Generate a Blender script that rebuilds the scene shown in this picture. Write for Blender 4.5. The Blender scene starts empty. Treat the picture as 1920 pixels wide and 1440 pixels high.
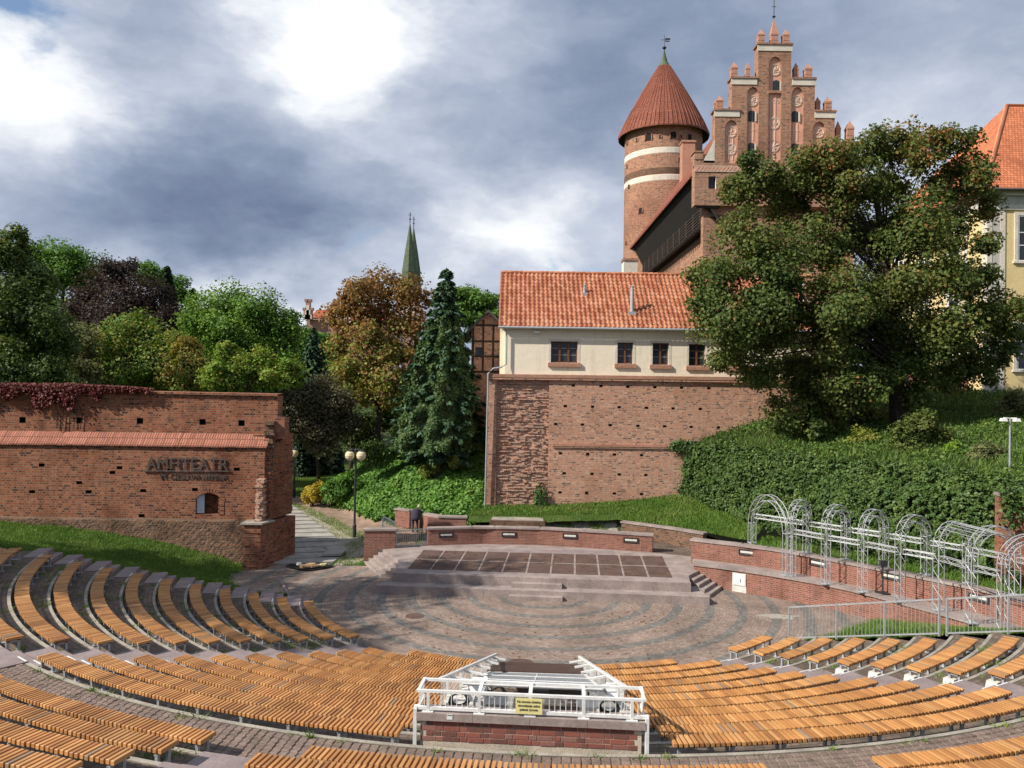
import bpy, bmesh, math, random
import numpy as np
from mathutils import Vector, Matrix
from mathutils.geometry import delaunay_2d_cdt
sc = bpy.context.scene
COL = sc.collection
random.seed(7); RNG = np.random.default_rng(7)
R = math.radians
# ------------------------------------------------------------------ camera
FPX, PITCH, ROLL, CH = 1456.0, 0.0065, 0.0133, 10.0
cam_d = bpy.data.cameras.new('camera'); cam = bpy.data.objects.new('camera', cam_d); COL.objects.link(cam)
cam_d.sensor_width = 36; cam_d.lens = 36*FPX/1920; cam_d.clip_end = 6000; cam_d.clip_start = 0.1
cam.matrix_world = Matrix.Translation((0, 0, CH)) @ Matrix.Rotation(math.pi/2+PITCH, 4, 'X') @ Matrix.Rotation(ROLL, 4, 'Z')
sc.camera = cam
# ------------------------------------------------------------------ sun, sky, exposure
SUN_EL, SUN_AZ = R(38), R(23)          # azimuth: degrees behind the straight-left direction
SDIR = Vector((-math.cos(SUN_EL)*math.cos(SUN_AZ), -math.cos(SUN_EL)*math.sin(SUN_AZ), math.sin(SUN_EL)))
sun_d = bpy.data.lights.new('sun', 'SUN'); sun = bpy.data.objects.new('sun', sun_d); COL.objects.link(sun)
sun_d.energy = 4.5; sun_d.angle = R(0.6); sun_d.color = (1.0, 0.93, 0.82)
sun.rotation_euler = SDIR.to_track_quat('Z', 'Y').to_euler(); sun.location = SDIR*200
sc.view_settings.view_transform = 'Standard'; sc.view_settings.look = 'None'
sc.view_settings.exposure = 0.48; sc.view_settings.gamma = 1.0; sc.view_settings.use_curve_mapping = False
sc.cycles.max_bounces = 6; sc.cycles.diffuse_bounces = 3; sc.cycles.transparent_max_bounces = 8
sc.cycles.use_denoising = True

class NT:
    def __init__(s, tree): s.t = tree
    def n(s, typ, ins=None, **kw):
        nd = s.t.nodes.new(typ)
        for k, v in kw.items(): setattr(nd, k, v)
        for k, v in (ins or {}).items():
            sock = nd.inputs[k]
            if hasattr(v, 'is_output') or isinstance(v, bpy.types.NodeSocket): s.t.links.new(v, sock)
            else: sock.default_value = v
        return nd
    def math(s, op, a, b=0.0, c=0.0):
        return s.n('ShaderNodeMath', {0: a, 1: b, 2: c}, operation=op).outputs[0]
    def vmath(s, op, a, b=(0, 0, 0)):
        nd = s.n('ShaderNodeVectorMath', {0: a, 1: b}, operation=op)
        return nd.outputs['Value'] if op in ('DOT_PRODUCT', 'LENGTH', 'DISTANCE') else nd.outputs[0]
    def mix(s, f, a, b, blend='MIX'):
        nd = s.n('ShaderNodeMix', data_type='RGBA', blend_type=blend)
        for i, v in ((0, f), (6, a), (7, b)):
            if isinstance(v, bpy.types.NodeSocket): s.t.links.new(v, nd.inputs[i])
            else: nd.inputs[i].default_value = v if i == 0 else c4(v)
        return nd.outputs[2]
    def ramp(s, f, stops, interp='LINEAR'):
        nd = s.n('ShaderNodeValToRGB', {0: f}); e = nd.color_ramp.elements; nd.color_ramp.interpolation = interp
        while len(e) < len(stops): e.new(0.5)
        for i, (p, c) in enumerate(stops): e[i].position = p; e[i].color = c4(c)
        return nd.outputs[0]
    def noise(s, vec, scale, detail=4, rough=.55, out=0, dim='3D'):
        i = {'Scale': scale, 'Detail': detail, 'Roughness': rough}
        if vec is not None: i['Vector'] = vec
        return s.n('ShaderNodeTexNoise', i, noise_dimensions=dim).outputs[out]
    def mr(s, v, a, b, c=0.0, d=1.0, t='LINEAR'):
        return s.n('ShaderNodeMapRange', {0: v, 1: a, 2: b, 3: c, 4: d}, interpolation_type=t).outputs[0]
def c4(c):
    if isinstance(c, (int, float)): c = (c, c, c)
    return tuple(c)+(1.0,) if len(c) == 3 else tuple(c)

world = bpy.data.worlds.new('World'); sc.world = world; world.use_nodes = True
wt = NT(world.node_tree); world.node_tree.nodes.clear()
SKY_STRENGTH = 0.1
SKY_BLOBS = ((600, 40, .16, 1.2, .32), (470, 80, .1, 1, .12), (680, 150, .09, 1, .16), (110, 110, .16, 1.3, .31), (30, 290, .12, 1.4, .24), (210, 270, .10, 1.4, .18), (880, 400, .14, 1.8, .24), (1080, 430, .12, 1.8, .17), (780, 340, .07, 1.4, .12), (450, 545, .2, 2.6, .36), (1780, 170, .2, 1.3, .08), (950, 140, .07, 1, .12), (1500, 330, .25, 2, .06),
             (400, 365, .20, 2.2, -.34), (160, 395, .13, 2.4, -.2), (640, 400, .12, 2.2, -.17), (330, 190, .11, 1.2, -.2), (1010, 230, .16, 1.6, -.08), (1280, 70, .26, 1.3, -.10), (770, 240, .09, 1.3, -.12), (290, 20, .08, 1, -.2), (1000, 40, .12, 1.2, -.1))
def build_sky():
    sky = wt.n('ShaderNodeTexSky', sky_type='NISHITA', sun_disc=False, sun_elevation=SUN_EL, sun_rotation=R(247), altitude=100, air_density=1.0, dust_density=0.6, ozone_density=1.5)
    d = wt.n('ShaderNodeTexCoord').outputs['Generated']
    sx = wt.n('ShaderNodeSeparateXYZ', {0: d})
    zc = wt.math('ADD', wt.math('MAXIMUM', sx.outputs[2], 0.0), 0.16)
    p = wt.n('ShaderNodeCombineXYZ', {0: wt.math('DIVIDE', sx.outputs[0], zc), 1: wt.math('DIVIDE', sx.outputs[1], zc), 2: 0.0}).outputs[0]
    p = wt.vmath('ADD', p, (3.1, 1.7, 0))
    dn = wt.vmath('MULTIPLY', d, (1.0, 1.0, 1.9))
    w1 = wt.vmath('SUBTRACT', wt.noise(dn, 4.2, 5, .55, out=1), (.5, .5, .5)); w2 = wt.vmath('SUBTRACT', wt.noise(dn, 13.0, 6, .6, out=1), (.5, .5, .5))
    dw = wt.vmath('ADD', d, wt.vmath('ADD', wt.vmath('MULTIPLY', w1, (.26, .26, .17)), wt.vmath('MULTIPLY', w2, (.09, .09, .06))))
    den = wt.noise(p, 0.55, 4, .5)
    det = wt.noise(wt.vmath('ADD', dn, wt.vmath('MULTIPLY', w1, (.2, .2, .2))), 3.6, 9, .54)
    fine = wt.noise(wt.vmath('ADD', dn, wt.vmath('MULTIPLY', w2, (.1, .1, .1))), 19.0, 8, .55)
    def blob(px, py, width, flat=1.0):
        v = pix_dir(px, py).normalized(); q = wt.vmath('MULTIPLY', wt.vmath('SUBTRACT', dw, tuple(v)), (1.0, 1.0, flat)); q = wt.math('DIVIDE', wt.vmath('LENGTH', q), width)
        return wt.math('EXPONENT', wt.math('MULTIPLY', wt.math('MULTIPLY', q, q), -1.0))
    # the bank of cloud in view: bright crowns, grey-blue bases below them
    lit = None
    for px, py, w, fl, a in SKY_BLOBS:
        b = wt.math('MULTIPLY', blob(px, py, w, fl), a); lit = b if lit is None else wt.math('ADD', lit, b)
    val = wt.math('ADD', wt.math('ADD', wt.math('MULTIPLY', wt.math('SUBTRACT', det, .5), .78), wt.math('MULTIPLY', wt.math('SUBTRACT', fine, .5), .2)), lit)
    val = wt.math('ADD', val, .365)
    cloud = wt.ramp(val, [(0.0, (.125, .16, .25)), (.2, (.195, .24, .335)), (.38, (.29, .335, .43)), (.54, (.425, .465, .545)), (.68, (.63, .655, .695)), (.84, (.86, .86, .86))])
    hole = wt.math('ADD', blob(1090, 497, .045, 1.6), wt.math('ADD', blob(10, 5, .05), wt.math('MULTIPLY', blob(700, 470, .04, 2), .5)))
    cover = wt.mr(wt.math('SUBTRACT', wt.math('ADD', wt.math('MULTIPLY', det, .6), .35), wt.math('MULTIPLY', hole, .42)), .31, .56, 0.0, 1.0, 'SMOOTHSTEP')
    cs = wt.vmath('MULTIPLY', cloud, (1/SKY_STRENGTH,)*3)
    skyb = wt.vmath('MULTIPLY', sky.outputs[0], (1.0, 1.0, 1.0))
    col = wt.mix(cover, skyb, cs)
    bg = wt.n('ShaderNodeBackground', {'Color': col, 'Strength': SKY_STRENGTH})
    out = wt.n('ShaderNodeOutputWorld'); world.node_tree.links.new(bg.outputs[0], out.inputs[0])
# pixel of the 1920x1440 photograph -> ray; used once, to measure real positions at real depths
def pix_dir(x, y):
    cr, sr = math.cos(ROLL), math.sin(ROLL); X, Y = x-960, y-720; X, Y = X*cr+Y*sr, -X*sr+Y*cr
    c, s = math.cos(PITCH), math.sin(PITCH); d = Vector((X/FPX, c+Y/FPX*s, s-Y/FPX*c)); return d/d.y
def D(x, y, dep): return pix_dir(x, y)*dep+Vector((0, 0, CH))
def Zp(x, y, z): d = pix_dir(x, y); return d*((z-CH)/d.z)+Vector((0, 0, CH))
build_sky()

# ------------------------------------------------------------------ object helpers
def wmat(o): return (wmat(o.parent) @ o.matrix_parent_inverse @ o.matrix_basis) if o.parent else o.matrix_basis.copy()
def par(o, p):
    if p is not None: o.parent = p; o.matrix_parent_inverse = wmat(p).inverted()
    return o
def tag(o, label=None, cat=None, group=None, kind=None):
    for k, v in (('label', label), ('category', cat), ('group', group), ('kind', kind)):
        if v: o[k] = v
    return o
def empty(name, loc, label=None, cat=None, group=None, kind=None):
    o = bpy.data.objects.new(name, None); COL.objects.link(o); o.location = loc; o.empty_display_size = .3
    return tag(o, label, cat, group, kind)
def link(name, me, parent=None, loc=None):
    o = bpy.data.objects.new(name, me); COL.objects.link(o)
    if loc is not None: o.matrix_basis = loc if isinstance(loc, Matrix) else Matrix.Translation(loc)
    return par(o, parent)

class MB:
    def __init__(s): s.v = []; s.f = []; s.m = []; s.uv = []
    def poly(s, pts, mi=0, uv=None):
        i = len(s.v); s.v += [tuple(p) for p in pts]; s.f.append(tuple(range(i, i+len(pts)))); s.m.append(mi); s.uv.append(uv); return s
    def box(s, x0, x1, y0, y1, z0, z1, mi=0, M=None, taper=0):
        t = taper
        P = [(x0, y0, z0), (x1, y0, z0), (x1, y1, z0), (x0, y1, z0), (x0+t, y0+t, z1), (x1-t, y0+t, z1), (x1-t, y1-t, z1), (x0+t, y1-t, z1)]
        if M is not None: P = [tuple(M @ Vector(p)) for p in P]
        for q in ((3, 2, 1, 0), (4, 5, 6, 7), (0, 1, 5, 4), (1, 2, 6, 5), (2, 3, 7, 6), (3, 0, 4, 7)): s.poly([P[k] for k in q], mi)
        return s
    def bar(s, p, q, w, h=None, mi=0, up=(0, 0, 1)):
        p, q = Vector(p), Vector(q); h = h or w; d = q-p; L = d.length
        if L < 1e-6: return s
        d /= L; u = Vector(up)
        if abs(d.dot(u)) > .98: u = Vector((0, 1, 0))
        x = d.cross(u).normalized(); z = x.cross(d)
        M = Matrix((x, d, z)).transposed().to_4x4(); M.translation = p
        return s.box(-w/2, w/2, 0, L, -h/2, h/2, mi, M)
    def tube(s, pts, r, n=6, mi=0, cap=True):
        pts = [Vector(p) for p in pts]; rs = r if isinstance(r, (list, tuple)) else [r]*len(pts); rings = []
        for i, p in enumerate(pts):
            d = (pts[min(i+1, len(pts)-1)]-pts[max(i-1, 0)]).normalized(); a = Vector((0, 0, 1)) if abs(d.z) < .9 else Vector((1, 0, 0))
            x = d.cross(a).normalized(); y = d.cross(x)
            rings.append([tuple(p+(x*math.cos(t)+y*math.sin(t))*rs[i]) for t in [2*math.pi*k/n for k in range(n)]])
        for a, b in zip(rings, rings[1:]):
            for k in range(n): s.poly([a[k], b[k], b[(k+1) % n], a[(k+1) % n]], mi)
        if cap: s.poly(rings[0], mi); s.poly(rings[-1][::-1], mi)
        return s
    def lathe(s, prof, c=(0, 0), n=24, mi=0, R0=None):
        cx, cy = c; ang = [2*math.pi*k/n for k in range(n+1)]
        for (r0, z0), (r1, z1) in zip(prof, prof[1:]):
            rr = R0 or max(r0, r1)
            for k in range(n):
                a, b = ang[k], ang[k+1]
                P = [(cx+r*math.cos(t), cy+r*math.sin(t), z) for r, z, t in ((r0, z0, a), (r0, z0, b), (r1, z1, b), (r1, z1, a))]
                L = [math.hypot(r1-r0, z1-z0)]
                uv = [(a*rr, z0), (b*rr, z0), (b*rr, z0+L[0]), (a*rr, z0+L[0])]
                if r1 < 1e-5: P, uv = P[:3], uv[:3]
                elif r0 < 1e-5: P, uv = [P[0], P[2], P[3]], [uv[0], uv[2], uv[3]]
                s.poly(P, mi, uv)
        return s
    def prism(s, poly, z0, z1, mi=0, mi_top=None):
        n = len(poly); ar = sum(poly[i][0]*poly[(i+1) % n][1]-poly[(i+1) % n][0]*poly[i][1] for i in range(n))
        if ar < 0: poly = poly[::-1]
        s.poly([(x, y, z1) for x, y in poly], mi if mi_top is None else mi_top); s.poly([(x, y, z0) for x, y in poly][::-1], mi)
        for i in range(n):
            (xa, ya), (xb, yb) = poly[i], poly[(i+1) % n]; s.poly([(xa, ya, z0), (xb, yb, z0), (xb, yb, z1), (xa, ya, z1)], mi)
        return s
    def pwall(s, pts, th, z0, z1, mi=0, mi_top=None):
        # wall along a plan polyline; th to the left of travel; z0/z1 numbers or lists
        n = len(pts); P = [Vector((p[0], p[1])) for p in pts]; nn = []
        for i in range(n):
            d = (P[min(i+1, n-1)]-P[max(i-1, 0)]).normalized(); nn.append(Vector((-d.y, d.x)))
        Q = [p+q*th for p, q in zip(P, nn)]; u = [0]
        for i in range(1, n): u.append(u[-1]+(P[i]-P[i-1]).length)
        A = z0 if isinstance(z0, (list, tuple)) else [z0]*n; B = z1 if isinstance(z1, (list, tuple)) else [z1]*n
        for i in range(n-1):
            j = i+1; ut = [(u[i], A[i]), (u[j], A[j]), (u[j], B[j]), (u[i], B[i])]
            s.poly([(*P[i], A[i]), (*P[j], A[j]), (*P[j], B[j]), (*P[i], B[i])], mi, ut)
            s.poly([(*Q[j], A[j]), (*Q[i], A[i]), (*Q[i], B[i]), (*Q[j], B[j])], mi, [ut[1], ut[0], ut[3], ut[2]])
            s.poly([(*P[i], B[i]), (*P[j], B[j]), (*Q[j], B[j]), (*Q[i], B[i])], mi if mi_top is None else mi_top)
            s.poly([(*P[j], A[j]), (*P[i], A[i]), (*Q[i], A[i]), (*Q[j], A[j])], mi)
        s.poly([(*Q[0], A[0]), (*P[0], A[0]), (*P[0], B[0]), (*Q[0], B[0])], mi); s.poly([(*P[-1], A[-1]), (*Q[-1], A[-1]), (*Q[-1], B[-1]), (*P[-1], B[-1])], mi)
        return s
    def plate(s, outline, holes, y, thick, mi=0, back=True):
        # vertical wall in the XZ plane facing -y; holes: (poly, depth, back_mi or None, side_mi)
        def inside(p, poly):
            r = False; x, z = p
            for i in range(len(poly)):
                (x0, z0), (x1, z1) = poly[i-1], poly[i]
                if (z0 > z) != (z1 > z) and x < (x1-x0)*(z-z0)/(z1-z0)+x0: r = not r
            return r
        V = []; E = []
        for pl in [outline]+[h[0] for h in holes]:
            i = len(V); V += [Vector(p) for p in pl]; E += [(i+k, i+(k+1) % len(pl)) for k in range(len(pl))]
        vs, es, fs, *_ = delaunay_2d_cdt(V, E, [], 0, 1e-5)
        for f in fs:
            T = [vs[k] for k in f]; c = (sum(t.x for t in T)/len(T), sum(t.y for t in T)/len(T))
            if not inside(c, outline) or any(inside(c, h[0]) for h in holes): continue
            ar = sum(T[i-1].x*T[i].y-T[i].x*T[i-1].y for i in range(len(T)))
            if ar < 0: T = T[::-1]
            s.poly([(t.x, y, t.y) for t in T], mi)
            if back: s.poly([(t.x, y+thick, t.y) for t in T][::-1], mi)
        n = len(outline); ccw = sum(outline[i-1][0]*outline[i][1]-outline[i][0]*outline[i-1][1] for i in range(n)) > 0
        O = outline if ccw else outline[::-1]
        for i in range(n):
            (xa, za), (xb, zb) = O[i], O[(i+1) % n]; s.poly([(xa, y, za), (xa, y+thick, za), (xb, y+thick, zb), (xb, y, zb)], mi)
        for pl, dep, bm_, sm in holes:
            c = sum(pl[i-1][0]*pl[i][1]-pl[i][0]*pl[i-1][1] for i in range(len(pl))) > 0; Pp = pl if c else pl[::-1]
            for i in range(len(Pp)):
                (xa, za), (xb, zb) = Pp[i], Pp[(i+1) % len(Pp)]; s.poly([(xb, y, zb), (xb, y+dep, zb), (xa, y+dep, za), (xa, y, za)], sm)
            if bm_ is not None: s.poly([(x, y+dep, z) for x, z in Pp], bm_)
        return s
    def arc(s, r0, r1, a0, a1, z0, z1, mi=0, mi_top=None, step=2.5, C=None):
        C = C or CEN; n = max(2, int(abs(a1-a0)/step)+1); A = [R(a0+(a1-a0)*k/n) for k in range(n+1)]
        P = lambda r, a, z: (C[0]+r*math.sin(a), C[1]-r*math.cos(a), z)
        mt = mi if mi_top is None else mi_top; rm = (r0+r1)/2
        for a, b in zip(A, A[1:]):
            s.poly([P(r0, a, z1), P(r1, a, z1), P(r1, b, z1), P(r0, b, z1)], mt, [(a*rm, r0), (a*rm, r1), (b*rm, r1), (b*rm, r0)])
            s.poly([P(r1, a, z0), P(r1, b, z0), P(r1, b, z1), P(r1, a, z1)], mi, [(a*r1, z0), (b*r1, z0), (b*r1, z1), (a*r1, z1)])
            s.poly([P(r0, b, z0), P(r0, a, z0), P(r0, a, z1), P(r0, b, z1)], mi, [(b*r0, z0), (a*r0, z0), (a*r0, z1), (b*r0, z1)])
        for a, fl in ((A[0], 1), (A[-1], 0)):
            q = [P(r0, a, z0), P(r1, a, z0), P(r1, a, z1), P(r0, a, z1)]; s.poly(q if fl else q[::-1], mi)
        return s
    def mesh(s, name, mats, smooth=False, uv=True):
        me = bpy.data.meshes.new(name); me.from_pydata(s.v, [], s.f)
        for m in (mats if isinstance(mats, (list, tuple)) else [mats]): me.materials.append(m)
        me.polygons.foreach_set('material_index', s.m)
        if smooth: me.polygons.foreach_set('use_smooth', [True]*len(s.f))
        if uv:
            lay = me.uv_layers.new(name='UVMap'); out = []
            for f, u in zip(s.f, s.uv):
                if u: out += [c for p in u for c in p]; continue
                P = [s.v[k] for k in f]; nx = ny = nz = 0.0
                for i in range(len(P)):
                    a, b = P[i-1], P[i]; nx += (a[1]-b[1])*(a[2]+b[2]); ny += (a[2]-b[2])*(a[0]+b[0]); nz += (a[0]-b[0])*(a[1]+b[1])
                L = math.hypot(nx, ny)
                if L < abs(nz)*.35 or L < 1e-9:
                    for p in P: out += [p[0], p[1]]
                else:
                    tx, ty = -ny/L, nx/L; sl = math.sqrt(nx*nx+ny*ny+nz*nz)/L
                    for p in P: out += [p[0]*tx+p[1]*ty, p[2]*sl]
            lay.data.foreach_set('uv', out)
        me.update(); return me
    def build(s, name, mats, parent=None, smooth=False, weld=False):
        me = s.mesh(name, mats, smooth)
        if weld:
            b = bmesh.new(); b.from_mesh(me); bmesh.ops.remove_doubles(b, verts=b.verts, dist=1e-4); b.to_mesh(me); b.free()
        return link(name, me, parent)
def np_mesh(name, V, F, mat, smooth=False):
    V = np.asarray(V, np.float32); F = np.asarray(F, np.int32); k = F.shape[1]
    me = bpy.data.meshes.new(name); me.vertices.add(len(V)); me.vertices.foreach_set('co', V.ravel())
    me.loops.add(F.size); me.loops.foreach_set('vertex_index', F.ravel())
    me.polygons.add(len(F)); me.polygons.foreach_set('loop_start', np.arange(0, F.size, k, dtype=np.int32)); me.polygons.foreach_set('loop_total', np.full(len(F), k, np.int32))
    me.materials.append(mat)
    if smooth: me.polygons.foreach_set('use_smooth', np.ones(len(F), bool))
    me.update(calc_edges=True); return me

# ------------------------------------------------------------------ materials
MT = {}
def new_mat(name):
    m = bpy.data.materials.new(name); m.use_nodes = True; m.node_tree.nodes.clear(); t = NT(m.node_tree); MT[name] = m; return m, t
def finish(m, t, col, rough=.8, bump=None, bdist=.02, bstr=1.0, metal=0.0, spec=.3, **kw):
    ins = {'Base Color': c4(col) if not isinstance(col, bpy.types.NodeSocket) else col, 'Roughness': rough, 'Metallic': metal, 'Specular IOR Level': spec}; ins.update(kw)
    b = t.n('ShaderNodeBsdfPrincipled', ins)
    if bump is not None:
        bp = t.n('ShaderNodeBump', {'Height': bump, 'Distance': bdist, 'Strength': bstr}); t.t.links.new(bp.outputs[0], b.inputs['Normal'])
    o = t.n('ShaderNodeOutputMaterial'); t.t.links.new(b.outputs[0], o.inputs[0]); return m
def pos(t): return t.n('ShaderNodeNewGeometry').outputs['Position']
def plain(name, col, rough=.7, metal=0.0, var=.12, scale=3.0, bump=0.0, spec=.3):
    m, t = new_mat(name); p = pos(t)
    f = t.mr(t.noise(p, scale, 5), .3, .7, 1-var, 1+var); f2 = t.mr(t.noise(p, scale*9, 3), .3, .7, 1-var*.6, 1+var*.6)
    c = t.vmath('MULTIPLY', t.n('ShaderNodeCombineXYZ', {0: f, 1: f, 2: f}).outputs[0], tuple(col))
    c = t.vmath('SCALE', c); t.t.links.new(f2, c.node.inputs['Scale'])
    return finish(m, t, c, rough, t.noise(p, scale*12, 4) if bump else None, bump or .01, 1.0, metal, spec)
def brick(name, cols, mortar, bw=.29, bh=.098, mw=.012, soot=(.35, .25, .2), soot_amt=.5, rough_d=.015, irregular=.006, wash=None, soot_scale=.35, mort_amt=1.0):
    m, t = new_mat(name); uv = t.n('ShaderNodeUVMap').outputs[0]; p = pos(t)
    if irregular:
        w = t.vmath('SCALE', t.vmath('SUBTRACT', t.noise(p, 2.2, 4, out=1), (.5, .5, .5))); w.node.inputs['Scale'].default_value = irregular*6
        uv = t.vmath('ADD', uv, w)
    br = t.n('ShaderNodeTexBrick', {'Vector': uv, 'Color1': c4(0), 'Color2': c4(1), 'Mortar': c4(0), 'Scale': 1.0, 'Mortar Size': mw, 'Mortar Smooth': .15, 'Bias': 0.0, 'Brick Width': bw, 'Row Height': bh}, offset=.5, squash=.5 if bw > .25 else 1.0, squash_frequency=2)
    n1 = t.noise(p, 7, 3); tv = t.math('ADD', br.outputs[0], t.math('MULTIPLY', t.math('SUBTRACT', n1, .5), .45))
    k = len(cols); base = t.ramp(tv, [((i+.3)/(k-.4) if k > 1 else 0, c) for i, c in enumerate(cols)])
    mn = t.mr(t.noise(p, 1.1, 4), .35, .75, .75*mort_amt, 1.0*mort_amt); fac = t.math('MULTIPLY', br.outputs[1], mn)
    col = t.mix(fac, base, mortar)
    so = t.mr(t.noise(p, soot_scale, 7, .62), .48, .72, 0, soot_amt); col = t.mix(so, col, tuple(soot), 'MULTIPLY')
    if wash: col = t.mix(t.mr(t.noise(p, .6, 6, .65), .55, .75, 0, .5), col, wash)
    g = t.noise(p, 26, 4, .6); col = t.mix(.25, col, t.mix(g, (.4, .4, .4), (1.3, 1.3, 1.3)), 'MULTIPLY')
    h = t.math('ADD', t.math('MULTIPLY', br.outputs[1], -1.0), t.math('ADD', t.math('MULTIPLY', g, .45), t.math('MULTIPLY', t.noise(p, 6, 4), .5)))
    return finish(m, t, col, .92, h, rough_d, 1.0, 0, .15)
brick('brick_old', [(0.084, 0.035, 0.027), (0.277, 0.084, 0.044), (0.386, 0.130, 0.063), (0.185, 0.059, 0.035), (0.353, 0.109, 0.055), (0.428, 0.168, 0.092), (0.235, 0.077, 0.044)], (.42, .30, .21), .36, .128, .017, soot=(.3, .2, .16), soot_amt=.8, irregular=.012, wash=(.28, .18, .13), mort_amt=.75)
brick('brick_house', [(0.192, 0.107, 0.085), (0.384, 0.186, 0.130), (0.655, 0.316, 0.198), (0.497, 0.192, 0.119), (0.746, 0.418, 0.282), (0.407, 0.226, 0.169), (0.610, 0.254, 0.153), (0.542, 0.282, 0.192)], (.60, .47, .36), .31, .118, .016, soot=(.4, .28, .22), soot_amt=.6, irregular=.008, soot_scale=.22, mort_amt=.9)
brick('brick_castle', [(.14, .07, .05), (.31, .13, .082), (.51, .22, .125), (.34, .13, .078), (.56, .28, .17), (.22, .11, .075), (.43, .17, .095)], (.55, .42, .31), .36, .13, .019, soot=(.35, .25, .2), soot_amt=.6, soot_scale=.15, irregular=.006, mort_amt=.9)
brick('brick_new', [(.20, .075, .058), (.29, .10, .072), (.25, .085, .062), (.35, .13, .095)], (.38, .29, .23), .27, .092, .013, soot=(.45, .40, .38), soot_amt=.7, irregular=.002, soot_scale=.8)
brick('brick_stone_base', [(.09, .055, .042), (.20, .10, .065), (.28, .145, .09), (.15, .08, .055)], (.24, .18, .13), .33, .125, .02, soot=(.35, .33, .3), soot_amt=.8, rough_d=.05, irregular=.02)
brick('brick_rough', [(.36, .17, .12), (.58, .28, .18), (.68, .37, .25), (.50, .235, .155)], (.64, .53, .43), .29, .11, .018, soot=(.5, .4, .36), soot_amt=.5, rough_d=.03, irregular=.02)
brick('brick_pink', [(.52, .24, .16), (.60, .29, .19), (.48, .21, .14)], (.52, .42, .34), .3, .1, .01, soot_amt=.3)
brick('brick_far', [(.36, .14, .1), (.42, .18, .12)], (.45, .38, .32), .6, .2, .03, soot_amt=.3)
plain('mortar', (.52, .45, .36), .95, var=.2, bump=.01)
plain('sandstone', (.30, .245, .225), .85, var=.25, scale=1.2, bump=.006)
plain('sandstone_step', (.255, .205, .20), .85, var=.2, scale=1.5, bump=.006)
plain('slab_dark', (.115, .072, .06), .8, var=.25, scale=2.0, bump=.004)
plain('concrete', (.33, .30, .25), .92, var=.25, scale=2.0, bump=.012)
plain('concrete_pale', (.62, .60, .55), .9, var=.2, scale=4.0, bump=.01)
plain('galvanised', (.42, .44, .46), .5, .4, var=.12, scale=5)
plain('aluminium', (.44, .45, .47), .5, .35, var=.06, scale=5)
plain('dark_steel', (.05, .05, .055), .5, .4, var=.2)
plain('white_paint', (.72, .72, .70), .5, var=.14, scale=5)
def plaster_mat():
    m, t = new_mat('plaster'); p = pos(t); st = t.noise(t.vmath('MULTIPLY', p, (3.0, 3.0, .35)), 1.2, 6, .62); bl = t.noise(p, .5, 6, .6); gr = t.noise(p, 20, 4)
    c = t.mix(t.mr(st, .5, .8, 0, .55), (.87, .775, .615), (.64, .54, .41)); c = t.mix(t.mr(bl, .5, .75, 0, .4), c, (.9, .82, .66)); c = t.mix(.15, c, t.mix(gr, (.5, .5, .5), (1.2, 1.2, 1.2)), 'MULTIPLY')
    return finish(m, t, c, .92, t.math('ADD', t.noise(p, 2.2, 5), t.math('MULTIPLY', gr, .3)), .02, 1.0, 0, .15)
plaster_mat()
plain('plaster_white', (.66, .61, .52), .92, var=.14, scale=.8, bump=.02)
plain('plaster_grey', (.52, .50, .44), .92, var=.15, scale=1.0, bump=.02)
plain('plaster_yellow', (.70, .55, .28), .9, var=.08, scale=.8, bump=.015)
plain('plaster_pink', (.66, .36, .26), .9, var=.1, scale=1.0, bump=.01)
plain('tracery', (.70, .55, .45), .9, var=.05)
plain('window_wood', (.17, .06, .03), .6, var=.15)
plain('timber_and_shade', (.016, .013, .011), .85, var=.3, scale=2, bump=.02)  # near-black timber; also stands for shade in holes and under the eave
plain('timber_rail', (.085, .065, .05), .85, var=.3, scale=3)
plain('paving_slab', (.34, .32, .285), .9, var=.22, scale=1.3, bump=.008)
plain('timber_beam', (.04, .03, .024), .85, var=.3, scale=3)
plain('bark', (.05, .04, .03), .95, var=.4, scale=6, bump=.05)
plain('bark_grey', (.16, .14, .11), .95, var=.3, scale=6, bump=.04)
plain('copper', (.085, .11, .065), .7, var=.3, scale=.6)
plain('soil', (.13, .09, .06), .95, var=.3, scale=1.2, bump=.04)
plain('path_dirt', (.27, .19, .14), .95, var=.25, scale=1.2, bump=.03)
plain('gravel', (.42, .39, .33), .95, var=.35, scale=5, bump=.04)
plain('brown_sheet', (.085, .055, .045), .45, .2, var=.1)
plain('black_plastic', (.015, .015, .017), .35, var=.1)
plain('cardboard', (.42, .27, .15), .9, var=.15)
plain('cream_foam', (.62, .55, .25), .8, var=.15)
plain('sign_yellow', (.75, .68, .30), .5, var=.04)
plain('ink', (.02, .02, .02), .6, var=0)
plain('cloth_dark', (.045, .04, .055), .9, var=.2, bump=.01)
plain('skin', (.5, .3, .22), .6, var=.05)
plain('slate', (.09, .085, .085), .8, var=.2)
plain('letter_metal', (.13, .11, .10), .5, .5, var=.2)
plain('white_board', (.55, .60, .66), .6, var=.1)
def glass(name, col=(.02, .024, .03), rough=.06):
    m, t = new_mat(name); return finish(m, t, t.mix(t.noise(pos(t), 1.5, 2), col, tuple(c*2.5 for c in col)), rough, spec=.25)
glass('glass')
def lampglass():
    m, t = new_mat('globe'); return finish(m, t, (.72, .60, .38), .3, spec=.5)
lampglass()
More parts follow.
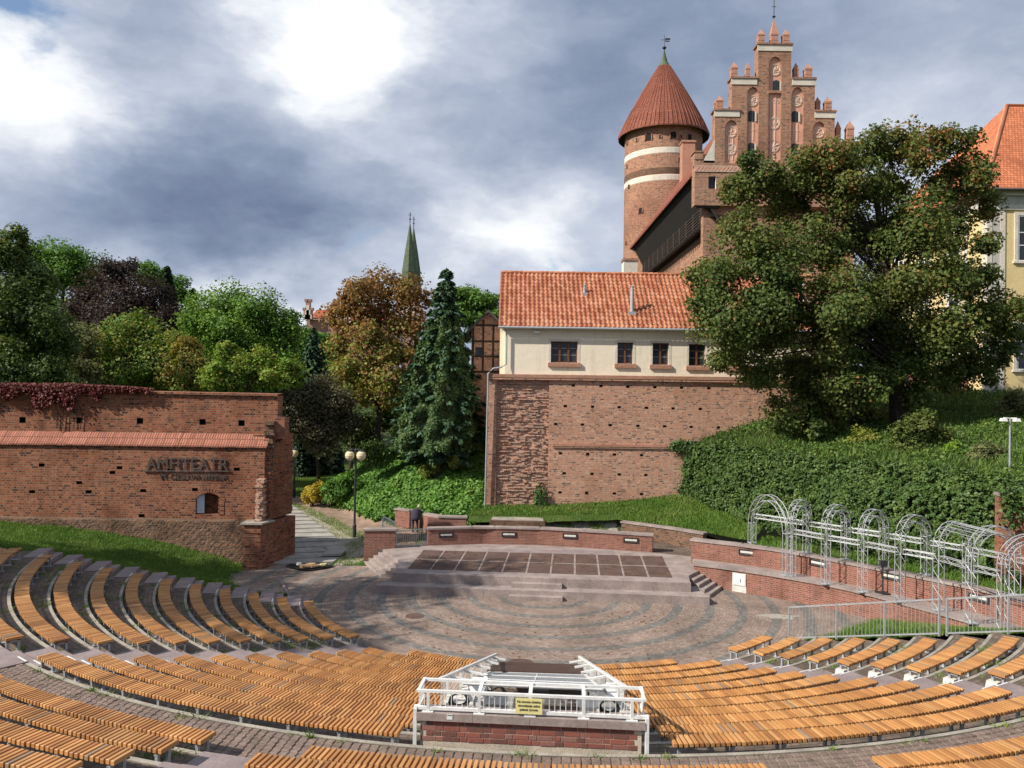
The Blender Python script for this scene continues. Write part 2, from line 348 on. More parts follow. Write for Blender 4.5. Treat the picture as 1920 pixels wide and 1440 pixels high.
def wood():
    m, t = new_mat('wood'); g = t.n('ShaderNodeNewGeometry'); oi = t.n('ShaderNodeObjectInfo')
    r = t.math('FRACT', t.math('ADD', g.outputs['Random Per Island'], oi.outputs['Random'])); p = g.outputs['Position']
    col = t.ramp(r, [(0, (.33, .15, .055)), (.25, (.46, .21, .07)), (.65, (.54, .26, .088)), (.93, (.61, .325, .125)), (.965, (.38, .21, .105)), (1, (.31, .22, .145))])
    st = t.mr(t.noise(p, .9, 6, .62), .3, .72, .68, 1.18); col = t.vmath('SCALE', col); t.t.links.new(st, col.node.inputs['Scale'])
    gr = t.noise(t.vmath('MULTIPLY', p, (30, 30, 6)), 1.6, 3); col = t.mix(.22, col, t.mix(gr, (.5, .5, .5), (1.3, 1.25, 1.2)), 'MULTIPLY')
    return finish(m, t, col, t.mr(gr, .3, .7, .42, .62), gr, .003, .6, 0, .42)
wood()
CEN = (1.81, 38.1); RINGC = (1.69, 37.76)
def polar_setts(name, size_r, size_t, cen, cols, joint, rings=False, moss=0.0):
    m, t = new_mat(name); p = pos(t); q = t.n('ShaderNodeSeparateXYZ', {0: t.vmath('SUBTRACT', p, (cen[0], cen[1], 0))})
    x, y = q.outputs[0], q.outputs[1]; r = t.math('SQRT', t.math('ADD', t.math('MULTIPLY', x, x), t.math('MULTIPLY', y, y)))
    th = t.math('ARCTAN2', x, y); row = t.math('FLOOR', t.math('DIVIDE', r, size_r)); rs = t.math('MULTIPLY', t.math('ADD', row, .5), size_r)
    wob = t.math('MULTIPLY', t.math('SUBTRACT', t.noise(p, 3, 3), .5), size_r*.35)
    u = t.math('MULTIPLY', th, rs); v = t.math('ADD', r, wob)
    br = t.n('ShaderNodeTexBrick', {'Vector': t.n('ShaderNodeCombineXYZ', {0: u, 1: v, 2: 0.0}).outputs[0], 'Color1': c4(0), 'Color2': c4(1), 'Mortar': c4(.5), 'Scale': 1.0, 'Mortar Size': size_r*.075, 'Mortar Smooth': .3, 'Bias': 0.0, 'Brick Width': size_t, 'Row Height': size_r}, offset=.5, squash=1.0)
    n = t.noise(p, 9, 3); tv = t.math('ADD', t.math('MULTIPLY', br.outputs[0], .75), t.math('MULTIPLY', n, .3))
    k = len(cols); col = t.ramp(tv, [(i/(k-1), c) for i, c in enumerate(cols)])
    if rings:
        q2 = t.vmath('SUBTRACT', p, (RINGC[0], RINGC[1], 0)); q2 = t.vmath('MULTIPLY', q2, (1, 1, 0)); rr = t.vmath('LENGTH', q2)
        rr = t.math('ADD', rr, t.math('MULTIPLY', t.math('SUBTRACT', t.noise(p, 2.5, 3), .5), .12))
        ph = t.math('ABSOLUTE', t.math('SUBTRACT', t.math('FRACT', t.math('ADD', t.math('DIVIDE', t.math('SUBTRACT', rr, 2.08), 1.434), .5)), .5))
        inb = t.math('MULTIPLY', t.math('LESS_THAN', ph, .155), t.math('GREATER_THAN', rr, 1.5))
        grey = t.ramp(tv, [(0, (.13, .122, .112)), (.6, (.19, .178, .163)), (1, (.27, .25, .23))])
        col = t.mix(inb, col, grey)
    col = t.mix(t.math('MULTIPLY', br.outputs[1], .75), col, joint)
    st = t.mr(t.noise(p, .45, 6, .6), .35, .7, .72, 1.15); col = t.vmath('SCALE', col); t.t.links.new(st, col.node.inputs['Scale'])
    if moss: col = t.mix(t.mr(t.noise(p, 1.7, 6, .65), .56, .7, 0, moss), col, (.07, .09, .025))
    h = t.math('ADD', t.math('MULTIPLY', br.outputs[1], -1.0), t.math('MULTIPLY', n, .5))
    return finish(m, t, col, .85, h, .012, 1.0, 0, .25)
polar_setts('orchestra_setts', .14, .2, RINGC, [(.225, .16, .13), (.29, .212, .172), (.365, .28, .232)], (.22, .185, .155), rings=True)
polar_setts('tier_setts', .15, .2, CEN, [(.105, .08, .065), (.17, .125, .1), (.23, .17, .14)], (.09, .085, .06), moss=.55)
plain('sett_stone', (.20, .145, .12), .85, var=.3, scale=3.5, bump=.012)
plain('sett_joint', (.085, .08, .055), .95, var=.4, scale=3)
def roof_tile(name, c0, c1, c2):
    m, t = new_mat(name); g = t.n('ShaderNodeNewGeometry'); oi = t.n('ShaderNodeObjectInfo'); p = g.outputs['Position']
    r = t.math('FRACT', t.math('ADD', g.outputs['Random Per Island'], oi.outputs['Random']))
    col = t.ramp(r, [(0, c0), (.5, c1), (1, c2)]); col = t.mix(t.mr(t.noise(p, .5, 6, .6), .45, .75, 0, .55), col, (.45, .36, .32), 'MULTIPLY')
    gr = t.noise(p, 14, 4); col = t.mix(.3, col, t.mix(gr, (.45, .45, .45), (1.25, 1.25, 1.25)), 'MULTIPLY')
    return finish(m, t, col, .8, gr, .01, .6, 0, .25)
roof_tile('tile', (.40, .135, .07), (.53, .205, .11), (.62, .29, .17))
roof_tile('tile_castle', (.26, .085, .055), (.34, .115, .07), (.42, .16, .1))
def tile_pattern(name, base, bw, bh):
    m, t = new_mat(name); uv = t.n('ShaderNodeUVMap').outputs[0]; p = pos(t)
    br = t.n('ShaderNodeTexBrick', {'Vector': uv, 'Color1': c4(0), 'Color2': c4(1), 'Mortar': c4(0), 'Scale': 1.0, 'Mortar Size': .025, 'Mortar Smooth': .6, 'Bias': 0.0, 'Brick Width': bw, 'Row Height': bh}, offset=.5, squash=1.0)
    col = t.ramp(br.outputs[0], [(0, tuple(c*.8 for c in base)), (1, tuple(c*1.2 for c in base))]); col = t.mix(t.math('MULTIPLY', br.outputs[1], .6), col, tuple(c*.35 for c in base))
    col = t.mix(t.mr(t.noise(p, .3, 6, .6), .45, .7, 0, .5), col, (.5, .42, .4), 'MULTIPLY')
    return finish(m, t, col, .8, t.math('MULTIPLY', br.outputs[1], -1.0), .04, 1.0, 0, .2)
tile_pattern('tile_cone', (.31, .11, .072), .2, .32)
tile_pattern('tile_far', (.46, .13, .075), .3, .4)
tile_pattern('tile_yellowhouse', (.60, .2, .095), .24, .3)
tile_pattern('tile_ledge', (.42, .175, .12), .14, .5)
def leaf(name, cols, trans=.32, nscale=.35, rough=.6):
    m, t = new_mat(name); g = t.n('ShaderNodeNewGeometry'); p = g.outputs['Position']
    f = t.math('ADD', t.math('MULTIPLY', g.outputs['Random Per Island'], .45), t.math('MULTIPLY', t.mr(t.noise(p, nscale, 4), .3, .7, 0, 1), .55))
    k = len(cols); col = t.ramp(f, [(.08+.84*i/(k-1), tuple(v*1.8 for v in c)) for i, c in enumerate(cols)])
    b = t.n('ShaderNodeBsdfPrincipled', {'Base Color': col, 'Roughness': rough, 'Specular IOR Level': .25})
    tr = t.n('ShaderNodeBsdfTranslucent', {'Color': t.mix(.5, col, (1.4, 1.3, .5), 'MULTIPLY')})
    mx = t.n('ShaderNodeMixShader', {0: trans, 1: b.outputs[0], 2: tr.outputs[0]}); o = t.n('ShaderNodeOutputMaterial'); t.t.links.new(mx.outputs[0], o.inputs[0]); return m
leaf('leaf_maple', [(.028, .047, .013), (.043, .066, .017), (.06, .084, .02), (.08, .095, .023), (.105, .10, .027)])
leaf('leaf_maple_autumn', [(.05, .08, .02), (.10, .10, .025), (.17, .085, .03), (.22, .09, .04)])
leaf('leaf_dark', [(.022, .042, .013), (.034, .06, .015), (.048, .078, .018), (.07, .078, .022)])
leaf('leaf_green', [(.035, .075, .015), (.055, .12, .02), (.075, .145, .025), (.095, .16, .03)])
leaf('leaf_bright', [(.05, .10, .015), (.085, .15, .02), (.11, .18, .022), (.16, .2, .03)])
leaf('leaf_yellowgreen', [(.06, .09, .02), (.10, .13, .025), (.15, .16, .03), (.2, .15, .035)])
leaf('leaf_gold', [(.16, .15, .02), (.24, .19, .02), (.3, .21, .03)])
leaf('leaf_copper', [(0.014, 0.009, 0.009), (0.024, 0.016, 0.016), (0.036, 0.023, 0.020), (0.034, 0.028, 0.018)])
leaf('leaf_chestnut', [(.075, .08, .02), (.115, .088, .026), (.155, .088, .03), (.175, .085, .032), (.14, .075, .028)])
leaf('leaf_olive', [(.07, .085, .035), (.11, .12, .05), (.15, .14, .06)])
leaf('leaf_greybrown', [(.04, .042, .024), (.065, .06, .036), (.085, .072, .044), (.06, .08, .03)])
leaf('needle', [(.024, .05, .026), (.036, .07, .036), (.05, .088, .048), (.066, .102, .058)], trans=.08)
leaf('needle_dark', [(.01, .022, .012), (.018, .036, .018), (.025, .045, .022)], trans=.08)
leaf('leaf_ivy', [(.018, .038, .011), (.032, .06, .015), (.052, .088, .021), (.08, .112, .03)], trans=.12, nscale=1.1, rough=.5)
leaf('leaf_ivy_wild', [(0.037, 0.088, 0.016), (0.056, 0.125, 0.021), (0.077, 0.156, 0.026), (0.106, 0.169, 0.037)], trans=.2, nscale=.5)
leaf('leaf_ivy_spruce', [(.022, .045, .016), (.036, .065, .02), (.052, .085, .027), (.07, .10, .035)], trans=.15, nscale=.7)
leaf('leaf_creeper', [(0.042, 0.010, 0.010), (0.075, 0.017, 0.017), (0.108, 0.023, 0.020), (0.058, 0.025, 0.015)], trans=.15, nscale=.8)
leaf('grass_blade', [(.042, .085, .013), (.06, .115, .017), (.082, .135, .023), (.12, .13, .045)], trans=.25, nscale=.4)
leaf('leaf_hill', [(.025, .05, .013), (.042, .08, .016), (.068, .11, .021), (.10, .13, .03)], trans=.2, nscale=.6)
leaf('weed', [(.06, .11, .02), (.1, .14, .03), (.15, .16, .05)], trans=.2, nscale=1)
def ground(name, cols, scale, bump=.03):
    m, t = new_mat(name); p = pos(t); n = t.math('ADD', t.math('MULTIPLY', t.noise(p, scale, 6, .6), .7), t.math('MULTIPLY', t.noise(p, scale*11, 4), .3))
    return finish(m, t, t.ramp(n, [(.3+.4*i/(len(cols)-1), c) for i, c in enumerate(cols)]), .95, t.noise(p, scale*14, 5), bump, 1.0, 0, .1)
ground('lawn', [(.035, .065, .014), (.05, .09, .018), (.085, .11, .035)], .5)
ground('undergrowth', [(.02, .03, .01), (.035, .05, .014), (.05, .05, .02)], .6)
ground('verge', [(.28, .26, .2), (.36, .33, .27), (.19, .18, .1), (.42, .39, .32)], .9)
ground('terrain', [(.04, .06, .02), (.06, .08, .025), (.08, .09, .035)], .05)
ground('slabs_path', [(.26, .24, .21), (.33, .31, .28)], .8, .008)
# ------------------------------------------------------------------ plant helpers
def unit(a): return a/np.maximum(np.linalg.norm(a, axis=1, keepdims=True), 1e-9)
def leaf_mesh(name, P, N, size, mat, aspect=1.0, T=None):
    n = len(P); P = np.asarray(P, np.float32); N = unit(np.asarray(N, np.float32)); a = RNG.normal(size=(n, 3)).astype(np.float32) if T is None else np.asarray(T, np.float32)
    t = unit(a-N*np.sum(a*N, 1, keepdims=True)); b = np.cross(N, t); s = (np.asarray(size)*np.ones(n)).astype(np.float32)[:, None]
    fold = N*s*.18
    V = np.stack([P-t*s*.5*aspect, P-b*s*.42+fold, P+t*s*.5*aspect, P+b*s*.42+fold], 1).reshape(-1, 3)
    F = np.arange(4*n, dtype=np.int32).reshape(n, 4)
    return np_mesh(name, V, F, mat)
def crown_points(clumps, n, subs=13, spread=.24, flat=.8):
    """clumps: (x, y, z, r); leaves gather round twig clusters on each clump's outer half"""
    W = np.array([c[3]**2 for c in clumps]); W = W/W.sum(); P, N = [], []
    for c, w in zip(clumps, W):
        k = int(n*w)+1; ctr = np.array(c[:3]); r = c[3]
        d = unit(RNG.normal(size=(subs, 3))); rad = r*(.35+.62*RNG.random(subs)**.6); sub = d*rad[:, None]; sub[:, 2] *= .9
        i = RNG.integers(0, subs, k); sz = (.6+.8*RNG.random(subs))[i]
        g = RNG.normal(size=(k, 3)); g = g*np.minimum(1, 2.1/np.maximum(np.linalg.norm(g, axis=1, keepdims=True), 1e-6)); g[:, 2] *= flat
        q = sub[i]+g*(r*spread*sz)[:, None]
        P.append(ctr+q); N.append(unit(q/r)*.7+np.array([0, 0, .55])+RNG.normal(size=(k, 3))*.55)
    return np.concatenate(P), np.concatenate(N)
def branch_tubes(mb, base, top, clumps, r0, n=8, wob=.25):
    base, top = Vector(base), Vector(top); L = (top-base).length; pts = []
    for k in range(6):
        t = k/5; p = base.lerp(top, t); pts.append(p+Vector((random.uniform(-1, 1), random.uniform(-1, 1), 0))*wob*(0 if k == 0 else L*.05))
    mb.tube(pts, [r0*(1.25 if k == 0 else 1-.7*k/5) for k in range(6)], n)
    for c in clumps:
        q = Vector(c[:3]); t = min(.95, max(.25, (q.z-base.z)/max(L, .1)*.62)); s = pts[min(4, int(t*5))].lerp(pts[min(5, int(t*5)+1)], t*5-int(t*5))
        m = s.lerp(q, .5)+Vector((random.uniform(-.1, .1), random.uniform(-.1, .1), .12))*(q-s).length
        rr = r0*.27*(1-.5*t); mb.tube([s, s.lerp(m, .5)+Vector((0, 0, .05*(q-s).length)), m, q], [rr, rr*.75, rr*.5, rr*.15], 5)
    return mb
def tree(name, label, dep, px, mat, n, size, trunk=None, zbase=None, group=None, thick=.5, bark='bark', autumn=None, r0=None, subs=15, spread=.30):
    """px: crown clumps (pixel x, pixel y, pixel radius) measured at depth dep, spread in real depth"""
    cl = []
    for x, y, r in px:
        rw = r*dep/FPX; dd = dep+random.uniform(-1, 1)*rw*thick*1.5; p = D(x, y, dd); cl.append((p.x, p.y, p.z, rw))
    bx = trunk[0] if trunk else px[0][0]
    if zbase is None: zbase = D(bx, trunk[1], dep).z if trunk else 2.0
    b = D(bx, 720, dep); top = max(cl, key=lambda c: c[2]); mid = np.mean([c[:3] for c in cl], axis=0)
    tp = Vector((mid[0]*.6+b.x*.4, dep, mid[2]*.4+top[2]*.6))
    root = empty(name, (b.x, dep, zbase), label, 'tree', group)
    branch_tubes(MB(), (b.x, dep, zbase-.2), tp, cl, r0 or max(.15, (tp.z-zbase)*.022)).build('trunk', MT[bark], root, smooth=True)
    P, N = crown_points(cl, int(n*1.45), subs, spread); sz = size*.83*(.6+.8*RNG.random(len(P)))
    if autumn:
        amat, fn = autumn; m = RNG.random(len(P)) < fn(P)
        link('autumn_foliage', leaf_mesh('autumn_foliage', P[m], N[m], sz[m], MT[amat]), root); P, N, sz = P[~m], N[~m], sz[~m]
    link('crown', leaf_mesh('crown', P, N, sz, MT[mat]), root)
    return root
def bush(name, label, dep, px, mat, n, size, zbase, group=None, cat='bush', bark='bark'):
    cl = []
    for x, y, r in px:
        rw = r*dep/FPX; p = D(x, y, dep+random.uniform(-.5, .5)*rw); cl.append((p.x, p.y, p.z, rw))
    b = D(px[0][0], 720, dep); root = empty(name, (b.x, dep, zbase), label, cat, group)
    mb = MB()
    for c in cl:
        for k in range(3): mb.tube([(b.x+random.uniform(-.2, .2), dep+random.uniform(-.2, .2), zbase-.1), (c[0]+random.uniform(-.3, .3)*c[3], c[1], c[2])], [.04, .012], 5)
    mb.build('stems', MT[bark], root)
    P, N = crown_points(cl, n, 16, .26); link('foliage', leaf_mesh('foliage', P, N, size*(.6+.8*RNG.random(len(P))), MT[mat]), root); return root
def conifer(name, label, tip, basepx, dep, halfw, mat, n, size, zbase, group=None, droop=.35, profile=None):
    t = D(*tip, dep); b = D(*basepx, dep); H = t.z-b.z; root = empty(name, (b.x, dep, zbase), label, 'tree', group)
    MB().tube([(b.x, dep, zbase-.2), (b.x, dep, b.z), (t.x, dep, t.z)], [H*.022, H*.02, .02], 8).build('trunk', MT['bark'], root, smooth=True)
    P, N, T = [], [], []; layers = 36; hw = halfw*dep/FPX; br = MB()
    for L in range(layers):
        f = (L+.3)/layers; rad = hw*(profile(f) if profile else f**.85)+.12; z0 = t.z-H*f+random.uniform(-.012, .012)*H; nb = int(7+10*f); off = random.random()*6
        for k in range(nb):
            a = off+2*math.pi*k/nb+random.uniform(-.2, .2); rr = rad*random.uniform(.7, 1.15); z0 += random.uniform(-.006, .006)*H; m = int(n/layers/nb*(.35+1.3*f))+2
            s = RNG.random(m)**.7; d = np.array([math.cos(a), math.sin(a)]); tv = np.array([-math.sin(a), math.cos(a)])
            zz = z0-droop*rr*(s**1.3)*.8+.18*rr*np.maximum(0, s-.75)*2
            w = RNG.normal(size=m)*.16*rr*(1.15-s)
            P.append(np.stack([t.x+(b.x-t.x)*f+d[0]*rr*s+tv[0]*w, dep+d[1]*rr*s+tv[1]*w, zz+RNG.normal(size=m)*.05-np.abs(w)*.25], 1))
            N.append(np.stack([d[0]*.35+RNG.normal(size=m)*.35, d[1]*.35+RNG.normal(size=m)*.35, np.ones(m)*.9], 1))
            T.append(np.stack([np.full(m, d[0]), np.full(m, d[1]), np.full(m, -droop)], 1)+RNG.normal(size=(m, 3))*.35)
            if L % 2 == 0: br.tube([(t.x+(b.x-t.x)*f, dep, z0), (t.x+(b.x-t.x)*f+d[0]*rr*.8, dep+d[1]*rr*.8, z0-droop*rr*.5)], [.04*(f+.2), .01], 4)
    br.build('branches', MT['bark'], root)
    P, N, T = map(np.concatenate, (P, N, T)); link('crown', leaf_mesh('crown', P, N, size*(.6+.8*RNG.random(len(P))), MT[mat], 1.9, T), root); return root
def tri_sample(V, F, n, mask=None):
    V = np.asarray(V, float); T = np.concatenate([np.asarray(F)[:, [0, 1, 2]], np.asarray(F)[:, [0, 2, 3]]]); a, b, c = V[T[:, 0]], V[T[:, 1]], V[T[:, 2]]
    nr = np.cross(b-a, c-a); ar = np.linalg.norm(nr, axis=1); i = RNG.choice(len(T), n, p=ar/ar.sum()); u, v = RNG.random(n), RNG.random(n); s = u+v > 1; u[s], v[s] = 1-u[s], 1-v[s]
    return a[i]+(b-a)[i]*u[:, None]+(c-a)[i]*v[:, None], unit(nr[i])
def grass_mesh(name, P, h, mat, lean=.5, w=.02):
    n = len(P); P = np.asarray(P, np.float32); a = RNG.random(n)*6.283; hh = (h*(.4+.9*RNG.random(n))).astype(np.float32)
    d = np.stack([np.cos(a), np.sin(a), np.zeros(n)], 1); l = RNG.normal(size=(n, 3))*lean*.5; l[:, 2] = 1; ww = w*(.6+.8*RNG.random(n))[:, None]
    V = np.stack([P-d*ww, P+d*ww, P+l*hh[:, None]], 1).reshape(-1, 3); return np_mesh(name, V, np.arange(3*n, dtype=np.int32).reshape(n, 3), mat)
def grid_mesh(name, xs, ys, fz, mat, mats=None, matfn=None, smooth=True):
    X, Y = np.meshgrid(xs, ys); Zv = fz(X, Y); V = np.stack([X.ravel(), Y.ravel(), Zv.ravel()], 1); nx, ny = len(xs), len(ys)
    i = np.arange(nx*ny).reshape(ny, nx); F = np.stack([i[:-1, :-1], i[:-1, 1:], i[1:, 1:], i[1:, :-1]], -1).reshape(-1, 4)
    me = np_mesh(name, V, F, mat, smooth)
    if mats:
        for m in mats: me.materials.append(m)
        c = V[F].mean(1); me.polygons.foreach_set('material_index', matfn(c).astype(np.int32))
    return me, V, F
def loft(A, B, nu, nv, bulge=0.0, jit=0.0, curve=None):
    """surface between two 3D polylines (same count), resampled"""
    def res(L, n):
        L = np.array([tuple(p) for p in L], float); d = np.r_[0, np.cumsum(np.linalg.norm(np.diff(L, axis=0), axis=1))]; s = np.linspace(0, d[-1], n); return np.stack([np.interp(s, d, L[:, k]) for k in range(3)], 1)
    a, b = res(A, nu), res(B, nu); t = np.linspace(0, 1, nv)[:, None, None]; V = a[None]*(1-t)+b[None]*t
    if curve is not None: V[..., 2] += curve(t[..., 0])*np.ones((nv, nu))
    V += RNG.normal(size=V.shape)*jit; i = np.arange(nu*nv).reshape(nv, nu)
    F = np.stack([i[:-1, :-1], i[:-1, 1:], i[1:, 1:], i[1:, :-1]], -1).reshape(-1, 4); return V.reshape(-1, 3), F
def sm(v, a, b): t = np.clip((v-a)/(b-a), 0, 1); return t*t*(3-2*t)
def struct(o): o['kind'] = 'structure'; return o

# ------------------------------------------------------------------ ground
def far_ground(X, Y):
    z = -.6+sm(Y, 50, 120)*1.6+sm(-X, 8, 70)*sm(Y, 46, 115)*13+sm(np.hypot(X, Y), 250, 900)*14
    return z
xs = np.concatenate([-np.geomspace(1500, 60, 24), np.linspace(-55, 90, 40), np.geomspace(95, 1500, 22)]); ys = np.concatenate([-np.geomspace(1500, 40, 12), np.linspace(-30, 150, 46), np.geomspace(160, 2500, 24)])
struct(link('ground', grid_mesh('ground', xs, ys, far_ground, MT['terrain'])[0]))

def pc(r, a, z): return Vector((CEN[0]+r*math.sin(R(a)), CEN[1]-r*math.cos(R(a)), z))
def zs(j): return .4637+.2748*j+.0059*j*(j-10) if j <= 10 else 3.5+.3*(j-11)
def Ro(j): return 11.5+1.1645*j if j <= 10 else (25.0+1.06*(j-11))
def fl(j): return zs(j)-.45 if j > 0 else .0
AISLES = {'ruin': -76.8, 'dark': -38.2, 'fence': 30.4}
def aoff(cen, r, half): return math.degrees(math.asin(half/r))
# orchestra floor
mb = MB(); P2 = [(-16, 34), (-16.5, 43.6), (-13, 43.6), (-8.6, 45.2), (-8.2, 44.0), (9, 39.5), (13, 39), (22, 30), (24, 25), (14, 14), (-12, 14), (-18, 30)]
mb.prism(P2, -.5, .0); struct(mb.build('orchestra_floor', MT['orchestra_setts']))
# seating terraces
tiers = empty('seating_terrace', pc(17, -4, 0), kind='structure')
for j in range(1, 20):
    r0 = Ro(j-1)+.12; r1 = Ro(j)+.12 if j < 19 else Ro(j)+3
    a0, a1 = (-78.5, 53.2) if j <= 10 else (-66, 40)
    MB().arc(r0, r1, a0, a1, -.5, fl(j), 0, 0, 2.0).build('tier', MT['tier_setts'] if j != 11 else MT['sett_joint'], tiers)
    MB().arc(r0-.02, r0+.085, a0+1.2, a1-1.2, fl(j)-.2, fl(j)+.012, 0, 0, 1.5).build('kerb', MT['concrete'], tiers)
# worn concrete ring at the edge of the orchestra, patch of bare mortar, manhole covers
mb = MB(); c = Zp(1462, 1156, 0.004); mb.prism([(c.x+.8*math.cos(t)*(1+.3*math.sin(3*t)+.15*math.sin(7*t)), c.y+.4*math.sin(t)*(1+.25*math.cos(2*t+1)+.15*math.sin(5*t))) for t in [k*math.pi/12 for k in range(24)]], -.02, .006)
tag(mb.build('mortar_patch', MT['gravel']), 'pale bare mortar patch in the paving by the steel fence', 'patch')
for (px, py, rr, lb) in ((778, 1155, .42, 'rusty round manhole cover in the shaded paving before the stage'), (976, 1244, .5, 'round iron cover in the paving just beyond the booth roof')):
    c = Zp(px, py, 0); mb = MB(); mb.lathe([(rr, -.02), (rr, .008), (rr*.86, .008), (rr*.84, .003), (rr*.4, .003), (rr*.38, .008), (0, .008)], (c.x, c.y), 24); tag(mb.build('manhole_cover', MT['slab_dark']), lb, 'manhole cover')
# walkway setts, each its own stone
swv = []
for k, r in enumerate(np.arange(Ro(10)+.33, Ro(11)-.02, .165)):
    da = math.degrees(.185/r); a = -36+(k % 2)*da/2
    while a < 33: swv.append((r, a, da)); a += da
me_s = MB().box(-.082, .082, -.073, .073, -.03, .0, 0).box(-.084, .084, -.075, .075, -.04, -.004).mesh('sett', MT['sett_stone'])
mbs = MB(); mbs.box(-.085, .085, -.074, .074, -.05, -.008, 0); T = .008
mbs = MB(); P8 = [(-.085, -.074), (.085, -.074), (.085, .074), (-.085, .074)]; P8i = [(x*.84, y*.82) for x, y in P8]
def sett_faces(mb, M, tw):
    lo = [tuple(M @ Vector((x, y, -.05))) for x, y in P8]; mi_ = [tuple(M @ Vector((x, y, -.012+tw*x))) for x, y in P8]; hi = [tuple(M @ Vector((x, y, .004+tw*x))) for x, y in P8i]
    mb.poly(hi)
    for i in range(4): j = (i+1) % 4; mb.poly([mi_[i], mi_[j], hi[j], hi[i]]); mb.poly([lo[i], lo[j], mi_[j], mi_[i]])
sett_faces(mbs, Matrix(), 0); me_s = mbs.mesh('sett', MT['sett_stone'])
def sett_M(r, a): p = pc(r, a, fl(11)+.012+random.uniform(-.006, .008)); return Matrix.Translation(p) @ Matrix.Rotation(R(a+random.uniform(-3, 3)), 4, 'Z') @ Matrix.Rotation(random.uniform(-.03, .03), 4, 'X')
# the most visible 300 stand as stones of their own
def vis_key(s):
    r, a, da = s; p = pc(r, a, 0); inview = -35 < a < -11 or 12 < a < 24; return (not (-33 < a < -13.5 and r < 24.4), p.length)
order = sorted(swv, key=vis_key); walk = empty('walkway', pc(24, -14, fl(11)), kind='structure'); rest = MB()
for i, s in enumerate(order):
    if i < 300: link('sett', me_s, walk, sett_M(s[0], s[1]))
    else: sett_faces(rest, sett_M(s[0], s[1]), random.uniform(-.03, .03))
o = rest.build('setts', MT['sett_stone'], walk); o['kind'] = 'stuff'
# aisle stairs of sandstone blocks
def stairs(name, a, half, j0, j1, label, strips=False):
    root = empty(name, pc(Ro(j0), a, fl(j0)), label, 'stairs')
    ax = Vector((math.sin(R(a)), -math.cos(R(a)), 0)); tx = Vector((math.cos(R(a)), math.sin(R(a)), 0))
    def blk(nm, ra, rb, z0, z1, hw=half):
        M = Matrix((tx, ax, Vector((0, 0, 1)))).transposed().to_4x4(); M.translation = Vector((CEN[0], CEN[1], 0))
        o = MB().box(-hw, hw, ra, rb, z0, z1, 0, M).build(nm, MT['sandstone_step'], root); md = o.modifiers.new('edge', 'BEVEL'); md.width = .012; md.segments = 1
    for j in range(j0, j1):
        zl, zh = fl(j), fl(j+1); rr = Ro(j)+.11
        blk('step', rr-.36, rr-.003, zl-.1, (zl+zh)/2+.003); blk('landing', rr, rr+.62, zh-.2, zh+.02+.002*j)
        if strips and j % 1 == 0:
            M = Matrix((tx, ax, Vector((0, 0, 1)))).transposed().to_4x4(); M.translation = Vector((CEN[0], CEN[1], 0))
            MB().box(half*.35, half*.95, rr+.01, rr+.05, zh+.015, zh+.027+.002*j, 0, M).build('edge_strip', MT['white_paint'], root)
            MB().box(half*.35, half*.95, rr-.35, rr-.31, (zl+zh)/2, (zl+zh)/2+.009, 0, M).build('edge_strip', MT['white_paint'], root)
    return root
stairs('aisle_stairs', AISLES['ruin'], .95, 0, 10, 'sandstone aisle stairs along the shaded grass bank below the ruined wall', True)
stairs('aisle_stairs', AISLES['dark'], .85, 0, 16, 'sandstone aisle stairs between the two curved bench blocks facing away from the fence', True)
stairs('aisle_stairs', AISLES['fence'], .85, 0, 10, 'sandstone aisle stairs beside the short benches at the steel fence', True)
stairs('aisle_stairs', -14.9, .85, 11, 16, 'sandstone steps with pale edge strips at the bottom edge, between near benches', True)
stairs('aisle_stairs', 8.6, .85, 11, 14, 'sandstone steps at the bottom edge before the booth, nearer the fence', True)

# ------------------------------------------------------------------ benches
SLAT_L, SLAT_W, SLAT_T, PITCHS = .43, .068, .075, .104
slat_me = []
def slat_shape(mb, M):
    b = .006; x, y, z = SLAT_W/2, SLAT_L/2, SLAT_T
    lo = [(-x, -y, -z), (x, -y, -z), (x, y, -z), (-x, y, -z)]; mid = [(-x, -y, -b), (x, -y, -b), (x, y, -b), (-x, y, -b)]; hi = [(-x+b, -y+b, 0), (x-b, -y+b, 0), (x-b, y-b, 0), (-x+b, y-b, 0)]
    L, Mi, Hi = ([tuple(M @ Vector(p)) for p in q] for q in (lo, mid, hi)); i0 = len(mb.v); mb.v += L+Mi+Hi
    fs = [(3, 2, 1, 0), (8, 9, 10, 11)]+[(a, (a+1) % 4, (a+1) % 4+4, a+4) for a in range(4)]+[(a+4, (a+1) % 4+4, (a+1) % 4+8, a+8) for a in range(4)]
    for f in fs: mb.f.append(tuple(k+i0 for k in f)); mb.m.append(0); mb.uv.append(None)
_m = MB(); slat_shape(_m, Matrix()); SLAT = _m.mesh('slat', MT['wood'], uv=False)
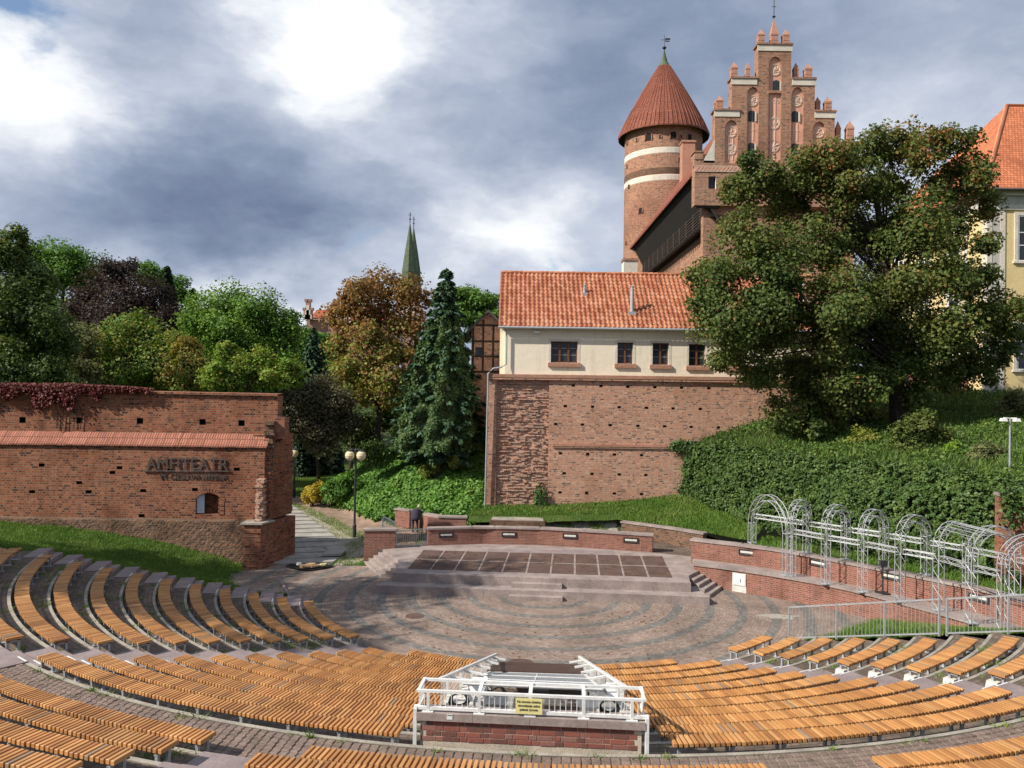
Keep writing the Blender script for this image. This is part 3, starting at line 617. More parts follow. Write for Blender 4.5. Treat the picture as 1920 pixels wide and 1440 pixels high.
def bench(j, a0, a1, label, group, single, rj=None, z=None, extend=(0, 0)):
    r = (rj or Ro(j))-SLAT_L/2; z = z or zs(j); n = int(R(a1-a0)*r/PITCHS); da = (a1-a0)/n
    root = empty('bench', pc(r, (a0+a1)/2, z-.45), label, 'bench', group); joined = MB(); jump = random.uniform(-.01, .01)
    for k in range(n):
        a = a0+da*(k+.5)
        if k % 17 == 0: jump = random.uniform(-.012, .012)
        M = Matrix.Translation(pc(r+random.uniform(-.006, .006)+jump, a, z+random.uniform(-.003, .003))) @ Matrix.Rotation(R(a+random.uniform(-.25, .25)), 4, 'Z')
        if single: link('slat', SLAT, root, M)
        else: slat_shape(joined, M)
    if not single: o = link('slats', joined.mesh('slats', MT['wood'], uv=False), root); o['kind'] = 'stuff'
    MB().arc(r-.15, r-.10, a0+.1, a1-.1, z-.115, z-.076, 0, 0, 2).arc(r+.10, r+.15, a0+.1, a1-.1, z-.115, z-.076, 0, 0, 2).build('rail', MT['dark_steel'], root)
    nl = max(2, int(R(a1-a0)*r/1.05)+1)
    for k in range(nl):
        a = a0+.35+(a1-a0-.7)*k/(nl-1); M = Matrix.Translation(pc(r, a, z)) @ Matrix.Rotation(R(a), 4, 'Z'); b = z-(fl(j) if j <= 10 else z-.45)
        MB().box(-.04, .04, -.17, .17, -.145, -.116, 0, M).box(-.03, .03, -.16, -.1, -.44, -.145, 0, M).box(-.03, .03, .1, .16, -.44, -.145, 0, M).box(-.09, .09, -.2, .2, -.453, -.438, 0, M).build('leg', MT['galvanised'], root)
    if single and a0 > 30:
        M = Matrix.Translation(pc(r, a0+.35, z)) @ Matrix.Rotation(R(a0), 4, 'Z'); MB().box(-.13, .13, -.05, .27, -.46, -.27, 0, M, .02).build('footing', MT['concrete_pale'], root)
    return root
ORD = ['first', 'second', 'third', 'fourth', 'fifth', 'sixth', 'seventh', 'eighth', 'ninth', 'tenth', 'eleventh']
for j in range(0, 11):
    r = Ro(j); e = random.uniform(-.3, .3); up = ORD[j]+' row from the orchestra'
    bench(j, AISLES['ruin']+aoff(0, r, .98), AISLES['dark']-aoff(0, r, 1.0)+e, 'curved slatted bench below the ruined wall, '+up, 'curved benches below the ruined wall', j >= 8)
    hb = lambda side: aoff(0, r, 1.55+.072*j*1.0)
    lo, hi = AISLES['dark']+aoff(0, r, 1.0), -4.2-hb(0); lo2, hi2 = -2.2+hb(0), AISLES['fence']-aoff(0, r, .98)
    if j == 0: lo += 4.5; hi2 -= 4.5
    bench(j, lo+e, hi, 'long slatted bench between booth and ruin-side stairs, '+up, 'benches beside the booth, ruin side', j >= 8)
    bench(j, lo2, hi2+e, 'long slatted bench between booth and fence-side stairs, '+up, 'benches beside the booth, fence side', j >= 8)
    bench(j, AISLES['fence']+aoff(0, r, .98), 47.3+e, 'short slatted bench ending at the steel fence, '+up, 'short benches at the steel fence', j >= 4)
for j in range(11, 16):
    r = Ro(j); q = ['first', 'second', 'third', 'fourth', 'fifth'][j-11]+' row behind the walkway'
    bench(j, AISLES['dark']+aoff(0, r, 1.0), -14.9-aoff(0, r, 1.0), 'near slatted bench in the ruin-side lower corner, '+q, 'near benches, ruin side', True)
    if j < 13: bench(j, -14.9+aoff(0, r, 1.0)-(.0 if j == 11 else .9), 8.6-aoff(0, r, 1.0), 'near slatted bench directly in front of the booth, '+q, 'near benches before the booth', True)
    if j < 13: bench(j, 8.6+aoff(0, r, 1.0)+.2, AISLES['fence']-aoff(0, r, 1.0), 'near slatted bench in the fence-side lower corner, '+q, 'near benches, fence side', True)
# weeds in the joints
wp = []
for a in np.arange(-34, 34, 1.1):
    if random.random() < .55:
        c = pc(Ro(10)+.22+random.uniform(0, .1), a+random.uniform(-.5, .5), fl(11)); k = random.randint(6, 40); s = random.uniform(.03, .16)
        wp += [(c.x+random.gauss(0, s), c.y+random.gauss(0, s*.5), c.z) for _ in range(k)]
for _ in range(170):
    j = random.choice(range(2, 11)); a = random.uniform(-73, -40) if random.random() < .75 else random.uniform(33, 47); c = pc(Ro(j-1)+random.choice([.3, .2, .7]), a, fl(j)); s = random.uniform(.05, .2)
    wp += [(c.x+random.gauss(0, s), c.y+random.gauss(0, s), c.z) for _ in range(random.randint(10, 40))]
for a, r in ((-18.5, 25.6), (-19.5, 26.6), (-20.5, 27.7), (-18, 25.4), (-22, 27.6)):
    c = pc(r, a, 3.35+.28*(r-25)); wp += [(c.x+random.gauss(0, .2), c.y+random.gauss(0, .12), c.z-.1) for _ in range(60)]
tag(link('weeds', grass_mesh('weeds', wp, .11, MT['weed'], 1.6, .012)), 'small green weeds sprouting in the paving joints and kerbs', 'weeds', kind='stuff')
# ------------------------------------------------------------------ stage
def proj(P):
    x, y, z = P[0], P[1], P[2]-CH; c, s = math.cos(PITCH), math.sin(PITCH); d = y*c+z*s; u = -y*s+z*c; X, Y = FPX*x/d, -FPX*u/d
    return 960+X*math.cos(ROLL)-Y*math.sin(ROLL), 720+X*math.sin(ROLL)+Y*math.cos(ROLL)
def face_at(poly, px, z):
    best = None
    for a, b in zip(poly, poly[1:]):
        for k in range(41):
            t = k/40; p = Vector((a[0]+(b[0]-a[0])*t, a[1]+(b[1]-a[1])*t, z)); e = abs(proj(p)[0]-px)
            if best is None or e < best[0]: best = (e, p, Vector((b[0]-a[0], b[1]-a[1], 0)).normalized())
    return best[1], best[2]
def xy(p): return (p.x, p.y)
ZPX = lambda L, z: [xy(Zp(x, y, z)) for x, y in L]
SO = Vector((-6.52, 37.79, 0)); EX = Vector((.9963, -.0865, 0)); EY = Vector((.0865, .9963, 0))
SM = Matrix((EX, EY, Vector((0, 0, 1)))).transposed().to_4x4(); SM.translation = SO
def bev(o, w=.015, seg=1):
    m = o.modifiers.new('edge', 'BEVEL'); m.width = w; m.segments = seg; m.limit_method = 'ANGLE'; return o
stage = empty('stage', SO+EX*8, 'low sandstone stage with dark slab floor in front of the curved brick wall', 'stage')
def clip_poly_blocks(name, y0, y1, z0, z1, x0, x1, n, gap=.006):
    for k in range(n):
        a, b = x0+(x1-x0)*k/n, x0+(x1-x0)*(k+1)/n; bev(MB().box(a+gap/2, b-gap/2, y0, y1, z0, z1, 0, SM).build(name, MT['sandstone'], stage))
back_bot = ZPX([(803, 1023), (905, 1020), (1008, 1022), (1110, 1028), (1223, 1036)], .8)
top_poly = ZPX([(737, 1074), (1294, 1091), (1291, 1079), (1321, 1065), (1302, 1055), (1296, 1043)], .8)+[(p[0], p[1]+.1) for p in back_bot[::-1]]+ZPX([(742, 1028), (718, 1030), (751, 1053)], .8)
MB().prism(top_poly, -.3, .795).build('platform', MT['sandstone'], stage)
low_poly = ZPX([(705, 1097), (1328, 1119), (1308, 1099), (739, 1080)], .38)
MB().prism(low_poly, -.3, .375).build('lower_platform', MT['sandstone'], stage)
clip_poly_blocks('edge_block', -.0, .45, 0, .383, -.02, 15.96, 9)
clip_poly_blocks('edge_block', .83, 1.25, .36, .803, .64, 15.22, 9)
for nm, x0, x1, y0, y1, z0, z1 in (('step', 6.6, 9.05, .47, .826, .36, .59), ('step', 6.55, 9.1, -.36, -.004, -.1, .19)):
    for k in range(2): a = x0+(x1-x0)*k/2; bev(MB().box(a+.003, a+(x1-x0)/2-.003, y0, y1, z0, z1, 0, SM).build(nm, MT['sandstone'], stage))
c4_ = [Zp(762, 1067, .8), Zp(1263, 1084, .8), Zp(1243, 1043, .8), Zp(793, 1031, .8)]
def bil(u, v): return (c4_[0]*(1-u)+c4_[1]*u)*(1-v)+(c4_[3]*(1-u)+c4_[2]*u)*v
for i in range(11):
    for k in range(2):
        g, h = .0042, .022; q = [bil((i+a)/11+(g if a == 0 else -g), (k+b)/2+(h if b == 0 else -h)) for a, b in ((0, 0), (1, 0), (1, 1), (0, 1))]
        dz = random.uniform(.006, .016); MB().prism([xy(p) for p in q], .78, .8+dz).build('floor_slab', MT['slab_dark'], stage)
MB().prism(ZPX([(912, 1037), (1154, 1041), (1150, 1033), (915, 1029)], .8), .77, .802).build('grey_slab', MT['sandstone_step'], stage)
def fan_steps(name, top, bot, ztop, n, label=None):
    # steps between the top edge line and the floor line
    (a, b), (c, d) = top, bot; root = stage
    for k in range(n):
        t0, t1 = k/n, 1.0; z = ztop*(1-(k+1)/(n+.0))+.0 if k < n-1 else ztop/n*.0+ztop/n
        z = ztop*(n-k-.0)/(n+1)
        p = [Vector(a).lerp(Vector(c), t0), Vector(b).lerp(Vector(d), t0), Vector(b).lerp(Vector(d), (k+1)/n), Vector(a).lerp(Vector(c), (k+1)/n)]
        bev(MB().prism([tuple(q) for q in p], -.1, z).build(name, MT['sandstone'], root), .01)
fan_steps('side_step', (xy(Zp(718, 1030, .8)), xy(Zp(751, 1053, .8))), (xy(Zp(682, 1057, 0)), xy(Zp(714, 1082, 0))), .8, 4)
fan_steps('side_step', (xy(Zp(1291, 1079, .8)), xy(Zp(1321, 1065, .8))), (xy(Zp(1331, 1121, 0)), xy(Zp(1361, 1099, 0))), .8, 4)
# ------------------------------------------------------------------ low brick walls round the stage
def brick_wall(name, pts, th, z0, z1, label, cope=.1, over=.06, mat='brick_new', cat='wall', group=None):
    p0 = pts[0]; root = empty(name, (p0[0], p0[1], z0), label, cat, group)
    MB().pwall(pts, th, z0, z1-cope).build('brickwork', MT[mat], root)
    n = len(pts); P = [Vector(p[:2]) for p in pts]; Q = []
    for i in range(n): d = (P[min(i+1, n-1)]-P[max(i-1, 0)]).normalized(); Q.append(P[i]-Vector((-d.y, d.x))*over)
    d0 = (P[1]-P[0]).normalized(); Q[0] -= d0*over; d1 = (P[-1]-P[-2]).normalized(); Q[-1] += d1*over
    L = [0]
    for i in range(1, n): L.append(L[-1]+(Q[i]-Q[i-1]).length)
    m = max(1, int(L[-1]/1.25))
    def at(s):
        for i in range(1, n):
            if s <= L[i]+1e-6: return Q[i-1].lerp(Q[i], (s-L[i-1])/(L[i]-L[i-1]))
        return Q[-1]
    for k in range(m):
        a, b = at(L[-1]*k/m+.004), at(L[-1]*(k+1)/m-.004); bev(MB().pwall([tuple(a), tuple(b)], th+2*over, z1-cope+.001, z1+random.uniform(0, .006)).build('coping_stone', MT['sandstone'], root), .012)
    return root
bw = brick_wall('curved_wall', back_bot, .45, .7, 1.82, 'curved brick wall with sandstone coping behind the stage', .1)
lw_pts = [(-8.31, 44.29), (-6.55, 44.5)]
lw = brick_wall('low_wall', lw_pts, .5, -.1, 1.9, 'short brick wall beside the stage steps, next to the barred gate')
w1 = brick_wall('low_wall', [(-7.65, 51.6), (-6.5, 50.9), (-5.9, 50.6)], .3, .6, 1.98, 'low brick wall the leaning person stands at, under the green bank')
w2 = brick_wall('low_wall', [(-5.6, 49.6), (-5.15, 48.7), (-2.75, 48.6)], .45, .6, 1.98, 'low brick wall between the leaning person and the house corner')
r1p = ZPX([(1165, 978), (1250, 989), (1318, 1000)], 1.78)
brick_wall('low_wall', r1p, .4, .6, 1.8, 'faded retaining wall below the lawn at the end of the curved wall', mat='brick_stone_base')
up_pts = ZPX([(1296, 1011), (1404, 1023), (1500, 1037), (1582, 1053), (1655, 1067), (1739, 1084), (1815, 1099), (1867, 1111), (1920, 1126), (1990, 1146)], 2.1)
ed_pts = ZPX([(1301, 1057), (1360, 1064), (1459, 1079), (1549, 1095), (1622, 1111), (1695, 1131), (1786, 1155), (1860, 1178), (1930, 1202), (1990, 1222)], 1.12)
uw = brick_wall('terrace_wall', up_pts, .5, .75, 2.1, 'upper brick terrace wall under the ivy bank, carrying the rear truss feet')
ter = brick_wall('terrace_wall', ed_pts, .35, -.3, 1.12, 'lower brick terrace wall with the white cabinet, below the steel arches', .09)
struct(MB().prism([(p[0]+.1, p[1]+.1) for p in ed_pts]+[(p[0]+.1, p[1]+.1) for p in up_pts[::-1]], .7, 1.075).build('terrace_path', MT['sandstone']))
struct(MB().prism([(-8.2, 44.4), (9.5, 43.6), (12.4, 41.2), (14, 44), (12.5, 51), (-7.7, 52)], -.2, .775).build('back_paving', MT['tier_setts']))
MB()
slab = empty('stone_base', D(975, 970, 49.5), 'old brick and stone base block in front of the house wall', 'stone base')
mbx = MB(); mbx.prism([(-1.3, 48.9), (2.2, 48.7), (2.15, 51.4), (-1.1, 51.5)], .7, 1.72); bev(mbx.build('block', MT['brick_stone_base'], slab), .05)
MB().prism([(-1.2, 49.05), (2.1, 48.85), (2.05, 51.3), (-1.0, 51.4)], 1.7, 1.76).build('top_slab', MT['concrete'], slab)
for px_, wall_, pts_, zz in ((836, bw, back_bot, (836, 1003)), (953, bw, back_bot, (953, 1002)), (1069, bw, back_bot, (1069, 1005)), (1182, bw, back_bot, (1182, 1013)),
                             (1401, uw, up_pts, (1401, 1036)), (1534, uw, up_pts, (1534, 1056)), (1670, uw, up_pts, (1670, 1081)), (1835, uw, up_pts, (1835, 1121))):
    p, d = face_at(pts_, px_, 1.4); p.z = D(zz[0], zz[1], p.y).z; n = Vector((d.y, -d.x, 0)); M = Matrix((d, -n, Vector((0, 0, 1)))).transposed().to_4x4(); M.translation = p
    w = ['first', 'second', 'third', 'fourth'][[836, 953, 1069, 1182, 1401, 1534, 1670, 1835].index(px_) % 4]
    lab = 'oblong wall lamp on the curved wall behind the stage, %s from the gate' % w if wall_ is bw else 'oblong wall lamp on the upper terrace wall, %s from the stage' % w
    root = empty('wall_lamp', p, lab, 'lamp', 'oblong lamps set in the walls'); W, Hh = .43, .15
    mb = MB()
    for x0, x1, z0, z1 in ((-W, W, Hh-.05, Hh), (-W, W, -Hh, -Hh+.05), (-W, -W+.05, -Hh+.05, Hh-.05), (W-.05, W, -Hh+.05, Hh-.05)): mb.box(x0, x1, -.05, .02, z0, z1, 0, M)
    mb.build('frame', MT['dark_steel'], root); MB().box(-W+.05, W-.05, -.012, .02, -Hh+.05, Hh-.05, 0, M).build('back_plate', MT['slate'], root)
    MB().box(-W+.09, W-.09, -.035, -.013, -.035, .07, 0, M).build('glass_tube', MT['concrete_pale'], root)
# white cabinet on the terrace wall
p, d = face_at(ed_pts, 1385, .6); n = Vector((d.y, -d.x, 0)); M = Matrix((d, -n, Vector((0, 0, 1)))).transposed().to_4x4(); M.translation = Vector((p.x, p.y, .62))
root = empty('meter_cabinet', M.translation, 'white meter cabinet door set in the lower terrace wall beside the stage steps', 'cabinet')
bev(MB().box(-.34, .34, -.05, .05, -.3, .32, 0, M).build('box', MT['concrete_pale'], root)); bev(MB().box(-.3, .3, -.064, -.051, -.26, .28, 0, M).build('door', MT['white_paint'], root)); MB().box(.06, .085, -.08, -.064, -.12, .08, 0, M).build('latch', MT['dark_steel'], root)
MB().box(-.36, .36, -.018, .02, -.66, -.31, 0, M).build('mortar_patch', MT['concrete_pale'], root)
# barred gate
g0, g1 = Vector((-6.5, 44.62, .84)), Vector((-4.85, 45.5, .84)); root = empty('barred_gate', g0, 'galvanised barred gate between the two brick walls behind the stage', 'gate')
mb = MB()
for z in (.0, .92): mb.bar(g0+Vector((0, 0, z)), g1+Vector((0, 0, z)), .04, .05)
mb.bar(g0, g0+Vector((0, 0, 1)), .05); mb.bar(g1, g1+Vector((0, 0, 1)), .05); mb.build('frame', MT['galvanised'], root)
for k in range(1, 14): q = g0.lerp(g1, k/14); MB().tube([q, q+Vector((0, 0, .92))], .011, 6).build('bar', MT['galvanised'], root)
h0 = D(717, 990, 47.6); root = empty('handrail', (h0.x, 47.6, .6), 'white handrail with glass panel beside the barred gate', 'handrail'); a, b, c, d = D(717, 992, 47.6), D(718.5, 968, 47.6), D(741, 980, 46.4), D(742, 992, 46.4)
MB().bar(a, b, .06).bar(b, c, .06).bar(c, d, .06).build('frame', MT['white_paint'], root); m_, t_ = new_mat('clear_pane'); finish(m_, t_, (.75, .8, .8), .05, spec=.5, **{'Alpha': .35})
MB().poly([a, d, c, b]).build('pane', MT['clear_pane'], root)
# ------------------------------------------------------------------ steel arch trusses on the terrace
def truss(mb, pts, nrm, s, r=.0185, full=False):
    pts = [Vector(p) for p in pts]; nrm = Vector(nrm).normalized(); ch = [[], [], [], []]
    for i, p in enumerate(pts):
        d = (pts[min(i+1, len(pts)-1)]-pts[max(i-1, 0)]).normalized(); o = d.cross(nrm).normalized()
        for k, (a, b) in enumerate(((1, 1), (1, -1), (-1, -1), (-1, 1))): ch[k].append(p+o*a*s/2+nrm*b*s/2)
    for c in ch: mb.tube(c, r, 6)
    for i in (0, len(pts)-1):
        for k in range(4): mb.tube([ch[k][i], ch[(k+1) % 4][i]], r*.7, 4, cap=False)
    for k in (0, 2) if not full else range(4):
        A, B = ch[k], ch[(k+1) % 4]
        for i in range(len(pts)-1):
            mb.tube([A[i], B[i+1]] if (i+k) % 2 else [B[i], A[i+1]], r*.5, 4, cap=False)
            if k % 2 == 0 and i % 3 == 0: mb.tube([A[i], B[i]], r*.5, 4, cap=False)
    return ch
ARCH = [((1475, 1079), (1410, 1018), 928), ((1484, 1080), (1513, 1036), 937), ((1548, 1095), (1585, 1049), 946), ((1617, 1110), (1657, 1062), 955), ((1687, 1128), (1736, 1078), 965), ((1759, 1144), (1815, 1094), 978), ((1821, 1168), (1902, 1116), 986), ((1880, 1186), (1985, 1140), 1002)]
feet = []
WH = ['standing apart nearest the stage, turned sideways', 'second from the stage', 'third from the stage', 'fourth from the stage', 'fifth from the stage', 'sixth from the stage', 'seventh from the stage', 'partly out of the picture, behind the steel fence']
for k, (fp, rp, ty) in enumerate(ARCH):
    f = Zp(*fp, 1.13); r = Zp(*rp, 2.11); d = Vector((r.x-f.x, r.y-f.y, 0)); W = d.length; d.normalize(); n = Vector((-d.y, d.x, 0)); mid = (f+r)/2
    zt = D(fp[0]*.5+rp[0]*.5, ty, mid.y).z-.14; rad = W/2; zc = zt-rad; s = .29; f += d*.0; feet.append((f, r, zc, d))
    root = empty('truss_arch', f, 'aluminium truss arch on the terrace walls, '+WH[k], 'truss arch', 'truss arches along the terrace')
    def leg(p, nm):
        mb = MB(); m = max(4, int((zc-p.z)/.3)); truss(mb, [(p.x, p.y, p.z+.03+(zc-p.z-.03)*i/m) for i in range(m+1)], n, s)
        mb.build(nm, MT['aluminium'], root, smooth=False); MB().box(p.x-.2, p.x+.2, p.y-.2, p.y+.2, p.z, p.z+.03).build('base_plate', MT['galvanised'], root)
    leg(f, 'front_leg'); leg(r, 'rear_leg'); mb = MB(); c = Vector((mid.x, mid.y, zc))
    truss(mb, [c-d*rad*math.cos(t)+Vector((0, 0, 1))*rad*math.sin(t) for t in [math.pi*i/12 for i in range(13)]], n, s); mb.build('arch', MT['aluminium'], root)
NB = ['first', 'second', 'third', 'fourth', 'fifth', 'sixth', 'seventh']
for k in range(7):
    (f, r, zc, d), (f2, r2, zc2, d2) = feet[k], feet[k+1]
    for side, (a, b) in (('front', (f, f2)), ('rear', (r, r2))):
        za, zb = 3.3, 3.3
        if side == 'rear': za = zb = 3.55
        if (b-a).length < .6: continue
        u = Vector((b.x-a.x, b.y-a.y, 0)); L = u.length; u.normalize(); p, q = Vector((a.x, a.y, za))+u*.17, Vector((b.x, b.y, zb))-u*.17
        if k == 0 and side == 'rear': q = p.lerp(q, .98)
        mb = MB(); m = max(3, int(L/.4)); truss(mb, [p.lerp(q, i/m) for i in range(m+1)], (0, 0, 1), .2, .016)
        tag(mb.build('truss_beam', MT['aluminium']), 'horizontal truss beam joining the %s legs of the arches, %s bay from the stage' % (side, NB[k]), 'truss beam', 'beams between the truss arches')
wires = MB(); f, r, zc, d = feet[5]; f2, r2, zc2, d2 = feet[6]
for i in range(9):
    t = .15+.7*i/8; rad = (r-f).length/2; a = f.lerp(r, t); z = zc+math.sqrt(max(0, .25-(t-.5)**2))*2*rad*.98; b = f2.lerp(r2, t); wires.tube([(a.x, a.y, z), (b.x, b.y, zc2+math.sqrt(max(0, .25-(t-.5)**2))*2*rad*.98)], .012, 4)
tag(wires.build('wires', MT['aluminium']), 'thin wires strung between the sixth and seventh truss arches', 'wires')
p = D(1690, 1090, 34.2); root = empty('floodlight_stand', (p.x, p.y, 1.1), 'black stand with small floodlight among the truss legs on the terrace', 'stand'); p0 = Zp(1655, 1112, 1.1)
MB().tube([(p0.x, p0.y, 1.1), (p0.x, p0.y, 2.35)], .03, 6).box(p0.x-.25, p0.x+.25, p0.y-.25, p0.y+.25, 1.1, 1.13).build('pole', MT['dark_steel'], root); MB().box(p0.x-.14, p0.x+.14, p0.y-.12, p0.y+.08, 2.3, 2.55).build('lamp_head', MT['dark_steel'], root)
# ------------------------------------------------------------------ steel fence
fa = 53.6; root = empty('steel_fence', pc(11.7, fa, 0), 'galvanised bar fence running up behind the short benches', 'fence')
def fz(r): return .08+max(0, r-11.7)*.232
rr = [11.7, 13.5, 15.2, 17.0, 17.25, 19.1, 21.0, 22.9, 24.8]
for k in range(len(rr)-1):
    a, b = pc(rr[k], fa, fz(rr[k])), pc(rr[k+1], fa, fz(rr[k+1]))
    MB().bar(a, a+Vector((0, 0, 1.36)), .065).build('post', MT['galvanised'], root)
    if rr[k+1]-rr[k] < .5: continue
    MB().bar(a+Vector((0, 0, 1.33)), b+Vector((0, 0, 1.33)), .06, .05).build('top_rail', MT['galvanised'], root); MB().bar(a+Vector((0, 0, .1)), b+Vector((0, 0, .1)), .05, .05).build('bottom_rail', MT['galvanised'], root)
    m = int((rr[k+1]-rr[k])/.125)
    for i in range(1, m): q = a.lerp(b, i/m); MB().tube([q+Vector((0, 0, .1)), q+Vector((0, 0, 1.32))], .009, 5, cap=False).build('bar', MT['galvanised'], root)
gp = [Zp(1545, 1202, .03), Zp(1600, 1178, .04), Zp(1645, 1165, .06), Zp(1720, 1172, .12), Zp(1800, 1182, .3), Zp(1870, 1200, .5), Zp(1940, 1215, .7)]; gq = [pc(r, 54.4, fz(r)-.06) for r in (12.2, 13, 14.5, 16, 18, 20, 22)]
V, F = loft(gp, gq, 24, 14, jit=.02); struct(link('fence_lawn', np_mesh('fence_lawn', V, F[:, ::-1], MT['lawn'])))
Pg, _ = tri_sample(V, F, 14000); tag(link('grass', grass_mesh('grass', Pg, .2, MT['grass_blade'], .8, .02)), 'tufty green grass between the steel fence and the terrace', 'grass', kind='stuff')
# ------------------------------------------------------------------ control booth
zb = fl(11); bL, bR = Vector((-1.73, 15.35, zb)), Vector((2.6, 15.02, zb)); bx_ = (bR-bL).normalized(); by_ = Vector((-bx_.y, bx_.x, 0)); BM = Matrix((bx_, by_, Vector((0, 0, 1)))).transposed().to_4x4(); BM.translation = bL; BW = (bR-bL).length
booth = empty('control_booth', (bL+bR)/2, 'low brick control booth with white railings and caged equipment among the benches', 'booth')
MB().box(.012, BW-.012, .012, .3, -.25, .42, 0, BM).build('mortar_core', MT['mortar'], booth)
bm_ = {}; rows, bh = 4, .103
_br = [brick_m for brick_m in ()]
def brick_mesh(L, mat): return bevel_box(L, .09, bh-.013, mat)
def bevel_box(L, dpt, h, mat):
    mb = MB(); b = .006
    mb.box(0, L, 0, dpt, 0, h); o = mb.mesh('brick', mat); q = bmesh.new(); q.from_mesh(o); bmesh.ops.remove_doubles(q, verts=q.verts, dist=1e-5); bmesh.ops.bevel(q, geom=[e for e in q.edges if all(v.co.y < .01 for v in e.verts)], offset=b, segments=1, affect='EDGES'); q.to_mesh(o); q.free(); return o
def brick_single():
    m, t = new_mat('brick_single'); oi = t.n('ShaderNodeObjectInfo'); p = pos(t)
    c = t.ramp(oi.outputs['Random'], [(0, (.16, .08, .065)), (.35, (.26, .10, .078)), (.7, (.31, .11, .08)), (1, (.28, .155, .13))]); n = t.noise(p, 18, 5)
    return finish(m, t, t.mix(.35, c, t.mix(n, (.4, .4, .4), (1.3, 1.3, 1.3)), 'MULTIPLY'), .9, n, .008, 1, 0, .15)
brick_single(); BST, BHD = brick_mesh(.305, MT['brick_single']), brick_mesh(.14, MT['brick_single'])
for k in range(rows):
    x = .02-(.21 if k % 2 else 0); i = k
    while x < BW-.02:
        st = i % 2 == 0; L = .305 if st else .14
        if x >= 0 and x+L < BW: link('brick', BST if st else BHD, booth, BM @ Matrix.Translation((x, random.uniform(-.004, .004), .005+k*bh)))
        elif x < 0 and x+L > .07: link('brick', BHD, booth, BM @ Matrix.Translation((max(.005, x+L-.14), 0, .005+k*bh)))
        x += L+.013; i += 1
for k in range(4): bev(MB().box(-.06+(BW+.12)*k/4+.003, -.06+(BW+.12)*(k+1)/4-.003, -.07, .36, .425, .575, 0, BM).build('coping_stone', MT['sandstone'], booth), .012)
def P_(x, y, z): return BM @ Vector((x, y, z))
ZT = .575; frt = empty('front_railing', P_(BW/2, .1, ZT)); frt.empty_display_size = .1; par(frt, booth); frt.matrix_parent_inverse = booth.matrix_basis.inverted()
mb = MB()
mb.bar(P_(-.07, .02, ZT+.40), P_(BW+.07, .02, ZT+.40), .06, .05).bar(P_(-.08, .02, ZT+.07), P_(BW+.08, .02, ZT+.07), .06, .06)
mb.bar(P_(-.0, .62, ZT+.40), P_(BW+.0, .62, ZT+.40), .06, .05)
for x in (-.03, BW+.03): mb.bar(P_(x, .02, ZT+.403), P_(x, .66, ZT+.403), .06, .05, up=(0, 0, 1)); mb.bar(P_(x, .02, ZT+.07), P_(x, .62, ZT+.07), .05, .05)
for x in (BW*.27, BW*.5, BW*.74): mb.bar(P_(x, .06, ZT+.403), P_(x, .58, ZT+.403), .07, .05)
mb.build('rail', MT['white_paint'], frt)
for k, x in enumerate((.16, BW*.27, BW*.5, BW*.74, BW-.2)):
    mb = MB().bar(P_(x, .02, ZT+.01), P_(x, .02, ZT+.37), .06, .07); mb.box(x-.11, x+.11, -.05, .12, ZT+.001, ZT+.02, 0, BM); mb.build('post', MT['white_paint'], frt)
for x in (-.09, BW+.09): MB().bar(P_(x, -.02, -.15), P_(x, -.02, ZT+.07), .07, .07).bar(P_(x, -.02, ZT+.07), P_(x, .1, ZT+.07), .07, .05).build('corner_post', MT['white_paint'], frt)
n = 40
for k in range(n):
    x = .03+(BW-.06)*(k+.5)/n
    MB().bar(P_(x, .02, ZT+.1), P_(x, .02, ZT+.365), .014, .014).build('bar', MT['white_paint'], frt)
    if k % 2: MB().bar(P_(-.03 if k < n/2 else BW+.03, .05+.55*((k % 20)/20), ZT+.09), P_(-.03 if k < n/2 else BW+.03, .05+.55*((k % 20)/20), ZT+.37), .014).build('bar', MT['white_paint'], frt)
e0, e1 = D(931, 1226, 25.2), D(1086, 1231, 25.0)
for s_, (A, B) in enumerate(((P_(.28, .66, ZT+.40), e0), (P_(BW-.28, .66, ZT+.40), e1))):
    rl = empty('side_railing', A); rl.empty_display_size = .1; par(rl, booth)
    dz = Vector((0, 0, -.75)); sx = Vector((1 if s_ == 0 else -1, 0, 0))
    MB().bar(A, B, .075, .05).bar(A+dz, B+dz, .06, .05).build('rail', MT['white_paint'], rl)
    for k in range(6): q = A.lerp(B, (k+.5)/5.5 if k < 5 else 1); MB().bar(q, q+dz*1.25, .06).build('post', MT['white_paint'], rl)
    for k in range(62): q = A.lerp(B, (k+.5)/62); MB().bar(q, q+dz, .013).build('bar', MT['white_paint'], rl)
    for k in range(5): q = A.lerp(B, .12+.19*k); MB().bar(q-Vector((0, 0, .05)), q+sx*.42-Vector((0, 0, .12)), .05).build('bracket', MT['white_paint'], rl)
# sheet roof, wire cage, floor, equipment
q = [D(919, 1240, 24.6), D(1096, 1246, 24.5), D(1103, 1251, 23.7), D(915, 1249, 23.75), D(1107, 1263, 22.9), D(910, 1257, 23.0)]
rf = MB(); rf.poly([q[3], q[2], q[1], q[0]]); rf.poly([q[5], q[4], q[2], q[3]]); dn = Vector((0, 0, -.07))
for a, b in ((0, 3), (3, 5), (5, 4), (4, 2), (2, 1), (1, 0)): rf.poly([q[a], q[b], q[b]+dn, q[a]+dn])
rf.poly([p+dn for p in (q[0], q[1], q[2], q[4], q[5], q[3])]); rf.build('sheet_roof', MT['brown_sheet'], booth)
cg = MB(); A0, A1, B0, B1 = P_(.75, .75, .86), P_(BW-.75, .75, .86), q[5]+Vector((.15, 0, -.05)), q[4]+Vector((-.15, 0, -.05))
for k in range(47): t = k/46; cg.bar(A0.lerp(A1, t), B0.lerp(B1, t), .014)
for k in range(26): t = k/25; cg.bar(A0.lerp(B0, t), A1.lerp(B1, t), .014)
cg.build('wire_cage', MT['galvanised'], booth)
cg = MB()
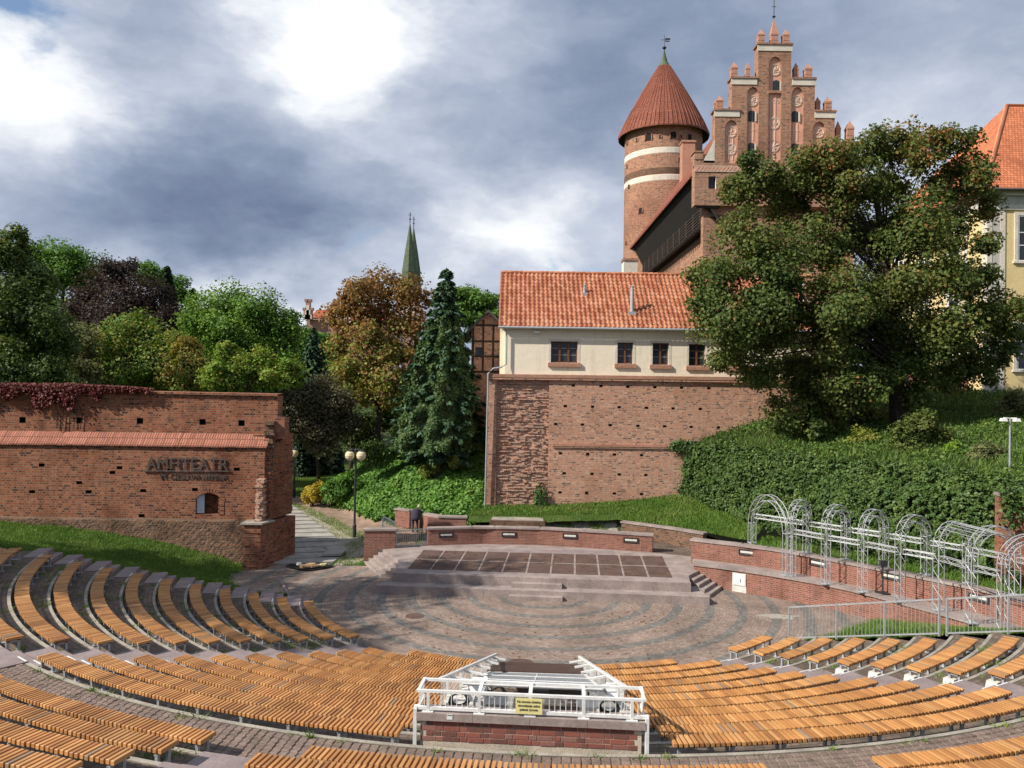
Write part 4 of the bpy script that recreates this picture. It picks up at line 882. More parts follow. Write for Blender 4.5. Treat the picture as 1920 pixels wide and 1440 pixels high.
for t in (0, .5, 1): a, b = A0.lerp(A1, t), B0.lerp(B1, t); cg.bar(a, b, .06 if t != .5 else .03)
for t in (.0, .33, .66, 1): cg.bar(A0.lerp(B0, t), A1.lerp(B1, t), .04)
for t in (0, 1): b = B0.lerp(B1, t); cg.bar(b, (b.x, b.y, .3), .12); a = A0.lerp(B0, .55) if t == 0 else A1.lerp(B1, .55); cg.bar(a, (a.x, a.y, 1.6), .07)
cg.build('cage_frame', MT['white_paint'], booth)
MB().poly([P_(.1, .35, -.45), P_(BW-.1, .35, -.45), (e1.x, e1.y, .35), (e0.x, e0.y, .35)]).build('floor', MT['tier_setts'], booth)
for k, (x, y, z, w, d, h, m) in enumerate(((.35, .75, -.3, .6, .5, .75, 'concrete_pale'), (1.15, .9, -.35, 1.0, .5, .5, 'dark_steel'), (2.35, .95, -.35, .8, .4, .6, 'timber_beam'), (3.5, .8, -.3, .7, .5, .7, 'plaster_grey'), (1.0, 1.9, -.5, .7, .6, .5, 'concrete_pale'), (3.1, 2.1, -.55, .8, .6, .5, 'galvanised'), (1.6, 3.3, -.9, 1.3, .5, .4, 'concrete'), (1.9, 4.6, -1.2, .5, .6, .5, 'dark_steel'), (.75, 1.5, -.5, .35, .9, .9, 'white_paint'), (3.75, 1.5, -.5, .35, .9, .9, 'white_paint'))):
    o = bev(MB().box(x, x+w, y, y+d, z, z+h, 0, BM).build('equipment_box', MT[m]), .02); tag(o, ['pale cabinet behind the booth railing on the ruin side', 'black amplifier case behind the booth railing, under its first bay', 'brown wooden case behind the yellow notice', 'grey cabinet behind the booth railing on the fence side', 'pale box farther down the booth, ruin side', 'metal box farther down the booth, fence side', 'flat concrete-coloured plinth under the wire cage', 'black box near the booth sheet roof', 'white upright panel by the booth ruin-side railing', 'white upright panel by the booth fence-side railing'][k], 'equipment box', 'equipment in the booth')
for k, (x, lb) in enumerate(((.72, 'black cable coil behind the booth front railing, ruin side'), (BW-.62, 'black cable coil behind the booth front railing, fence side'))):
    mb = MB(); c = P_(x, .42, ZT+.08)
    for i in range(5): rr_ = .2-.012*i; mb.tube([c+Vector((math.cos(t)*rr_+random.gauss(0, .006), (i-2)*.03, math.sin(t)*rr_*.8+random.gauss(0, .006))) for t in [2*math.pi*u/16 for u in range(17)]], .016, 6, cap=False)
    tag(mb.build('cable_coil', MT['black_plastic']), lb, 'cable', 'cable coils in the booth')
for k in range(7):
    mb = MB(); x = random.choice([.5, 3.6, .9, 3.9, 1.3])+random.uniform(-.2, .3); y = .9+random.random()*2.6; p = P_(x, y, .45-.25*y+.25); pts = [p]
    for i in range(7): pts.append(pts[-1]+Vector((random.uniform(-.22, .22), random.uniform(-.15, .3), random.uniform(-.1, .06))))
    tag(mb.tube(pts, .018, 5).build('cable', MT['black_plastic' if k % 2 else 'white_paint']), 'loose %s cable tangled in the booth cage under the railings' % ('black' if k % 2 else 'white'), 'cable', 'loose %s cables in the booth' % ('black' if k % 2 else 'white'))
def text(name, body, size, M, mat, parent, extrude=.004, align='CENTER', space=1.0, width=None, bold=0.0):
    cu = bpy.data.curves.new(name, 'FONT'); cu.body = body; cu.size = size; cu.extrude = extrude; cu.align_x = align; cu.offset = bold; cu.space_line = space
    tmp = bpy.data.objects.new(name, cu); COL.objects.link(tmp); bpy.context.view_layer.update()
    me = bpy.data.meshes.new_from_object(tmp.evaluated_get(bpy.context.evaluated_depsgraph_get())); bpy.data.objects.remove(tmp)
    if width:
        xs_ = [v.co.x for v in me.vertices]; k = width/(max(xs_)-min(xs_))
        for v in me.vertices: v.co.x *= k
    me.materials.clear(); me.materials.append(MT[mat]); o = link(name, me, parent, M); return o
sg = empty('notice_board', P_(BW/2, -.04, ZT+.2), 'yellow no smoking notice hung on the booth front railing', 'sign')
x0 = BW/2; MB().box(x0-.28, x0+.24, -.052, -.04, ZT+.06, ZT+.36, 0, BM).build('board', MT['sign_yellow'], sg)
TM = BM @ Matrix.Translation((x0-.02, -.055, ZT+.275)) @ Matrix.Rotation(math.pi/2, 4, 'X'); text('lettering', 'Na terenie obiektu\nobowiązuje zakaz\npalenia tytoniu', .072, TM, 'ink', sg, .001, space=1.05, width=.46, bold=.0005)
sg2 = MB().box(.55, .66, -.078, -.0705, .47, .57, 0, BM).box(.56, .65, -.08, -.078, .545, .562, 1, BM).build('sticker', [MT['white_paint'], MT['slate']]); tag(sg2, 'small white sticker on the booth coping stone', 'sticker')

fl_ = []
for _ in range(420):
    if random.random() < .45: q = bil(random.random(), random.random()); fl_.append((q.x, q.y, .822))
    else: a = random.uniform(-60, 60); r_ = random.uniform(4, 11.2); q = pc(r_, a, .012); fl_.append(tuple(q)) if not (-7 < q.x < 10 and q.y > 36) else None
fl_ = np.array(fl_); tag(link('fallen_leaves', leaf_mesh('fallen_leaves', fl_, np.tile([0, 0, 1.], (len(fl_), 1))+RNG.normal(size=fl_.shape)*.15, .1*(.5+1.0*RNG.random(len(fl_))), MT['leaf_chestnut'])), 'dry leaves and straw scattered on the stage and paving', 'leaves', kind='stuff')
# ------------------------------------------------------------------ park ground behind the ruin, green bank
def gz0(y): return .02+.06*(y-43.5)
BL = [(-15.5, 63), (-13.2, 58.5), (-9.8, 53.4), (-7.4, 52.2), (-4.8, 50.6), (-2.6, 50.0), (-.5, 51.0)]
def bank_d(X, Y):
    yb = np.interp(X, [p[0] for p in BL], [p[1] for p in BL], left=200, right=51); xb = np.interp(Y, [50, 52.2, 53.4, 58.5, 63, 75], [-2.6, -7.4, -9.8, -13.2, -15.5, -17])
    return np.maximum(0, np.minimum((Y-yb)*.8, (X-xb)*.75+0*Y))
def gz(X, Y):
    base = gz0(np.minimum(Y, 62)); base = base+sm(X, -10.5, -7.6)*np.maximum(0, .78-base)*(1-sm(Y, 52, 54))*sm(Y, 44.6, 46.2); d = bank_d(X, Y)
    return base+7.5*(1-np.exp(-d/7.5))+.12*np.sin(X*1.7+Y)*np.minimum(1, d)
def Gp(px, py):
    z = .5
    for _ in range(25): p = Zp(px, py, z); z = float(gz(np.array(p.x), np.array(p.y)))
    return (p.x, p.y)
def inpoly(C, poly):
    x, y = C[:, 0], C[:, 1]; r = np.zeros(len(C), bool)
    for i in range(len(poly)):
        (x0, y0), (x1, y1) = poly[i-1], poly[i]; r ^= ((y0 > y) != (y1 > y)) & (x < (x1-x0)*(y-y0)/((y1-y0) or 1e-9)+x0)
    return r
slabp = [(-13.6, 43.3), (-10.2, 43.3), Gp(652, 1032), Gp(630, 1008), Gp(600, 986), Gp(572, 966), Gp(552, 950), Gp(520, 935), Gp(500, 960)]
dirtp = [Gp(500, 925), Gp(556, 930), Gp(600, 946), Gp(650, 962), Gp(700, 976), (-7.6, 51.6), (-5.5, 49.8), (-5.6, 46), (-7.2, 45.2), Gp(700, 1003), Gp(660, 990), Gp(620, 970), Gp(590, 957), Gp(556, 944), Gp(500, 940)]
vergep = [Gp(552, 950), Gp(572, 966), Gp(600, 986), Gp(630, 1008), Gp(652, 1032), (-9.9, 43.4), (-8.4, 44.1), (-8.0, 46.5), Gp(700, 1003), Gp(660, 990), Gp(620, 970), Gp(590, 957), Gp(556, 944)]
def pmat(c):
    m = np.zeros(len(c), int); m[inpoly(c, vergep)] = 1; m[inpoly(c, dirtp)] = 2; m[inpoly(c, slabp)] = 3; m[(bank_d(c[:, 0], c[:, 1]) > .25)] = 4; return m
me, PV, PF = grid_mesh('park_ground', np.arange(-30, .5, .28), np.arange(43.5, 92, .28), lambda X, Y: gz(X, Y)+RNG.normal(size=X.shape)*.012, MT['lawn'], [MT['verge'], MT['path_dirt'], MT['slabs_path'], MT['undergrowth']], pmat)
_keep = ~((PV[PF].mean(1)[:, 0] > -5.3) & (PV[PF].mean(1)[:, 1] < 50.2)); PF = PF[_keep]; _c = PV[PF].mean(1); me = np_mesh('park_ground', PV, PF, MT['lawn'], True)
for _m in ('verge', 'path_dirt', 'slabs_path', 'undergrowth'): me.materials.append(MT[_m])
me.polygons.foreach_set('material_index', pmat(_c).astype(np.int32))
struct(link('park_ground', me)); pcen = PV[PF].mean(1); pm = pmat(pcen)
# laid concrete slabs of the path
pth = empty('park_path', (-11.5, 45, 0), kind='structure'); re_ = [Vector((-9.95, 43.75))]+[Vector(Gp(*q)) for q in ((652, 1032), (630, 1008), (600, 986), (572, 966), (552, 950), (530, 938))]
Lr = [0]
for a, b in zip(re_, re_[1:]): Lr.append(Lr[-1]+(b-a).length)
def rat(s):
    for i in range(1, len(Lr)):
        if s <= Lr[i]: return re_[i-1].lerp(re_[i], (s-Lr[i-1])/max(Lr[i]-Lr[i-1], 1e-6))
    return re_[-1]
s_ = 0.0
while s_ < Lr[-1]-.3:
    e_ = min(s_+1.25, Lr[-1]); a, b = rat(s_+.012), rat(e_-.012)
    for k in range(3):
        o0, o1 = Vector((-1.1, -.22))*k+Vector((-.012, 0)), Vector((-1.1, -.22))*(k+1); q = [a+o0, b+o0, b+o1, a+o1]; q = [p for p in q]
        if min(p.y for p in q) < 43.52: q = [Vector((p.x, max(p.y, 43.52))) for p in q]
        c = sum(q, Vector((0, 0)))/4; z = max(float(gz(np.array(p.x), np.array(p.y))) for p in q)+.03+random.uniform(0, .012); MB().prism([(p.x, p.y) for p in q], z-.12, z).build('paving_slab', MT['paving_slab'], pth)
    s_ = e_
lawnF = PF[(pm == 0) & (pcen[:, 1] < 90) & (pcen[:, 0] > -22)]; Pl, _ = tri_sample(PV, lawnF, 26000); tag(link('grass', grass_mesh('grass', Pl, .12, MT['grass_blade'], .7, .03)), 'sunlit park lawn beyond the ruined wall', 'grass', kind='stuff')
Pl, _ = tri_sample(PV, PF[pm == 1], 3500); k = RNG.random(len(Pl)) < .2+.8*(np.sin(Pl[:, 0]*1.3+Pl[:, 1]*.9) > .1); tag(link('grass', grass_mesh('grass', Pl[k], .16, MT['weed'], 1.2, .02)), 'dry thin grass and stones on the verge by the lamp post', 'grass', kind='stuff')
bF = PF[(pm == 4) & (pcen[:, 1] < 66)]; Pb, Nb = tri_sample(PV, bF, 85000); Nb = Nb*np.sign(Nb[:, 2:3]); h = RNG.random(len(Pb))**2*.34
Pb = Pb+Nb*h[:, None]; Pb[:, 2] += .15*np.sin(Pb[:, 0]*2.1)*np.sin(Pb[:, 1]*1.7)
tag(link('bank_plants', leaf_mesh('bank_plants', Pb, Nb*.8+RNG.normal(size=Pb.shape)*.6, .2*(.6+.8*RNG.random(len(Pb))), MT['leaf_ivy_wild'], 1.3)), 'bright green creepers and nettles covering the bank under the spruce', 'ground cover', kind='stuff')
# lawn before the house, gravel strip
V, F = loft([(-2.7, 49.2, 1.55), (2.0, 49.2, 1.6), (7.0, 49.6, 1.75), (9.5, 47.8, 1.76), (12.0, 44.8, 1.76), (13.2, 42.2, 1.9)], [(-2.5, 52.1, 2.1), (2.5, 52.1, 2.25), (7.5, 52.1, 2.6), (11.5, 52.1, 3.1), (13.5, 49.5, 3.0), (15.2, 45.5, 2.7)], 50, 20, jit=.015)
struct(link('house_lawn', np_mesh('house_lawn', V, F, MT['lawn'], True))); Pl, _ = tri_sample(V, F, 26000); Pl = Pl[~((Pl[:, 1] < 50.3) & (Pl[:, 0] < 7) & (RNG.random(len(Pl)) < .93))]
tag(link('grass', grass_mesh('grass', Pl, .17, MT['grass_blade'], .8, .025)), 'green grass sloping up to the foot of the house wall', 'grass', kind='stuff')
V, F = loft([(2.3, 48.9, .75), (4.5, 49.0, .75), (6.9, 49.3, .75)], [(2.3, 50.6, 1.8), (4.6, 50.6, 1.85), (6.8, 50.6, 1.9)], 40, 14, jit=.035); struct(link('gravel_strip', np_mesh('gravel_strip', V, F, MT['gravel'], False))); Pl, _ = tri_sample(V, F, 900); Pl = Pl[np.sin(Pl[:, 0]*3.1)*np.sin(Pl[:, 1]*4+1) > .1]
tag(link('grass', grass_mesh('grass', np.repeat(Pl, 5, 0)+RNG.normal(size=(len(Pl)*5, 3))*np.array([.08, .08, 0]), .22, MT['weed'], 1.2, .02)), 'weeds growing in the pale gravel strip below the house lawn', 'weeds', kind='stuff')
# ------------------------------------------------------------------ shaded lawn below the ruined wall
WY = 43.2
wb = [(-60, 975), (0, 977), (150, 988), (300, 1012), (400, 1037), (480, 1062), (545, 1066)]; top = [D(x, y, WY) for x, y in wb]; top = [Vector((p.x, p.y+.3, p.z)) for p in top]
bot = [pc(Ro(j), AISLES['ruin']-aoff(0, Ro(j), .9), fl(j)-.05) for j in (13, 10, 8, 6, 4, 2, 0)]; bot[-1] = Zp(540, 1116, .0)
V, F = loft(bot, top, 60, 34, jit=.03, curve=lambda t: -.55*np.sin(t*np.pi)); struct(link('bank_lawn', np_mesh('bank_lawn', V, F, MT['lawn'], True))); Pl, _ = tri_sample(V, F, 60000)
tag(link('grass', grass_mesh('grass', Pl, .14, MT['grass_blade'], .8, .016)), 'mown grass bank between the bench stairs and the ruined wall', 'grass', kind='stuff')
MB2 = MB(); a, b = Zp(541, 1117, 0), Zp(527, 1083, .3); tag(MB().bar(Vector((a.x, a.y, .0)), Vector((b.x, b.y, .12)), .1, .1).build('kerb_stone', MT['sandstone_step']), 'narrow concrete kerb ending the shaded grass bank at the orchestra', 'kerb')
# ------------------------------------------------------------------ ruined brick wall with lettering
def rect(x0, x1, z0, z1): return [(x0, z0), (x1, z0), (x1, z1), (x0, z1)]
def arch_poly(x0, x1, z0, zs_, zt, n=10, pointed=False):
    w = (x1-x0)/2; c = (x0+x1)/2; P = [(x0, z0), (x1, z0), (x1, zs_)]
    for k in range(1, n):
        t = k/n
        if pointed: u = abs(1-2*t); zz = zs_+(zt-zs_)*math.sqrt(max(0, 1-u**1.55)); P.append((x1-2*w*t, zz))
        else: P.append((c+w*math.cos(math.pi*t), zs_+(zt-zs_)*math.sin(math.pi*t)))
    P.append((x0, zs_)); return P
def WX(px, dep): return (px-960)/FPX*dep
def WZ(px, py, dep): return D(px, py, dep).z
wx = lambda px, py=820: D(px, py, WY).x; wz = lambda px, py: D(px, py, WY).z
ruin = empty('ruined_wall', (-20, WY, 0), 'ruined red brick wall with raised lettering and broken pier end', 'wall')
zl0, zl1 = wz(250, 833), wz(250, 811); ztop = wz(400, 738)
ho = []
for x, y in ((79, 872), (225, 877), (62, 922), (168, 922), (270, 920), (367, 918), (445, 880), (320, 882), (212, 886), (150, 905), (268, 967)): ho.append((rect(wx(x-5.5), wx(x+5.5), wz(x, y+3), wz(x, y-3)), .3, 1, 1))  # hole linings near-black: their inner shade is put into the colour
ao = arch_poly(wx(369), wx(416), wz(395, 965), wz(395, 938), wz(395, 924)); ho.append((ao, .75, 0, 0))
MB().plate([(-40, wz(250, 972)), (wx(486), wz(250, 972)), (wx(486), wz(250, 935)), (wx(480), wz(0, 915)), (wx(497), wz(250, 905)), (wx(497), zl0), (-40, zl0)], ho, WY, 1.3).build('lower_wall', [MT['brick_old'], MT['timber_and_shade']], ruin)
mb = MB()   # brick arch ring and jamb teeth round the niche
for k in range(17):
    t = math.pi*k/16; c = ((wx(369)+wx(416))/2, wz(395, 938)); r_ = (wx(416)-wx(369))/2; hh = wz(395, 924)-wz(395, 938); x, z = c[0]+math.cos(t)*(r_+.12), c[1]+math.sin(t)*(hh+.12)
    Mx = Matrix.Translation((x, WY-.02, z)) @ Matrix.Rotation(-(t-math.pi/2), 4, 'Y'); MB().box(-.055, .055, 0, .3, -.13, .13, 0, Mx).build('arch_brick', MT['brick_old'], ruin)
for k in range(8): MB().box(wx(416)-.04*(k % 2)-.1, wx(416)+.18, WY-.03, WY+.25, wz(395, 964)+.11*k, wz(395, 964)+.11*k+.095).build('jamb_brick', MT['brick_old'], ruin)
MB().poly([(wx(370), WY+.1, wz(395, 963)), (wx(383), WY+.18, wz(395, 963)), (wx(383), WY+.18, wz(395, 926)), (wx(370), WY+.1, wz(395, 932))]).build('niche_panel', MT['white_board'], ruin)
ho = [(rect(wx(x-6), wx(x+6), wz(x, y+5.5), wz(x, y-5.5)), .35, 1, 1) for x, y in ((138, 789), (253, 790), (372, 792), (446, 794), (30, 788), (-60, 786))]  # beam holes painted near-black inside, in place of shade
MB().plate([(-40, zl1-.3), (wx(528), zl1-.3), (wx(528), wz(520, 785)), (wx(514), wz(514, 781)), (wx(515), wz(515, 742)), (wx(300), wz(300, 737)), (-40, wz(0, 731))], ho, WY+.55, .9).build('upper_wall', [MT['brick_old'], MT['timber_and_shade']], ruin)
mb = MB(); mb.poly([(-40, WY+.42, wz(0, 730)), (wx(515), WY+.42, wz(515, 743)), (wx(515), WY+.42, wz(515, 739)), (-40, WY+.42, wz(0, 726))]); mb.poly([(-40, WY+.42, wz(0, 726)), (wx(515), WY+.42, wz(515, 739)), (wx(515), WY+1.5, wz(515, 738)), (-40, WY+1.5, wz(0, 725))]); mb.build('coping', MT['brick_old'], ruin)
mb = MB()   # sloping tile ledge, each course stepping down to the end
N_ = 118; xa, xb = -40.0, wx(502)
for k in range(N_):
    x0 = xa+(xb-xa)*k/N_; x1 = x0+(xb-xa)/N_*.985; dz = random.uniform(-.012, .012); mb2 = mb
    mb.poly([(x0, WY-.12, zl0-.03+dz), (x1, WY-.12, zl0-.03+dz), (x1, WY+.58, zl1+dz), (x0, WY+.58, zl1+dz)]); mb.poly([(x0, WY-.12, zl0-.09+dz), (x1, WY-.12, zl0-.09+dz), (x1, WY-.12, zl0-.03+dz), (x0, WY-.12, zl0-.03+dz)]); mb.poly([(x0, WY-.12, zl0-.09+dz), (x0, WY+.1, zl0-.09+dz), (x1, WY+.1, zl0-.09+dz), (x1, WY-.12, zl0-.09+dz)])
mb.build('tile_ledge', MT['tile_ledge'], ruin)
MB().box(-40, wx(497), WY-.02, WY+.7, zl0-.1, zl0+.08).build('ledge_bed', MT['brick_old'], ruin)
zs1 = wz(250, 972)
bs = MB(); nx_ = 220; nz_ = 26   # uneven stone and brick footing
X = np.linspace(-40, wx(470), nx_); Zg = np.linspace(-.3, zs1, nz_)
G_ = np.array([[(x, WY-.14-.028*RNG.random()-.025*math.sin(x*2.3+z*3)-.12*(1-(z+.3)/(zs1+.3)), z) for x in X] for z in Zg]); G_[-1, :, 1] = WY-.1
for i in range(nz_-1):
    for k in range(nx_-1): bs.poly([G_[i, k], G_[i, k+1], G_[i+1, k+1], G_[i+1, k]], 0, [(G_[a, b, 0], G_[a, b, 2]) for a, b in ((i, k), (i, k+1), (i+1, k+1), (i+1, k))])
for k in range(nx_-1): bs.poly([G_[-1, k], G_[-1, k+1], (X[k+1], WY+.02, zs1+.01), (X[k], WY+.02, zs1+.01)])
bs.build('footing', MT['brick_stone_base'], ruin, weld=True)
mb = MB(); lay = .115   # pier of uneven brick courses
pz = wz(478, 978); z = -.2
PB = [(-14.5, 42.25), (-13.54, 42.25), (-12.62, 45.5), (-14.4, 45.5)]
while z < pz-.05:
    j_ = lambda: random.uniform(-.03, .03); mb.prism([(x+j_(), y+j_()) for x, y in PB], z, z+lay*.9); z += lay
mb.prism([(x*.998, y*1.001+.03) for x, y in PB], -.2, pz-.01); mb.build('pier_base', MT['brick_old'], ruin); bev(MB().prism([(-14.62, 42.15), (-13.46, 42.15), (-13.1, 43.35), (-14.6, 43.35)], pz, pz+.1).build('pier_cap', MT['concrete'], ruin), .03)
mb = MB(); z = pz+.1; ztp = WZ(530, 812, 46.2)
while z < ztp:
    t = (z-pz)/(ztp-pz); back = 43.3+.5*max(0, t-.55)+random.uniform(-.07, .07); back = back if z < ztp-.5 else back+1.0*random.random(); j_ = lambda: random.uniform(-.035, .035)
    mb.prism([(-14.45, back), (-13.42+.27*(back-43.3)+j_(), back+j_()), (-12.8+j_(), 45.6), (-14.45, 45.6)], z, z+lay*.92); z += lay
mb.build('pier', MT['brick_old'], ruin)
mb = MB(); z = pz+.12
while z < wz(486, 900):
    for x in (wx(488), wx(493)+.02): w_ = random.uniform(.16, .3); mb.box(x-.05+random.uniform(-.06, .06), x-.05+w_, 42.75+random.uniform(-.12, .12), 43.6, z, z+lay*random.uniform(.8, 1.0))
    z += lay
mb.build('broken_bricks', MT['brick_rough'], ruin)
mb = MB()
for k in range(26): z = wz(505, 890)+k*.115; mb.box(wx(496)-.1, wx(509)+random.uniform(-.1, .12), WY+.15+random.uniform(0, .22), WY+1.2, z, z+.105)
mb.build('broken_core', MT['brick_stone_base'], ruin)
TM = Matrix.Translation((wx(352), WY-.06, wz(352, 880))) @ Matrix.Rotation(math.pi/2, 4, 'X'); t1 = text('lettering', 'AMFITEATR', .93, TM, 'letter_metal', ruin, .02, width=wx(428)-wx(274))
TM = Matrix.Translation((wx(364), WY-.05, wz(364, 898))) @ Matrix.Rotation(math.pi/2, 4, 'X'); text('lettering', 'IM. CZESŁAWA NIEMENA', .42, TM, 'letter_metal', ruin, .015, width=wx(427)-wx(301))
MB().bar((wx(270), WY-.07, wz(300, 883)), (wx(432), WY-.07, wz(432, 883)), .05, .06).build('letter_rail', MT['letter_metal'], ruin)
# red creeper over the wall top
Pc = []
while len(Pc) < 13000:
    x = random.uniform(-60, 290); lim = 738 if x > 190 else 746+8*math.sin(x*.11)+(20 if 60 < x < 140 else 0); y = random.triangular(718+max(0, x-130)*.09, lim, 722)
    if random.random() < (1 if x < 170 else max(.06, 1-(x-170)/130)): Pc.append(D(x, y, WY+.5-random.random()**2*.4)+Vector((0, -.02, 0)))
Pc = np.array([tuple(p) for p in Pc]); Nc = np.tile(np.array([-.1, -.8, .5]), (len(Pc), 1))+RNG.normal(size=Pc.shape)*.5
root = empty('creeper', (-24, WY, 8.4), 'dark red creeper hanging over the top of the ruined wall', 'creeper'); link('foliage', leaf_mesh('foliage', Pc, Nc, .11*(.6+.9*RNG.random(len(Pc))), MT['leaf_creeper']), root)
mb = MB()
for x in (115, 122, 138, 150, 105): mb.tube([D(x, 800+random.uniform(0, 14), WY-.03+.5), D(x+5, 775, WY+.5), D(x-8, 745, WY+.5)], [.02, .015, .01], 5)
mb.build('stems', MT['bark'], root)
# ------------------------------------------------------------------ house on the brick retaining wall
HY = 52.0; hx = lambda px, py=700: D(px, py, HY).x
def hz(px, py): return D(px, py, HY).z
SL = 0.0075   # the old courses run a touch out of level
house = empty('long_house', (5, HY, 2), 'cream plastered house with red tile roof on a tall brick retaining wall', 'house')
XL, XR = hx(915), 20.0; zc1 = hz(1040, 706); zc2 = hz(1150, 836); xr0, xr1 = hx(932), hx(1030)
ho = []
rowsP = [(722, [1075, 1127, 1177, 1228, 1278, 1329]), (761, [1060, 1111, 1161, 1212, 1262, 1313]), (795, [1042, 1092, 1144, 1196, 1246, 1296, 1347, 1398]), (850, [1051, 1102, 1152, 1203]), (887, [1058, 1110, 1161, 1211]), (923, [1050, 1100, 1152, 1203])]
for y0, L in rowsP:
    for x in L: y = y0+(x-1050)*.021; ho.append((rect(hx(x-3.2, y), hx(x+3.2, y), hz(x, y+2.4), hz(x, y-2.0)), .28, 1, 1))  # putlog holes lined near-black, so the shade sits in the colour
ho.append((rect(xr0, xr1, 1.0, hz(980, 712)), .22, 2, 0))
MB().plate([(XL, 1.0), (XR, 1.0), (XR, zc1-.1), (XL, zc1-.1)], ho, HY, 1.0).build('retaining_wall', [MT['brick_house'], MT['timber_and_shade'], MT['brick_rough']], house)
mb = MB(); z = 2.0   # ragged courses of the robbed-out patch, bricks left standing proud
while z < hz(980, 716):
    x = xr0; f_ = (z-2.0)/(hz(980, 716)-2.0)
    while x < xr1-.05:
        L = random.choice([.14, .28, .28, .42]); on = random.random() < (.62 if f_ > .55 else .7); proud = random.uniform(.03, .15) if (int(z/.092) % 2 == 0 or random.random() < .3) else random.uniform(-.02, .05)
        if on and proud > 0: mb.box(x+.008, min(x+L, xr1)-.008, HY+.2-proud, HY+.23, z+random.uniform(0, .012), z+.083+random.uniform(-.01, .008))
        x += L
    z += .097
o = mb.build('ragged_bricks', MT['brick_rough'], house); o['kind'] = 'stuff'
def soldier_course(nm, x0, x1, zt, h, out, dx=.095, slope=None):
    MB().box(x0, x1, HY-out+.03, HY+.02, zt-h, zt-.03).build(nm+'_bed', MT['brick_house'], house); mb = MB(); x = x0
    while x < x1: mb.box(x+.006, x+dx-.006, HY-out, HY+.0, zt-h*.62, zt+random.uniform(-.006, .006)); x += dx
    o = mb.build(nm, MT['brick_pink'], house); o['kind'] = 'stuff'
soldier_course('string_course', XL-.05, XR, zc1+.12, .36, .2); soldier_course('lower_string_course', hx(1038), XR, zc2+.1, .26, .12)
PX0 = hx(946); ze = hz(1130, 616)
WIN = [(1033, 1083, 640, 680, 3), (1158, 1187, 642, 682, 2), (1224, 1254, 643, 684, 2), (1292, 1323, 645, 686, 2), (1362, 1392, 647, 688, 2)]
ho = [(rect(hx(a, 660), hx(b, 660), hz((a+b)/2, d), hz((a+b)/2, c)), .28, None, 0) for a, b, c, d, _ in WIN]
MB().plate([(PX0, zc1+.05), (XR, zc1+.05), (XR, ze+.4), (PX0, ze+.4)], ho, HY+.06, .6).build('plaster_wall', MT['plaster'], house)
MB().box(PX0-.35, PX0+.004, HY+.6, HY+7.6, zc1-.5, ze+.3).build('side_wall', MT['plaster'], house)
for k, (a, b, c, d, n_) in enumerate(WIN):
    x0, x1, z0, z1 = hx(a, 660), hx(b, 660), hz((a+b)/2, d), hz((a+b)/2, c); wn = empty('window', ((x0+x1)/2, HY, z0)); wn.empty_display_size = .1; par(wn, house); y = HY+.06
    f_ = .17
    MB().box(x0-f_, x1+f_, y-.012, y+.05, z1, z1+f_).box(x0-f_, x0, y-.012, y+.05, z0, z1).box(x1, x1+f_, y-.012, y+.05, z0, z1).build('surround', MT['plaster_white'], wn)
    MB().poly([(x0, y+.26, z0), (x1, y+.26, z0), (x1, y+.26, z1), (x0, y+.26, z1)]).build('pane', MT['glass'], wn)
    mb = MB(); w = .06
    for xx in [x0+.035, x1-.035]+[x0+(x1-x0)*i/n_ for i in range(1, n_)]: mb.box(xx-w*(.6 if xx in (x0+.035, x1-.035) else 1), xx+w*(.6 if xx in (x0+.035, x1-.035) else 1), y+.17, y+.255, z0, z1)
    mb.box(x0, x1, y+.17, y+.254, z0, z0+.07).box(x0, x1, y+.17, y+.254, z1-.07, z1); mb.build('frame', MT['window_wood'], wn)
    mb = MB()
    for t in (.36, .68): mb.box(x0+.05, x1-.05, y+.235, y+.257, z0+(z1-z0)*t, z0+(z1-z0)*t+.022)
    mb.build('glazing_bar', MT['plaster_grey'], wn)
    mb = MB(); x = x0-.2
    while x < x1+.2: mb.box(x+.005, x+.085, y-.14, y+.02, z0-.27, z0-.02); x += .092
    mb.build('sill', MT['brick_pink'], wn)
# roof of pantiles, each tile its own piece up to 300
RX0, RX1 = hx(937, 612), 20.3; rz0 = hz(1130, 616)+.05; ry0 = HY-.32; ridge = D(1130, 513, HY+4.6); rdep = HY+4.6-ry0; rh = ridge.z-rz0; sl = math.atan2(rh, rdep); SLn = math.hypot(rdep, rh)
roof = empty('roof', (RX0, ry0, rz0)); roof.empty_display_size = .2; par(roof, house)
MB().poly([(RX0+.05, ry0+.02, rz0-.06), (RX1, ry0+.02, rz0-.06), (RX1, HY+4.6, ridge.z-.06), (RX0+.05, HY+4.6, ridge.z-.06)]).poly([(RX0, HY+9.3, rz0-.06), (RX0, HY+4.6, ridge.z-.06), (RX1, HY+4.6, ridge.z-.06), (RX1, HY+9.3, rz0-.06)]).poly([(RX0+.05, ry0+.02, rz0-.06), (RX0+.05, HY+4.6, ridge.z-.06), (RX0+.05, HY+9.2, rz0-.06)]).build('decking', MT['timber_beam'], roof)
TW, TL, rowsN = .315, .43, 0
def tile_faces(mb, M):
    n = 6; w = TW*1.06; prof = [(-w/2+w*k/n, .055*math.cos(math.pi*(k/n*1.5-.25))*.9) for k in range(n+1)]
    for y0, dz in ((0, 0),):
        A = [M @ Vector((x, -.02, z+.035)) for x, z in prof]; B = [M @ Vector((x, TL*1.08, z-.0)) for x, z in prof]; A2 = [M @ Vector((x, -.02, z+.012)) for x, z in prof]
        i0 = len(mb.v); mb.v += [tuple(p) for p in A+B+A2]; m = n+1
        for k in range(n): mb.f.append((i0+k, i0+k+1, i0+m+k+1, i0+m+k)); mb.m.append(0); mb.uv.append(None); mb.f.append((i0+2*m+k, i0+2*m+k+1, i0+k+1, i0+k)); mb.m.append(0); mb.uv.append(None)
